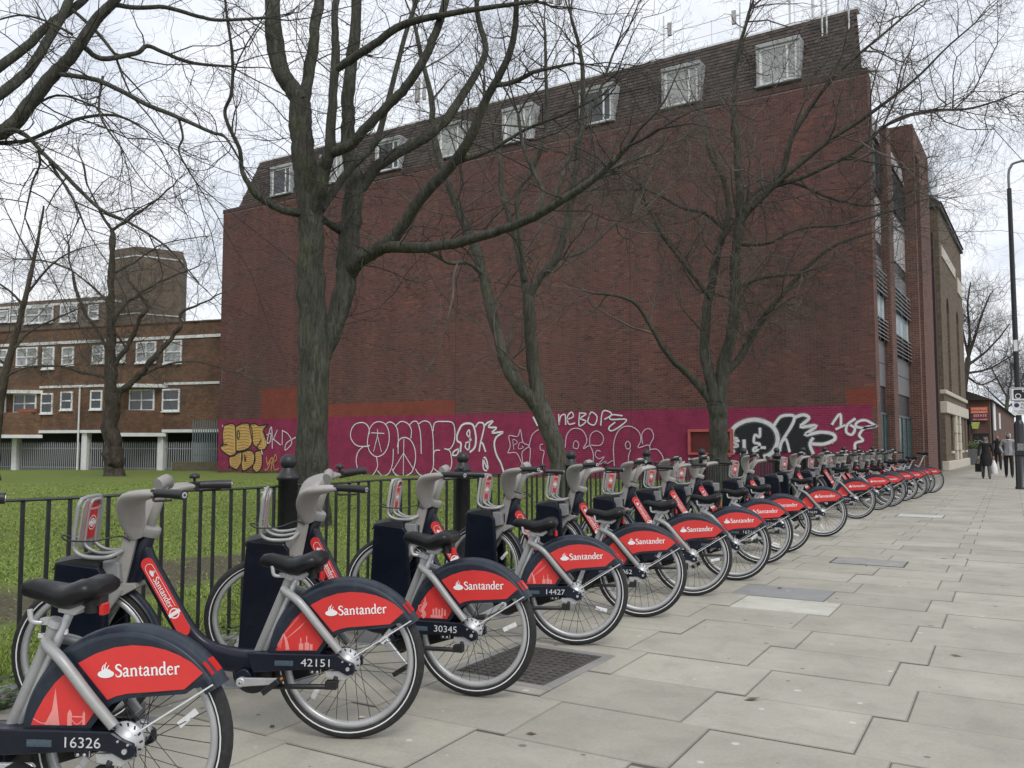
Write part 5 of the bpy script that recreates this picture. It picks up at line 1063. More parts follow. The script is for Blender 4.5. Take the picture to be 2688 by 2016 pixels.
for L, w in (([(1330, 425), (1300, 410), (1310, 360), (1370, 325), (1440, 318), (1510, 345), (1545, 395), (1545, 450), (1515, 500), (1470, 520)], .085), ([(1340, 430), (1310, 440), (1330, 460), (1290, 470), (1310, 490), (1280, 515)], .06), ([(1365, 425), (1368, 490), (1385, 492)], .07), ([(1452, 360), (1450, 410), (1425, 400), (1420, 440), (1450, 450), (1440, 480), (1418, 488), (1425, 470), (1485, 470)], .055), ([(1525, 355), (1560, 305), (1600, 292), (1640, 300), (1625, 350), (1570, 440), (1560, 490)], .06), ([(1575, 435), (1595, 425), (1615, 495)], .05), ([(1640, 305), (1690, 290), (1720, 310), (1675, 355), (1760, 350), (1700, 400), (1780, 385), (1850, 395), (1860, 425), (1800, 450), (1725, 448)], .065), ([(1745, 415), (1725, 450), (1745, 505)], .06), ([(1290, 605), (1320, 590)], .05), ([(1060, 530), (1090, 540)], .04), ([(1020, 560), (1040, 545)], .04)): Ww.line(g5(L), w, .45)
for dx_, dy_, L_ in ((1345, 500, 26), (1512, 505, 34), (1735, 500, 22), (1850, 430, 20), (1560, 488, 30)): Ww.line(g5([(dx_, dy_), (dx_ + 1, dy_ + L_)]), 0.012, .5, halo=False)
Ww.build('graffiti_white_outline', m_sw)
# ================================================================== bare trees
def bark(name, a, b_, moss=(0.10, 0.115, 0.05), mossamt=0.35, sc=9.0):
    N = NT(name); p = N.pos(); v = N.mapv(p, (1, 1, 0.28)); n = N.noise(sc, 7, 0.7, v, dist=0.7)
    c = N.mix(N.ramp(n, [(0.32, 0), (0.68, 1)]), a, b_); c = N.mix(N.ramp(N.noise(1.6, 6, 0.7, p), [(0.5, 0), (0.7, mossamt)]), c, moss)
    fu = N.noise(1.0, 5, 0.65, N.mapv(p, (38, 38, 4.2)), dist=0.9)
    c = N.mix(1.0, c, N.ramp(fu, [(0.34, 0.62), (0.52, 1.08)]), 'MULTIPLY')
    N.set(color=c, rough=0.93, spec=0.2); N.bump(N.math('ADD', N.math('MULTIPLY', N.ramp(fu, [(0.3, 0.0), (0.55, 1.0)]), 1.2), n), 0.7, 0.02); return N.m
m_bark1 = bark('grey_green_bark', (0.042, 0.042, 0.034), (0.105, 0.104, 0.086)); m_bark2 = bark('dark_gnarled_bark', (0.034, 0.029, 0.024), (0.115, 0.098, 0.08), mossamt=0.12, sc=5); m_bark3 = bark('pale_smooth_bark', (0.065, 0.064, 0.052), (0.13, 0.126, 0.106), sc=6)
m_twig = mat('twig_bark', (0.040, 0.034, 0.030), 0.9, 0, 0.4, 3, obj=False); m_twig2 = mat('pale_twig_bark', (0.085, 0.075, 0.065), 0.9, 0, 0.35, 3, obj=False)
TWN = []
m_twig3 = mat('brown_twig_bark', (0.105, 0.092, 0.078), 0.9, 0, 0.4, 3, obj=False)
class Twigs:
    def __init__(s): s.V = []; s.F = []; s.n = 0
    def add(s, P, r0, r1, n=3):
        k = len(P); T = np.gradient(P, axis=0); T /= np.linalg.norm(T, axis=1)[:, None] + 1e-9
        ref = np.array([0.31, 0.52, 0.8]); U = np.cross(T, ref); U /= np.linalg.norm(U, axis=1)[:, None] + 1e-9; Wv = np.cross(T, U)
        r = np.linspace(r0, r1, k)[:, None]; ang = 2 * np.pi * np.arange(n) / n
        V = (P[:, None, :] + (U[:, None, :] * np.cos(ang)[None, :, None] + Wv[:, None, :] * np.sin(ang)[None, :, None]) * r[:, None, :]).reshape(-1, 3)
        i = np.arange(k - 1)[:, None] * n; j = np.arange(n)[None, :]; j2 = (j + 1) % n
        F = np.stack([i + j, i + j2, i + n + j2, i + n + j], -1).reshape(-1, 4) + s.n
        s.V.append(V); s.F.append(F); s.n += len(V)
    def build(s, nm, m, parent, base):
        V = np.concatenate(s.V) - np.array(base); F = np.concatenate(s.F); me = bpy.data.meshes.new(nm)
        me.vertices.add(len(V)); me.vertices.foreach_set('co', V.astype(np.float32).ravel()); me.loops.add(F.size); me.loops.foreach_set('vertex_index', F.astype(np.int32).ravel()); me.polygons.add(len(F))
        me.polygons.foreach_set('loop_start', np.arange(0, F.size, 4, dtype=np.int32)); me.polygons.foreach_set('loop_total', np.full(len(F), 4, np.int32)); me.polygons.foreach_set('use_smooth', np.ones(len(F), bool)); me.update(calc_edges=True); me.materials.append(m)
        return link(nm, me, parent)
def unit(v): return v / (np.linalg.norm(v) + 1e-9)
def wander(p, d, L, n, jit, up):
    P = [p]; d = unit(d)
    for k in range(n):
        d = unit(d + rng.normal(0, jit, 3) + np.array([0, 0, up])); P.append(P[-1] + d * L / n)
    return np.array(P)
def sprout(tw, P, r0, r1, level, cfg, L0=None):
    """grow side shoots along polyline P"""
    if level >= len(cfg): return
    seg = np.linalg.norm(np.diff(P, axis=0), axis=1); tot = seg.sum(); sp_, Lm, rr, up, start = cfg[level]
    cnt = rng.poisson(tot / sp_ * (1 - start))
    cum = np.concatenate([[0], np.cumsum(seg)])
    for _ in range(cnt):
        t = tot * (start + (1 - start) * rng.random()); i = min(len(seg) - 1, int(np.searchsorted(cum, t) - 1)); i = max(i, 0); f = (t - cum[i]) / (seg[i] + 1e-9); p = P[i] * (1 - f) + P[i + 1] * f
        T = unit(P[i + 1] - P[i]); q = rng.normal(0, 1, 3); q = unit(q - T * q.dot(T)); d = T * rng.uniform(0.25, 0.9) + q * rng.uniform(0.6, 1.1)
        pr = r0 + (r1 - r0) * t / tot; r = min(rr * rng.uniform(0.5, 1.05), pr * 0.7); L = Lm * rng.uniform(0.45, 1.4) * (1 - 0.35 * t / tot)
        n = 5 if level < 2 else 3; Q = wander(p, d, L, n + 1, 0.27 if level < 2 else 0.34, up); tw.add(Q, r, max(r * 0.28, 0.0014), 4 if level == 0 else 3); sprout(tw, Q, r, r * 0.32, level + 1, cfg)
def tree(name, label, base_px, depth, limbs, barkm, twigm, cfg, lawn=True, jitter=0.35, flare=1.35, knots=0):
    """limbs: list of (points [(px,py,width_px,(ddepth))...]) the first is the trunk"""
    B = W(base_px[0], base_px[1], depth); base = Vector((B.x, B.y, lawn_z(B.x) if lawn else 0.0)); root = empty(name, base); tag(root, label, 'tree', 'bare winter trees')
    tw = Twigs(); first = True
    for li, pts in enumerate(limbs):
        dd = 0; P = []; Rd = []
        for k, q in enumerate(pts):
            de = depth + (q[3] if len(q) > 3 else 0); P.append(W(q[0], q[1], de)); Rd.append(0.5 * q[2] * de / FPX)
        if li == 0: P[0].z = base.z - 0.15
        m = 5; S = smooth_path(P, m); rr = []
        for i in range(len(P) - 1): rr += [Rd[i] + (Rd[i + 1] - Rd[i]) * k / m for k in range(m)]
        rr.append(Rd[-1])
        if li == 0: rr = [r * (1 + (flare - 1) * max(0, 1 - (S[i].z - S[0].z) / 0.55) ** 2) for i, r in enumerate(rr)]
        b = MB(); nn = 18 if rr[0] > 0.12 else 10; base_r = []
        S2 = [p + Vector((random.gauss(0, 1), random.gauss(0, 1), random.gauss(0, 1))) * (rr[i] * 0.06) if 0 < i < len(S) - 1 else p for i, p in enumerate(S)]
        b.tube(S2, rr, nn, cap=True)
        if rr[0] > 0.1 or knots:   # uneven bole
            b.v = [tuple(Vector(v) + Vector((math.sin(v[2] * 7 + v[0] * 9), math.cos(v[2] * 5 + v[1] * 11), 0)) * (0.008 + knots)) for v in b.v]
        b.v = [tuple(Vector(v) - base) for v in b.v]; b.build('trunk' if li == 0 else 'limb', barkm, root)
        PA = np.array([tuple(p) for p in S]);
        if li == 0 and len(pts) < 9: continue
        if li == 0: PA = PA[len(PA) // 2:]; rr = rr[len(rr) // 2:]
        sprout(tw, PA, rr[0], rr[-1], 0, cfg)
        if li > 0 and 0.006 < rr[-1] < 0.055:   # carry the limb on past the traced end
            d = PA[-1] - PA[-2]
            for _ in range(3): Q = wander(PA[-1], unit(d) + rng.normal(0, 0.35, 3), 1.7 * rng.uniform(0.7, 1.3), 6, 0.15, 0.03); tw.add(Q, rr[-1] * 0.7, 0.003, 4); sprout(tw, Q, rr[-1] * 0.6, 0.003, 1, cfg)
    TWN.append((name, tw.n))
    if tw.n: tag(tw.build('crown', twigm, root, tuple(base)), kind='stuff')
    return root
CF = [(0.30, 1.8, 0.013, 0.02, 0.06), (0.21, 0.8, 0.0058, 0.01, 0.08), (0.13, 0.30, 0.0030, 0.03, 0.1)]
CFs = [(0.36, 1.7, 0.010, 0.02, 0.06), (0.22, 0.75, 0.005, 0.01, 0.08), (0.14, 0.28, 0.0027, 0.03, 0.1)]
# big two-stemmed tree just behind the railing
T1 = [[(820, 1378, 92), (820, 1300, 88), (821, 1150, 82), (820, 900, 76), (816, 700, 68), (815, 580, 64), (805, 470, 63), (796, 390, 62), (787, 320, 60), (790, 262, 52)],
 [(790, 270, 46), (765, 230, 46), (739, 190, 45), (724, 120, 45), (716, 50, 42), (718, -40, 38, .3)], [(792, 275, 36), (808, 215, 31, .2), (822, 115, 29, .4), (834, 25, 27, .6), (842, -60, 24, .8)],
 [(818, 590, 40), (830, 540, 38, -.1), (841, 498, 36, -.2), (850, 445, 35, -.3), (864, 400, 30, -.4), (870, 295, 25, -.5), (880, 181, 23, -.5), (878, 84, 20, -.5), (884, -20, 17, -.4)],
 [(879, 185, 18, -.5), (916, 160, 22, -.6), (980, 118, 21, -.8), (1056, 67, 20, -.9), (1148, 42, 17, -1.1), (1275, 21, 13, -1.3), (1402, 4, 9, -1.4)],
 [(856, 425, 26, -.3), (872, 402, 27, -.4), (893, 393, 27, -.5), (921, 380, 26, -.6), (963, 333, 26, -.7), (1005, 291, 25, -.8), (1056, 240, 25, -.9), (1098, 181, 24, -1.), (1136, 105, 22, -1.), (1165, 21, 20, -1.), (1175, -40, 18, -1)],
 [(842, 548, 26), (878, 498, 22, .2), (916, 447, 20, .3), (959, 405, 19, .5), (992, 359, 17, .6), (1022, 253, 14, .9), (1060, 105, 12, 1.1), (1094, 0, 10, 1.2)],
 [(800, 560, 26), (760, 556, 23, -.2), (726, 544, 21, -.3), (676, 515, 18, -.5), (645, 470, 14, -.6), (634, 440, 12, -.6), (629, 392, 11, -.7), (598, 325, 10, -.8), (591, 289, 9, -.8), (608, 241, 9, -.9), (610, 145, 8, -.9), (598, 63, 7, -1), (591, 0, 6, -1)],
 [(828, 1010, 36, .05), (846, 935, 48, .15), (872, 865, 54, .3), (905, 753, 56, .5), (912, 683, 58, .55), (918, 600, 56, .6), (927, 520, 52, .7), (929, 464, 48, .8), (916, 401, 38, .9), (914, 316, 35, 1.), (914, 232, 33, 1.), (933, 84, 29, 1.2), (938, -20, 25, 1.3)],
 [(853, 578, 17, .1), (872, 592, 20, .3), (895, 606, 22, .5)],
 [(915, 715, 48, .5), (942, 682, 42, .35), (984, 660, 38, .2), (1027, 632, 40, 0)], [(985, 660, 30, .2), (1020, 636, 33, 0), (1052, 598, 31, -.1), (1106, 519, 30, -.3), (1170, 451, 28, -.5), (1216, 392, 27, -.7), (1246, 337, 25, -.8), (1275, 262, 22, -.9), (1326, 169, 19, -1.1), (1351, 84, 16, -1.2), (1356, -20, 13, -1.3)],
 [(985, 658, 30, .2), (1015, 648, 32, 0), (1048, 648, 31, -.2), (1106, 651, 29, -.6), (1212, 634, 27, -1.1), (1317, 603, 25, -1.6), (1402, 569, 23, -2.), (1444, 544, 22, -2.2), (1522, 497, 20, -2.5), (1590, 443, 17, -2.7), (1648, 384, 14, -2.9)],
 [(932, 505, 36, .75), (955, 480, 32, .8), (1005, 426, 30, .9), (1106, 367, 28, 1.1), (1161, 325, 26, 1.2), (1203, 270, 23, 1.3), (1246, 198, 20, 1.4), (1275, 131, 17, 1.5), (1254, 42, 13, 1.5), (1248, -20, 11, 1.5)],
 [(1450, 540, 12, -2.2), (1470, 480, 10, -2.2), (1492, 420, 9, -2.), (1535, 330, 8, -1.8), (1570, 250, 7, -1.7), (1610, 140, 6, -1.6)], [(1410, 566, 13, -2.), (1425, 505, 12, -1.9), (1400, 450, 11, -1.8), (1375, 390, 10, -1.7), (1360, 300, 8, -1.6)],
 [(1190, 430, 12, -.5), (1280, 398, 10, -.8), (1380, 340, 8, -1.), (1480, 300, 7, -1.3), (1580, 250, 5, -1.5)], [(1300, 225, 13, -1), (1350, 215, 13, -1.1), (1400, 190, 11, -1.3), (1440, 180, 9, -1.4), (1510, 165, 7, -1.5)]]
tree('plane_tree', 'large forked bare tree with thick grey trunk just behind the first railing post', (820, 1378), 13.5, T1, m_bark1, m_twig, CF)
T2 = [[(1484, 1336, 62), (1476, 1270, 54), (1462, 1190, 50), (1440, 1120, 48), (1412, 1062, 46)],
 [(1412, 1066, 36), (1385, 1035, 36), (1357, 1005, 35), (1326, 950, 32, .1), (1308, 880, 30, .2), (1290, 815, 28, .3), (1274, 750, 27, .4), (1262, 690, 26, .5), (1244, 640, 25, .6), (1208, 561, 23, .8), (1178, 485, 21, .9), (1148, 401, 19, 1.), (1136, 337, 17, 1.), (1134, 270, 15, 1.), (1106, 148, 12, 1.1), (1085, 50, 9, 1.2)],
 [(1412, 1070, 38), (1410, 1022, 38), (1400, 960, 36), (1394, 900, 33, -.1), (1391, 838, 31, -.2), (1386, 778, 30, -.2)],
 [(1386, 785, 24, -.2), (1416, 729, 23, -.3), (1458, 680, 22, -.4), (1489, 590, 20, -.5), (1503, 500, 18, -.6), (1513, 429, 17, -.7), (1529, 290, 14, -.8), (1527, 158, 11, -.9), (1499, 45, 8, -1)],
 [(1386, 790, 22, -.2), (1373, 717, 20, -.1), (1355, 632, 18, 0), (1334, 560, 16, .1), (1317, 500, 15, .2), (1313, 422, 13, .3), (1296, 350, 10, .4), (1270, 250, 8, .5)],
 [(1378, 735, 14, -.2), (1362, 600, 13, -.5), (1359, 506, 12, -.6), (1393, 456, 12, -.7), (1423, 380, 12, -.8), (1435, 295, 10, -.9), (1433, 190, 9, -1), (1431, 84, 7, -1)],
 [(1268, 720, 14, .4), (1230, 690, 12, .2), (1180, 690, 10, 0), (1120, 660, 8, -.2), (1060, 655, 6, -.3)], [(1500, 520, 11, -.6), (1560, 470, 10, -.7), (1640, 430, 8, -.9), (1720, 400, 6, -1)], [(1455, 682, 10, -.4), (1530, 660, 9, -.2), (1600, 600, 7, 0), (1660, 560, 5, .2)]]
tree('plane_tree', 'leaning bare tree with two grey stems before the lilac lettering', (1484, 1336), 16.7, T2, m_bark3, m_twig3, [(0.5, 3.0, 0.026, 0.055, 0.06), (0.3, 1.5, 0.0110, 0.025, 0.08), (0.23, 0.8, 0.0056, 0.01, 0.08), (0.19, 0.34, 0.0032, 0.03, 0.1)])
T3 = [[(1890, 1296, 62), (1888, 1230, 52), (1888, 1160, 48), (1885, 1095, 48), (1880, 1052, 48)],
 [(1876, 1066, 22), (1852, 1035, 20), (1832, 1010, 19), (1800, 977, 17), (1768, 948, 15, -.2), (1735, 905, 13, -.3), (1705, 850, 12, -.4), (1672, 800, 10, -.5), (1628, 778, 8, -.6), (1560, 770, 6, -.8)],
 [(1876, 1060, 32), (1865, 998, 30), (1853, 945, 28, .2), (1850, 890, 25, .3), (1858, 800, 23, .4), (1870, 740, 22, .5), (1885, 660, 20, .6), (1905, 590, 18, .6), (1912, 540, 16, .7), (1898, 470, 13, .8), (1860, 400, 10, .9), (1850, 330, 8, 1)],
 [(1888, 1055, 36), (1894, 1010, 35), (1900, 950, 33), (1918, 895, 30, -.1), (1930, 790, 28, -.2), (1928, 700, 26, -.2), (1938, 610, 24, -.3), (1942, 540, 22, -.3), (1938, 452, 18, -.3), (1930, 330, 15, -.3), (1928, 226, 12, -.3), (1938, 136, 10, -.3), (1970, 23, 8, -.3)],
 [(1903, 980, 22, .1), (1944, 936, 20, .2), (1993, 851, 17, .4), (2066, 760, 14, .6), (2130, 690, 11, .8), (2200, 640, 8, 1), (2290, 610, 5, 1.2)],
 [(1938, 600, 20, -.3), (1961, 556, 20, -.4), (2010, 506, 18, -.6), (2056, 443, 16, -.8), (2078, 362, 14, -.9), (2119, 294, 12, -1), (2169, 226, 10, -1.2), (2236, 158, 8, -1.4), (2330, 80, 6, -1.6), (2410, 10, 4, -1.8)],
 [(1975, 545, 16, -.5), (2040, 480, 15, -.8), (2096, 434, 14, -1.1), (2169, 375, 12, -1.4), (2282, 300, 10, -1.8), (2400, 210, 7, -2.2), (2480, 130, 5, -2.4), (2560, 60, 4, -2.6)],
 [(2030, 490, 13, -.7), (2120, 460, 11, -1.1), (2240, 400, 9, -1.6), (2339, 321, 8, -2), (2436, 291, 7, -2.3), (2529, 287, 6, -2.6), (2601, 270, 5, -2.8), (2680, 240, 3, -3)],
 [(1942, 560, 12, -.3), (1990, 500, 9, .2), (2080, 480, 8, .4), (2180, 520, 7, .5), (2290, 540, 5, .6), (2400, 500, 4, .6)], [(1928, 640, 10, 0), (2010, 640, 9, -.5), (2100, 600, 8, -.9), (2210, 590, 6, -1.3), (2320, 560, 5, -1.6), (2440, 520, 3, -1.9)],
 [(1898, 600, 11, .6), (1850, 560, 10, .4), (1790, 545, 8, .2), (1700, 500, 6, 0), (1600, 500, 5, -.2)], [(1864, 780, 11, .3), (1800, 700, 9, .1), (1740, 620, 8, 0), (1690, 520, 6, -.2), (1670, 420, 5, -.3)], [(1925, 760, 10, -.2), (2000, 730, 8, -.6), (2090, 720, 6, -1)]]
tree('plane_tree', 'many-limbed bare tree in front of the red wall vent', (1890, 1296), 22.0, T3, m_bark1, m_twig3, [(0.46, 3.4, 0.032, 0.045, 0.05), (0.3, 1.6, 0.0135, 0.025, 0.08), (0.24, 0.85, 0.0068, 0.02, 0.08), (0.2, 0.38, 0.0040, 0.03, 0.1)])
T4 = [[(302, 1254, 58), (300, 1215, 54), (295, 1170, 50), (290, 1106, 45), (296, 1056, 40), (291, 1001, 35), (291, 895, 24), (291, 769, 20), (295, 642, 15), (294, 603, 14)],
 [(294, 605, 11), (262, 555, 9), (231, 482, 6), (215, 420, 4)], [(294, 605, 11), (333, 579, 10), (415, 521, 6), (470, 470, 4)], [(300, 1060, 22), (318, 1028, 21), (359, 992, 20), (405, 938, 18), (447, 891, 15), (473, 853, 13), (478, 819, 10), (527, 798, 6), (580, 770, 4)],
 [(296, 985, 17), (306, 950, 16), (338, 904, 15), (367, 836, 13), (386, 798, 10), (340, 740, 6)], [(288, 945, 15), (274, 904, 14), (249, 853, 12), (228, 828, 11), (203, 769, 9), (186, 705, 7), (180, 640, 5)], [(284, 995, 13), (250, 983, 11), (207, 976, 10), (150, 960, 5), (60, 962, 4), (0, 965, 3)],
 [(291, 850, 10), (340, 790, 8), (420, 740, 6), (520, 700, 4)], [(291, 800, 9), (230, 740, 7), (140, 690, 5), (40, 680, 4)], [(292, 720, 8), (350, 690, 6), (430, 640, 4), (540, 620, 3)], [(350, 1000, 9), (430, 960, 7), (520, 950, 5), (640, 985, 3)], [(330, 915, 8), (300, 860, 7), (330, 800, 6), (400, 760, 4)]]
tree('cherry_tree', 'gnarled dark cherry tree with twisted trunk on the lawn before the flats', (302, 1254), 38.0, [[(q[0], q[1], q[2] * (0.92 if k == 0 else 0.8)) for q in l] for k, l in enumerate(T4)], m_bark2, m_twig3, [(0.27, 3.0, 0.018, 0.01, 0.05), (0.27, 1.5, 0.0085, -0.01, 0.08), (0.25, 0.7, 0.0050, 0.01, 0.1)], knots=0.03, flare=1.15)
T5 = [[(-18, 1256, 50), (-14, 1150, 42), (4, 1030, 34), (25, 938, 26), (46, 862, 22), (68, 777, 19), (84, 705, 15), (101, 621, 11), (115, 540, 7)],
 [(30, 925, 12), (80, 870, 9), (150, 835, 7), (230, 800, 4)], [(60, 800, 11), (20, 760, 8), (-40, 720, 6)], [(72, 770, 10), (130, 700, 8), (190, 660, 5), (260, 640, 3)], [(90, 690, 8), (50, 620, 6), (20, 560, 4)], [(20, 960, 10), (-40, 920, 8)], [(12, 990, 9), (70, 965, 7), (140, 962, 5), (210, 955, 3)]]
tree('cherry_tree', 'slender bare tree cut by the left edge of the picture', (-18, 1256), 33.0, [[(q[0], q[1], q[2] * 0.68) for q in l] for l in T5], m_bark2, m_twig3, [(0.30, 2.8, 0.016, 0.01, 0.05), (0.28, 1.4, 0.008, -0.01, 0.08), (0.26, 0.65, 0.0046, 0.01, 0.1)])
T6 = [[(-620, 1420, 130), (-600, 1100, 110), (-540, 800, 95), (-420, 600, 80), (-260, 470, 60)], [(-260, 470, 44), (-120, 400, 40), (-24, 357, 37), (29, 333, 36), (77, 275, 35), (140, 198, 33), (193, 140, 30), (251, 53, 27), (299, 5, 24), (335, -60, 20)],
 [(-260, 470, 32), (-100, 320, 29), (-24, 265, 28), (58, 203, 26, .4), (111, 130, 24, .7), (169, 29, 22, 1), (195, -40, 19, 1.1)], [(-260, 470, 28), (-90, 240, 26, .3), (-24, 193, 25, .5), (72, 120, 23, .8), (121, 72, 22, 1), (203, 14, 20, 1.2), (260, -40, 16, 1.3)],
 [(145, 193, 13, 0), (241, 207, 13, -.2), (313, 236, 12, -.3), (386, 275, 12, -.4), (458, 304, 11, -.5), (555, 347, 9, -.6), (593, 362, 7, -.7), (640, 440, 4, -.8)], [(-60, 385, 12, 0), (39, 340, 11, -.2), (121, 410, 11, -.3), (193, 482, 11, -.4), (265, 550, 9, -.5), (338, 584, 7, -.6), (440, 650, 5, -.7), (520, 740, 3, -.8)],
 [(180, 145, 15, 0), (217, 123, 15, .1), (265, 154, 14, .2), (357, 140, 12, .4), (386, 121, 11, .5), (434, 140, 10, .6), (482, 159, 10, .7), (531, 169, 8, .8), (603, 174, 6, .9)], [(292, 12, 13, 0), (360, 20, 12, .2), (434, 19, 11, .3), (521, 43, 10, .5), (579, 53, 9, .6), (699, 46, 7, .8)],
 [(-60, 375, 12, 0), (58, 371, 10, .2), (145, 338, 10, .3), (217, 309, 9, .4), (309, 304, 7, .5), (380, 340, 4, .6)], [(100, 395, 7, -.2), (105, 430, 6, -.2), (85, 480, 5, -.2), (65, 570, 4, -.2)], [(130, 425, 8, -.3), (190, 520, 6, -.4), (225, 600, 4, -.4)], [(468, 306, 7, -.5), (480, 360, 6, -.5), (470, 400, 5, -.5), (515, 480, 4, -.5)], [(190, 25, 8, .5), (250, 80, 9, .5), (300, 140, 8, .4)], [(190, 90, 8, .2), (120, 55, 6, .2), (50, 40, 5, .2), (-30, 60, 4, .2)], [(270, 200, 7, -.2), (262, 300, 6, -.3), (320, 390, 4, -.4)], [(60, 300, 7, 0), (150, 250, 6, .2), (250, 280, 5, .4)]]
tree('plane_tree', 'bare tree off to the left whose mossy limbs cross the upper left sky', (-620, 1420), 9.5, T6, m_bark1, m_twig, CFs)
# ================================================================== block of flats beyond the lawn
m_fb = brick_mat('flats_brick', (0.12, 0.066, 0.042), (0.20, 0.10, 0.056), (0.15, 0.125, 0.10), (0.42, 0.46, 0.5), patch=1.0); m_fb2 = brick_mat('flats_dark_brick', (0.07, 0.045, 0.035), (0.10, 0.062, 0.045), (0.11, 0.095, 0.08), (0.6, 0.6, 0.6)); m_fb3 = brick_mat('tower_brick', (0.135, 0.108, 0.082), (0.175, 0.14, 0.105), (0.16, 0.135, 0.11), (0.85, 0.85, 0.85))
m_net = mat('net_curtain', (0.30, 0.31, 0.31), 0.4, 0, 0.3, 3, spec=0.6); m_wband = mat('white_render_band', (0.62, 0.63, 0.62), 0.7, 0, 0.1, 2, obj=False, dirt=((0.3, 0.3, 0.28), 0.4))
fA = W(560, 1165, 48.0); fB = W(0, 1165, 53.0); fd = (fA - fB); fd.z = 0; FL = fd.length; fd.normalize(); fn_ = Vector((fd.y, -fd.x, 0))     # fn_ points to the camera
if fn_.dot(_C - fA) < 0: fn_ = -fn_
FO = Vector((fA.x, fA.y, 0)); flats = empty('block_of_flats', FO); tag(flats, 'brown brick block of flats with white bands, balconies and open ground floor', 'building')
def fp(x, y, out=0.0):           # photo pixel -> (u along facade to the left, z)
    p = onP(x, y, FO + fn_ * out, fn_); return ((FO - Vector((p.x, p.y, 0))).dot(fd), p.z)
def fxyz(u, z, out): return Vector((-fd.x * u + fn_.x * out, -fd.y * u + fn_.y * out, z))
def fbox(b, u0, u1, z0, z1, o0, o1, mat=0):
    P = [fxyz(u, z, o) for u in (u0, u1) for o in (o0, o1) for z in (z0, z1)]
    b.add(P, [(0, 1, 3, 2), (4, 6, 7, 5), (0, 4, 5, 1), (2, 3, 7, 6), (0, 2, 6, 4), (1, 5, 7, 3)], mat)
cq = lambda x, y: (x * 0.422, 600 + y * 0.422)
zb1 = fp(*cq(1100, 1268))[1]; zb2 = fp(*cq(1100, 972))[1]; zb3 = fp(*cq(1000, 690))[1]; zpar = fp(*cq(1200, 582))[1]; GZ = -0.45
UMAX = 30.0
b = MB(); fbox(b, -2.5, UMAX, zb1 + 0.17, zb2, -6, 0); fbox(b, -2.5, UMAX, zb2 + 0.14, zb3, -6, 0); fbox(b, -2.5, UMAX, zb3 + 0.17, zpar, -6, 0.0); wallf = b.build('wall', m_fb, flats)
uU = fp(*cq(720, 500), -2.0)[0]; zU = fp(*cq(300, 445), -2.0)[1]
b = MB(); fbox(b, uU, UMAX, zpar, zU, -8, -2.0); b.build('upper_storey', m_fb3, flats)
for nm, z0, z1, o in (('white_band', zb1, zb1 + 0.17, 0.08), ('white_band', zb2, zb2 + 0.14, 0.06), ('white_band', zb3, zb3 + 0.17, 0.06)):
    b = MB(); fbox(b, -2.6, UMAX, z0, z1, -5.9, o); b.build(nm, m_wband, flats)
b = MB(); zq = fp(*cq(300, 482), -2.0)[1]; fbox(b, uU - 0.02, UMAX, zq, zq + 0.14, -7.9, -1.95); b.build('white_band', m_wband, flats)
b = MB(); fbox(b, -2.6, UMAX, zpar, zpar + 0.08, -6, 0.06); b.build('coping', m_fb2, flats)
b = MB(); fbox(b, -2.5, UMAX, GZ - 0.3, zb1, -6, -5.6); b.build('undercroft_wall', m_dark, flats)
def fwin(x0, y0, x1, y1, nm='window', glass=m_net, o=0.03, mull=False):
    u1, z1 = fp(*cq(x0, y0), o); u0, z0 = fp(*cq(x1, y1), o); t = 0.09
    b = MB()
    for a in ((u0, u1, z0, z0 + t), (u0, u1, z1 - t, z1), (u0, u0 + t, z0 + t, z1 - t), (u1 - t, u1, z0 + t, z1 - t), (u0 + t, u1 - t, (z0 + z1) / 2 - 0.04, (z0 + z1) / 2 + 0.04)): fbox(b, *a, o - 0.02, o + 0.05)
    if mull: fbox(b, (u0 + u1) / 2 - 0.05, (u0 + u1) / 2 + 0.05, z0 + t, z1 - t, o - 0.02, o + 0.045)
    w = b.build(nm, m_white, flats)
    for za, zb in ((z0 + t, (z0 + z1) / 2 - 0.04), ((z0 + z1) / 2 + 0.04, z1 - t)):
        b = MB(); fbox(b, u0 + t, u1 - t, za, zb, o - 0.01, o + 0.012); b.build('pane', glass, w)
    b = MB(); fbox(b, u0 - 0.03, u1 + 0.03, z0 - 0.07, z0, o - 0.02, o + 0.1); b.build('sill', m_white, w)
for q in ((258, 1025, 327, 1150), (380, 1015, 450, 1128), (565, 1007, 635, 1125), (1012, 998, 1117, 1135), (-30, 1030, 38, 1150)): fwin(*q, glass=m_glass)
fwin(88, 1030, 225, 1148, glass=m_glass, mull=True); fwin(808, 1002, 960, 1134, glass=m_glass, mull=True)
for q in ((268, 738, 335, 872), (388, 738, 458, 848), (577, 727, 648, 836), (718, 718, 780, 830), (1022, 698, 1130, 836), (-40, 755, 46, 850)): fwin(*q)
fwin(105, 742, 232, 856, mull=True); fwin(850, 707, 970, 832, mull=True)
for q in ((-30, 512, 50, 580), (62, 500, 130, 577), (160, 492, 330, 582), (378, 478, 480, 575), (552, 472, 612, 562)): fwin(*q, o=-1.93, mull=q[2] - q[0] > 100)
b = MB(); u1, z1 = fp(*cq(985, 512)); u0, z0 = fp(*cq(1370, 590)); fbox(b, u0, u1, z0, z1 - 0.35, -3.2, -3.15); b.build('roof_terrace_screen', m_net, flats)
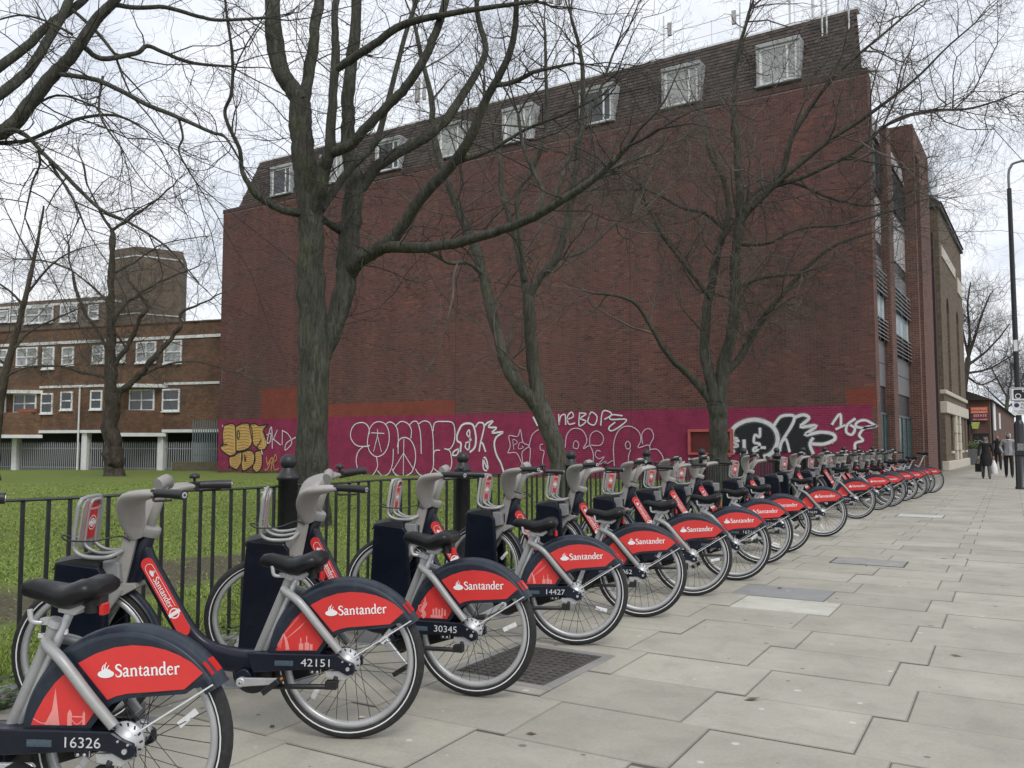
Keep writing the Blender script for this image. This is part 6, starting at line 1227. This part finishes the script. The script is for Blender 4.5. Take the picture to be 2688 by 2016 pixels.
for (xa, xb, yt, yb) in ((-60, 128, 1150, 1283), (745, 880, 1135, 1272), (745, 890, 880, 972), (-60, 130, 880, 1010)):
    u1, z1 = fp(*cq(xa, yt)); u0, z0 = fp(*cq(xb, yb)); b = MB(); P = [(u0 - 1.6, 0.02), (u0, 1.1), (u1, 1.1), (u1 + 0.2, 0.02)]
    b.prism(P, lambda u, o: fxyz(u, z0, o), lambda u, o: fxyz(u, z1, o)); b.build('balcony', m_fb, flats)
    b = MB(); P = [(u0 - 1.75, 0.0), (u0 - 0.05, 1.2), (u1, 1.2), (u1 + 0.2, 0.0)]; b.prism(P, lambda u, o: fxyz(u, z0 - 0.2, o), lambda u, o: fxyz(u, z0, o)); b.build('balcony_slab', m_wband, flats)
u1, z1 = fp(*cq(140, 1130)); u0, _ = fp(*cq(240, 1150)); b = MB(); fbox(b, u0, u1, z1 - 0.15, z1 + 0.06, 0.12, 0.35); b.build('window_box', mat('terracotta_box', (0.26, 0.09, 0.05), 0.8), flats)
for xc in (80, 515, 990):
    u, _ = fp(*cq(xc, 1400)); b = MB(); fbox(b, u - 0.2, u + 0.2, GZ - 0.3, zb1, -0.45, -0.05); b.build('column', m_wband, flats, bevel=0.02)
u, _ = fp(*cq(494, 1400)); b = MB(); b.tube([fxyz(u, GZ, 0.14), fxyz(u, zb2, 0.14)], 0.055, 8); b.build('downpipe', m_wband, flats)
b = MB(); P = [(-0.6, -0.02), (1.8, -0.02), (3.8, -2.0), (-0.6, -2.0)]   # stair tower
u1, zt = fp(*cq(722, 200), -3.0); u0, _ = fp(*cq(1172, 240), -5.0); um = fp(*cq(850, 160), -2.2)[0]; u0b = fp(*cq(1172, 240), -7.8)[0] + 0.1; u1b = fp(*cq(722, 200), -7.8)[0]
b.prism([(u0b, -7.8), (u0, -4.4), (um, -2.2), (u1, -2.6), (u1b, -7.8)], lambda u, o: fxyz(u, zpar, o), lambda u, o: fxyz(u, zt + 0.6, o)); b.build('stair_tower', m_fb3, flats)
for dz in (0.05, -3.6):
    b = MB(); b.prism([(u0b - .03, -7.83), (u0 - .03, -4.37), (um, -2.15), (u1 + .03, -2.57), (u1b + .03, -7.83)], lambda u, o: fxyz(u, zt + dz - 0.08, o), lambda u, o: fxyz(u, zt + dz, o)); b.build('tower_band', m_wband, flats)
# palisade fence under the flats
m_pal = mat('galvanised_palisade', (0.27, 0.28, 0.285), 0.55, 0.3, 0.15, 6, dirt=((0.15, 0.15, 0.15), 0.3)); m_pal2 = mat('grey_green_palisade', (0.13, 0.16, 0.165), 0.6, 0.2, 0.15, 6)
pale = MB(); pale.prism([(-0.035, 0), (0.035, 0), (0.035, 1.72), (0.0, 1.85), (-0.035, 1.72)], lambda x, z: (x, -0.006, z), lambda x, z: (x, 0.006, z))
me_pale = pale.mesh('pale', m_pal); me_pale2 = pale.mesh('pale', m_pal2)
def palisade(u0, u1, out, z, m, me_, label, hs=1.0):
    o0 = FO + fxyz(u0, z, out); f = empty('palisade_fence', o0, math.atan2(-fd.y, -fd.x)); tag(f, label, 'fence', 'steel palisade fences'); L = u1 - u0
    n = int(L / 0.155)
    for k in range(n + 1):
        q = link('pale', me_, f); q.location = (k * 0.155, 0, random.gauss(0, .01)); q.scale = (1, 1, hs)
    for zz in (0.3, 1.45):
        b = MB(); b.bb((0, -0.045, zz * hs - 0.025), (L, -0.008, zz * hs + 0.025)); b.build('rail', m, f)
uc = [fp(*cq(xc, 1400))[0] for xc in (990, 515, 80)]
ux = fp(*cq(1165, 1400))[0]
palisade(ux - 3.5, uc[0] - 0.22, -0.25, GZ, m_pal, me_pale, 'pale steel palisade fence right of the rightmost white column')
palisade(uc[0] + 0.22, uc[1] - 0.22, -0.25, GZ, m_pal, me_pale, 'pale steel palisade fence behind the gnarled cherry trunk')
palisade(uc[1] + 0.22, uc[2] - 0.22, -0.25, GZ, m_pal, me_pale, 'pale steel palisade fence left of the drainpipe column')
palisade(uc[2] + 0.22, uc[2] + 5.0, -0.25, GZ, m_pal, me_pale, 'pale steel palisade fence at the far left edge')
u1 = fp(*cq(1195, 1300), 1.4)[0]; u0 = fp(*cq(1352, 1300), 1.4)[0]; zlow = fp(*cq(1270, 1452), 1.4)[1]
palisade(u0 - 0.1, u1, 1.4, zlow, m_pal2, me_pale2, 'dark green-grey palisade fence on the low brick wall beside the painted wall', 2.35 / 1.85)
lw = MB(); fbox(lw, u0 - 0.3, u1 + 1.2, GZ - 0.2, zlow, 1.2, 1.55); lw = lw.build('low_wall', brick_mat('mossy_brick', (0.11, 0.095, 0.06), (0.14, 0.12, 0.075), (0.12, 0.11, 0.085)), None, bevel=0.01); lw.location = FO; tag(lw, 'low mossy brick wall under the dark palisade fence', 'wall')

# ================================================================== lamp column with traffic signs
m_blackpaint = mat('black_gloss_paint', (0.014, 0.015, 0.017), 0.35, 0, 0.2, 6)
lp = onZ(2682, 1284); lamp = empty('street_lamp', (lp.x, lp.y, 0)); tag(lamp, 'black street lamp column carrying two signs at the right edge', 'street lamp')
b = MB(); b.lathe([(0.155, 0), (0.155, 0.06), (0.135, 0.08), (0.13, 1.80), (0.115, 1.86), (0.075, 1.93), (0.07, 1.95)], n=18); b.build('base', m_blackpaint, lamp)
b = MB(); b.tube([(0, 0, 1.9), (0, 0, 5.2), (0, 0, 8.6)], [0.075, 0.068, 0.06], 14); b.build('column', m_blackpaint, lamp)
b = MB(); b.tube(smooth_path([(0, 0, 8.5), (0.0, 0, 9.0), (0.06, 0, 9.22), (0.25, 0, 9.34), (1.4, 0, 9.42)], 5), 0.035, 10); b.build('bracket', mat('grey_bracket', (0.2, 0.21, 0.22), 0.5, 0.4), lamp)
b = MB(); b.box((1.7, 0, 9.42), (0.7, 0.26, 0.12)); b.build('lantern', m_lead, lamp, bevel=0.03)
b = MB(); b.box((0, 0, 0), (0.24, 0.06, 0.36)); o = b.build('door_panel', m_blackpaint, lamp, bevel=0.01); o.location = (0, -0.125, 1.12)
b = MB(); b.box((0.02, -0.158, 1.18), (0.16, 0.004, 0.2)); b.build('sticker', mat('worn_sticker', (0.2, 0.2, 0.21), 0.7, 0, 0.6, 30), lamp)
b = MB(); b.box((0.0, -0.075, 4.05), (0.10, 0.004, 0.32)); b.build('notice', m_white, lamp)
m_signw = mat('sign_white', (0.70, 0.71, 0.71), 0.45); m_signk = mat('sign_black', (0.012, 0.012, 0.014), 0.5)
def sign(nm, z0, z1, w, label, cx):
    s = empty(nm, (lp.x, lp.y - 0.11, 0)); tag(s, label, 'traffic sign'); b = MB(); b.prism(rrect(cx - w / 2, cx + w / 2, z0, z1, 0.03), lambda x, z: (x, 0.01, z), lambda x, z: (x, -0.002, z)); b.build('plate', m_signw, s); return s
z0, z1 = onY(2660, 1054, lp.y).z, onY(2660, 1018, lp.y).z; xl = onY(2651, 1030, lp.y).x - lp.x; w1 = 1.0
s = sign('camera_sign', z0, z1, w1, 'white speed camera sign with black camera symbol on the lamp column', xl + w1 / 2); h = z1 - z0; zc = (z0 + z1) / 2
b = MB(); b.prism(rrect(xl + 0.02, xl + w1 - 0.02, z0 + 0.015, z1 - 0.015, 0.03) + [], lambda x, z: (x, -0.003, z), lambda x, z: (x, -0.0035, z)); b.build('border', m_signk, s)
b = MB(); b.prism(rrect(xl + 0.035, xl + w1 - 0.035, z0 + 0.03, z1 - 0.03, 0.025), lambda x, z: (x, -0.004, z), lambda x, z: (x, -0.0045, z)); b.build('field', m_signw, s)
b = MB(); b.prism(rrect(xl + 0.09, xl + 0.44, z0 + 0.07, z1 - 0.06, 0.03), lambda x, z: (x, -0.005, z), lambda x, z: (x, -0.0055, z)); b.build('camera_symbol', m_signk, s)
b = MB()
for (cx_, cz_, r_) in ((xl + 0.20, zc - 0.05, 0.075), (xl + 0.345, zc + 0.1, 0.045)): put(b, ring_quads(r_ - 0.022, r_, 20, cx_, cz_), lambda x, z: (x, -0.0062, z), 0, (0, -1, 0))
b.build('lens_symbol', m_signw, s)
b = MB()
for k in range(4): b.box((xl + 0.49 + 0.035 * k, -0.0052, zc + 0.02), (0.02, 0.001, 0.12 + 0.03 * k))
b.build('stripe_symbol', m_signk, s)
z0, z1 = onY(2660, 1090, lp.y).z, onY(2660, 1056, lp.y).z; xl2 = onY(2657, 1060, lp.y).x - lp.x
s = sign('route_sign', z0, z1, 0.9, 'white parking restriction sign with dark blue disc below the camera sign', xl2 + 0.45)
b = MB(); put(b, ring_quads(0.0, 0.065, 20, xl2 + 0.11, z1 - 0.09), lambda x, z: (x, -0.004, z), 0, (0, -1, 0)); b.build('disc', mat('dark_blue_disc', (0.03, 0.03, 0.12), 0.5), s)
for txt, x_, z_, sz in (('RED', xl2 + 0.22, z1 - 0.10, 0.085), ('ROUTE', xl2 + 0.2, z1 - 0.19, 0.085), ('No stopping', xl2 + 0.05, z1 - 0.27, 0.06), ('Mon-Sat', xl2 + 0.12, z1 - 0.335, 0.065), ('7am-7pm', xl2 + 0.12, z1 - 0.40, 0.065)):
    if z_ < z0: continue
    me = text_mesh(txt, 'lettering', m_signk); map_mesh(me, lambda x, y: (x_ + x * sz, -0.004, z_ + y * sz)); link('lettering', me, s)

# ================================================================== low brick shop building at the end, signs, planter
m_lb = brick_mat('low_building_brick', (0.12, 0.065, 0.05), (0.15, 0.085, 0.062), (0.14, 0.115, 0.1))
sY = 63.0; sp0 = onY(2530, 1225, sY); 
shop = empty('brick_shop', (sp0.x, sY, 0)); tag(shop, 'low brown brick shop building beyond the tan building', 'building'); SB = Vector((sp0.x, sY, 0))
def sp_(b, nm, m, parent=shop, bevel=0): return part(b, nm, m, parent, bevel, SB)
xr = onY(2602, 1200, sY).x; zt_ = onY(2600, 1050, sY).z
b = MB(); b.bb((xr - 14, sY, -0.4), (xr, sY + 42, zt_)); sp_(b, 'wall', m_lb)
b = MB(); b.prism([(xr + 0.25, zt_), (xr - 6, zt_ + 2.6), (xr - 12.5, zt_)], lambda x, z: (x, sY - 0.2, z), lambda x, z: (x, sY + 42.2, z)); sp_(b, 'roof', m_tile)
b = MB(); b.bb((xr - 6.7, sY + 6, zt_ + 1.5), (xr - 5.3, sY + 7.5, zt_ + 4.6)); sp_(b, 'chimney', m_lb)
b = MB(); b.tube([(xr + 0.1, sY + 0.5, 0), (xr + 0.1, sY + 0.5, zt_)], 0.06, 8); sp_(b, 'downpipe', m_blackpaint)
b = MB(); b.bb((xr + 0.001, sY + 4, 2.2), (xr + 0.05, sY + 6, 4.2)); sp_(b, 'window', m_white); b = MB(); b.bb((xr + 0.001, sY + 11, 2.4), (xr + 0.05, sY + 12.4, 3.6)); sp_(b, 'window', m_white)
def board(x0, y0, x1, y1, Y, col, lines, nm, label, tcol=(0.75, 0.72, 0.68)):
    a, c = onY(x0, y1, Y), onY(x1, y0, Y); s = empty(nm, (a.x, Y, 0)); tag(s, label, 'sign'); b = MB(); b.bb((0, -0.03, a.z), (c.x - a.x, 0.03, c.z)); b.build('board', mat(nm + '_paint', col, 0.5), s, bevel=0.01)
    w = c.x - a.x; h = c.z - a.z; m_t = mat(nm + '_letter_paint', tcol, 0.6)
    for k, tx in enumerate(lines):
        me = text_mesh(tx, 'lettering', m_t); tw_ = max(v.co.x for v in me.vertices); hh = h / len(lines); f = min(0.9 * w / tw_, hh * 1.05)
        map_mesh(me, lambda x, y: ((w - tw_ * f) / 2 + x * f, -0.034, c.z - hh * (k + 0.78) + y * f)); link('lettering', me, s)
    return s
board(2548, 1068, 2592, 1086, 62.9, (0.62, 0.12, 0.05), ['FUNG FOOD', 'SUPERMARKET'], 'shop_sign', 'orange-red shop board above the dark red one on the low brick shop')
board(2552, 1087, 2594, 1105, 62.88, (0.22, 0.02, 0.035), ['ESTATE', 'DRY CLEANERS'], 'shop_sign', 'dark red dry cleaners board below the orange-red shop board')
a, c = onY(2549, 1124, 62.8), onY(2572, 1110, 62.8); s = MB(); s.prism([(0, 0.05), (0.08, -0.38), (c.x - a.x - .1, -0.38), (c.x - a.x, 0.05)], lambda x, z: (x, -0.02, z), lambda x, z: (x, 0.02, z)); o = s.build('shop_sign', mat('lime_board', (0.42, 0.52, 0.12), 0.5), None); o.location = (a.x, 62.8, c.z); tag(o, 'small lime green tapered board below the dry cleaners sign', 'sign')
s = board(2554, 1137, 2597, 1172, 60.5, (0.012, 0.012, 0.014), ['GOMS'], 'hoarding', 'black hoarding panel with pale blue graffiti tag beside the planter', (0.35, 0.5, 0.55))
a, c = onY(2532, 1114, 60.2), onY(2545, 1083, 60.2); tl = empty('traffic_light', (a.x, 60.2, 0)); tag(tl, 'black traffic light head behind the tan building corner', 'traffic light')
b = MB(); b.bb((0.05, -0.12, a.z), (0.05 + 0.34, 0.12, c.z)); b.build('head', m_blackpaint, tl, bevel=0.03); b = MB(); b.tube([(0.22, 0.15, 0), (0.22, 0.15, c.z)], 0.055, 10); b.build('pole', m_blackpaint, tl)
for k in range(3):
    b = MB(); b.lathe([(0.10, 0), (0.11, 0.1), (0.10, 0.1), (0.09, 0.01)], (0.22, -0.12, a.z + (c.z - a.z) * (0.2 + 0.3 * k)), (0, -1, 0), 12); b.build('lens_hood', m_blk, tl)
pa_, pb2 = onY(2536, 1212, 59.2), onY(2580, 1178, 59.2); pt = empty('planter', ((pa_.x + pb2.x) / 2, 59.6, 0)); tag(pt, 'grey box planter with clipped green shrub at the corner', 'planter'); w = pb2.x - pa_.x
b = MB(); b.bb((-w / 2, -0.5, 0), (w / 2, 0.5, 0.95)); b.build('box', mat('planter_grey', (0.12, 0.125, 0.13), 0.7), pt, bevel=0.03)
b = MB()
for k in range(1500):
    p_ = Vector((random.uniform(-w / 2, w / 2), random.uniform(-0.5, 0.5), 0.9 + abs(random.gauss(0, 0.22)))); d_ = Vector((random.gauss(0, 1), random.gauss(0, 1), random.gauss(0.3, 1))).normalized() * 0.08; e_ = d_.orthogonal().normalized() * 0.03; b.add([p_, p_ + d_ * .5 + e_, p_ + d_, p_ + d_ * .5 - e_], [(0, 1, 2, 3)])
tag(b.build('shrub', mat('shrub_leaf', (0.075, 0.10, 0.03), 0.7, 0, 0.4, 4), pt), kind='stuff')
# far trees over the roofs
Tf = [[(2524, 1160, 18), (2526, 1060, 16), (2534, 1000, 15), (2541, 940, 13)], [(2541, 940, 9), (2560, 880, 7), (2580, 820, 5), (2600, 770, 3)], [(2541, 945, 8), (2545, 870, 6), (2540, 800, 5), (2548, 740, 3)], [(2538, 960, 8), (2580, 930, 6), (2620, 890, 4), (2650, 850, 3)], [(2536, 980, 7), (2590, 970, 5), (2630, 950, 4), (2660, 930, 3)], [(2541, 930, 7), (2525, 860, 5), (2515, 800, 4)], [(2535, 985, 6), (2575, 1010, 4), (2620, 990, 3)]]
tree('street_tree', 'distant bare street tree rising beyond the tan building', (2524, 1160), 92.0, Tf, m_bark2, m_twig2, [(0.34, 5.5, 0.045, 0.06, 0.05), (0.4, 2.8, 0.020, 0.05, 0.08), (0.36, 1.3, 0.011, 0.04, 0.1)], lawn=False)
Tg = [[(2640, 1150, 12), (2642, 1090, 10), (2645, 1040, 8)], [(2645, 1045, 6), (2620, 1000, 4), (2600, 960, 3)], [(2645, 1045, 6), (2655, 990, 4), (2650, 940, 3)], [(2645, 1050, 6), (2680, 1000, 4), (2700, 950, 3)], [(2643, 1070, 5), (2610, 1040, 4), (2580, 1010, 2)], [(2643, 1070, 5), (2680, 1045, 4), (2720, 1020, 2)]]
for k, (dx, dp, lab) in enumerate(((0, 150, 'hazy brown bare tree far beyond the shop roof'), (55, 165, 'hazy brown bare tree behind the lamp column in the distance'))):
    tree('street_tree', lab, (2640 + dx, 1150), dp, [[(p[0] + dx, p[1] - 6 * k, p[2]) for p in l] for l in Tg], m_bark3, m_twig2, [(0.5, 7.0, 0.06, 0.05, 0.05), (0.55, 3.4, 0.032, 0.03, 0.1), (0.45, 1.7, 0.02, 0.03, 0.1)], lawn=False)
# ================================================================== pedestrians on the far pavement
m_skin = mat('skin', (0.36, 0.21, 0.15), 0.6, 0, 0.08, 10)
def skin_mesh(name, nodes, edges, mats, assign):
    me = bpy.data.meshes.new(name); me.from_pydata([n[0] for n in nodes], edges, []); o = bpy.data.objects.new(name, me); COL.objects.link(o)
    md = o.modifiers.new('skin', 'SKIN'); md.use_smooth_shade = True; sub = o.modifiers.new('sub', 'SUBSURF'); sub.levels = 2; sub.render_levels = 2
    for i, n in enumerate(nodes): sv = me.skin_vertices[0].data[i]; sv.radius = (n[1], n[2] if len(n) > 2 else n[1]); sv.use_root = (i == 0)
    dg = bpy.context.evaluated_depsgraph_get(); out = bpy.data.meshes.new_from_object(o.evaluated_get(dg)); bpy.data.objects.remove(o, do_unlink=True); out.name = name
    out.materials.clear()
    for m in mats: out.materials.append(m)
    for p in out.polygons: p.material_index = assign(p.center); p.use_smooth = True
    return out
def person(x, y, rz, H, top, legs, shoe, skin, label, hand='down', stride=0.16, hood=None, hair=None, beard=None, coat_to=None):
    root = empty('person', (x, y, 0), rz); tag(root, label, 'person', 'pedestrians on the pavement'); k = H / 1.75
    def v(a, b, c): return (a * k, b * k, c * k)
    st = stride
    arms = {}
    for sg in (-1, 1):
        if hand == 'pocket': arms[sg] = [v(sg * .20, 0, 1.42), v(sg * .29, .04, 1.16), v(sg * .20, -.14, .98), v(sg * .17, -.15, .95)]
        else: arms[sg] = [v(sg * .19, 0, 1.42), v(sg * .25, .02 * sg, 1.15), v(sg * .27, -.06, .90), v(sg * .27, -.08, .80)]
    N_ = [(v(0, 0, .95), .15 * k, .11 * k), (v(0, 0, 1.12), .14 * k, .10 * k), (v(0, 0, 1.30), .165 * k, .115 * k), (v(0, 0, 1.43), .13 * k, .09 * k), (v(0, -.01, 1.50), .058 * k, .058 * k), (v(0, -.02, 1.60), .075 * k, .09 * k), (v(0, -.015, 1.70), .07 * k, .085 * k)]
    E_ = [(0, 1), (1, 2), (2, 3), (3, 4), (4, 5), (5, 6)]
    for sg in (-1, 1):
        b0 = len(N_); f = -st * sg
        N_ += [(v(sg * .10, 0, .88), .105 * k, .11 * k), (v(sg * .10, f * .6, .50), .08 * k), (v(sg * .10, f * 1.0 + (.1 if f > 0 else 0), .10), .06 * k), (v(sg * .105, f * 1.0 + (.1 if f > 0 else 0) - .05, .045), .045 * k, .04 * k), (v(sg * .11, f * 1.0 + (.1 if f > 0 else 0) - .17, .035), .04 * k, .03 * k)]
        E_ += [(0, b0), (b0, b0 + 1), (b0 + 1, b0 + 2), (b0 + 2, b0 + 3), (b0 + 3, b0 + 4)]
        b0 = len(N_); a = arms[sg]; N_ += [(a[0], .062 * k), (a[1], .05 * k), (a[2], .038 * k), (a[3], .038 * k, .025 * k)]; E_ += [(3, b0), (b0, b0 + 1), (b0 + 1, b0 + 2), (b0 + 2, b0 + 3)]
    def asg(c):
        z = c.z / k
        if z > 1.49: return 3 if not (z > 1.66 and hair) else 4
        if abs(c.x) > .165 * k and z < .92: return 3
        if z < .105: return 2
        if z < .90: return 1
        return 0
    me = skin_mesh('body', N_, E_, [top, legs, shoe, skin, hair or skin], asg); body = link('body', me, root)
    # face: nose, eyes, mouth, ears
    b = MB(); b.add([v(0, -.135, 1.60), v(-.015, -.10, 1.585), v(.015, -.10, 1.585), v(0, -.105, 1.635)], [(0, 1, 2), (0, 2, 3), (0, 3, 1)]); b.build('nose', skin, root)
    for sg in (-1, 1):
        b = MB(); b.lathe([(0.001, -.008 * k), (.011 * k, 0), (0.001, .008 * k)], v(sg * .032, -.098, 1.635), (0, 1, 0), 8); b.build('eye', m_blk, root)
        b = MB(); b.lathe([(0.001, -.012 * k), (.028 * k, 0), (0.001, .012 * k)], v(sg * .082, -.01, 1.62), (1, 0, 0), 8); b.build('ear', skin, root)
    b = MB(); b.box(v(0, -.107, 1.555), (0.045 * k, .006, .01)); b.build('mouth', mat('lip', (0.2, 0.08, 0.07), 0.6), root)
    if beard:
        b = MB(); b.lathe([(0.001, -.075 * k), (.05 * k, -.05 * k), (.068 * k, 0), (.06 * k, .03 * k), (0.001, .035 * k)], v(0, -.045, 1.545), (0, -.25, 1), 12); b.build('beard', beard, root)
    if coat_to is not None:
        rings = []
        for z, rx, ry in ((1.0, .185, .145), (.90, .20, .155), (coat_to + .02, .235, .185), (coat_to, .225, .175)): rings.append([v(rx * math.cos(t), ry * math.sin(t), z) for t in [2 * math.pi * q / 20 for q in range(20)]])
        b = MB(); b.loft(rings, cap=False); b.build('coat_skirt', top, root)
    # jacket front: collar, zip line, hem
    rings = [[v(.19 * math.cos(t), .142 * math.sin(t), z) for t in [2 * math.pi * q / 20 for q in range(20)]] for z in (.86, .95, .98)]
    if coat_to is None: b = MB(); b.loft(rings, cap=False); b.build('jacket_hem', top, root)
    b = MB(); b.tube([v(.075 * math.cos(t), -.015 + .075 * math.sin(t), 1.475 + .012 * math.sin(t)) for t in [2 * math.pi * q / 14 for q in range(15)]], .028 * k, 8); b.build('collar', hood or top, root)
    b = MB(); b.tube([v(0, -.118, 1.43), v(0, -.128, 1.30), v(0, -.125, 1.10), v(0, -.148, .92)], .006, 6); b.build('zip', m_blk, root)
    if hood:
        b = MB(); rings = []
        for q in range(9):
            ph = math.pi * q / 8; rings.append([v(.105 * math.sin(ph) * math.cos(t) if True else 0, -.005 + .11 * math.cos(ph) * 0 + .115 * math.sin(ph) * math.sin(t), 1.62 + .125 * math.cos(ph) * -1) for t in [math.radians(-52 + 284 * j / 16) for j in range(17)]])
        b.loft(rings, cap=False, close=False); b.build('hood', hood, root)
    for sg in (-1, 1):      # fingers curled under each hand
        if hand == 'pocket': continue
        for j in range(4): b = MB(); b.tube(smooth_path([v(sg * .27, -.10 + .02 * j, .80), v(sg * .275, -.11 + .02 * j, .765), v(sg * .262, -.105 + .02 * j, .745)], 2), .0085, 6); b.build('finger', skin, root)
        b = MB(); b.tube([v(sg * .262, -.115, .82), v(sg * .25, -.13, .785)], .01, 6); b.build('thumb', skin, root)
    return root, k
blackc = mat('black_wool', (0.012, 0.012, 0.014), 0.85); greyj = mat('light_grey_jacket', (0.30, 0.31, 0.33), 0.8, 0, 0.15, 8); gtr = mat('grey_trousers', (0.09, 0.09, 0.095), 0.85); btr = mat('black_trousers', (0.013, 0.013, 0.015), 0.85); shoe = mat('black_shoe', (0.012, 0.011, 0.011), 0.5); scarf = mat('blue_grey_headscarf', (0.12, 0.15, 0.18), 0.85); wh = mat('pale_hood', (0.5, 0.5, 0.5), 0.85); drk = mat('dark_beard', (0.02, 0.017, 0.015), 0.9)
q = onZ(2590, 1257); r0, k = person(q.x, q.y, R(8), 1.56, blackc, gtr, shoe, m_skin, 'person in black coat and blue-grey headscarf walking with two bags', stride=0.15, hood=scarf, coat_to=0.52)
b = MB(); b.prism([(-.17, 0), (.17, 0), (.14, .30), (-.14, .30)], lambda x, z: (x * .4, -0.11, z), lambda x, z: (x * .4, 0.11, z)); b.tube(smooth_path([(0, -.1, .30), (0, -.06, .42), (0, .06, .42), (0, .1, .30)], 4), .012, 6)
o = b.build('handbag', m_blk, None, bevel=0.02); hp = Vector((q.x, q.y, 0)) + Matrix.Rotation(R(8), 3, 'Z') @ Vector((-.27 * k, -.09 * k, 0)); o.location = (hp.x, hp.y, .755 * k - .42); o.rotation_euler = (0, 0, R(70)); tag(o, 'black handbag hanging from the hand of the person in black coat', 'bag')
b = MB(); rings = []
for z, a_, c_ in ((0, .10, .06), (.06, .11, .08), (.2, .115, .085), (.33, .085, .06), (.42, .05, .03), (.5, .03, .02)): rings.append([(a_ * math.cos(t) * (1 + .1 * math.sin(3 * t + z * 20)), c_ * math.sin(t) * (1 + .1 * math.cos(4 * t)), z) for t in [2 * math.pi * j / 14 for j in range(14)]])
b.loft(rings); o = b.build('carrier_bag', mat('white_plastic_bag', (0.7, 0.7, 0.71), 0.4, 0, 0.1, 6), None); hp = Vector((q.x, q.y, 0)) + Matrix.Rotation(R(8), 3, 'Z') @ Vector((.27 * k, -.09 * k, 0)); o.location = (hp.x, hp.y, .76 * k - .49); tag(o, 'white plastic carrier bag held by the person in black coat', 'bag')
q = onZ(2650, 1253); person(q.x, q.y, R(2), 1.70, greyj, btr, shoe, m_skin, 'person in light grey hooded jacket with hands in pockets', 'pocket', 0.08, hood=wh, beard=drk)
q = onZ(2621, 1233); person(q.x, q.y, R(5), 1.70, blackc, btr, shoe, m_skin, 'bearded person in black jacket walking behind the other two', 'down', 0.14, beard=drk)
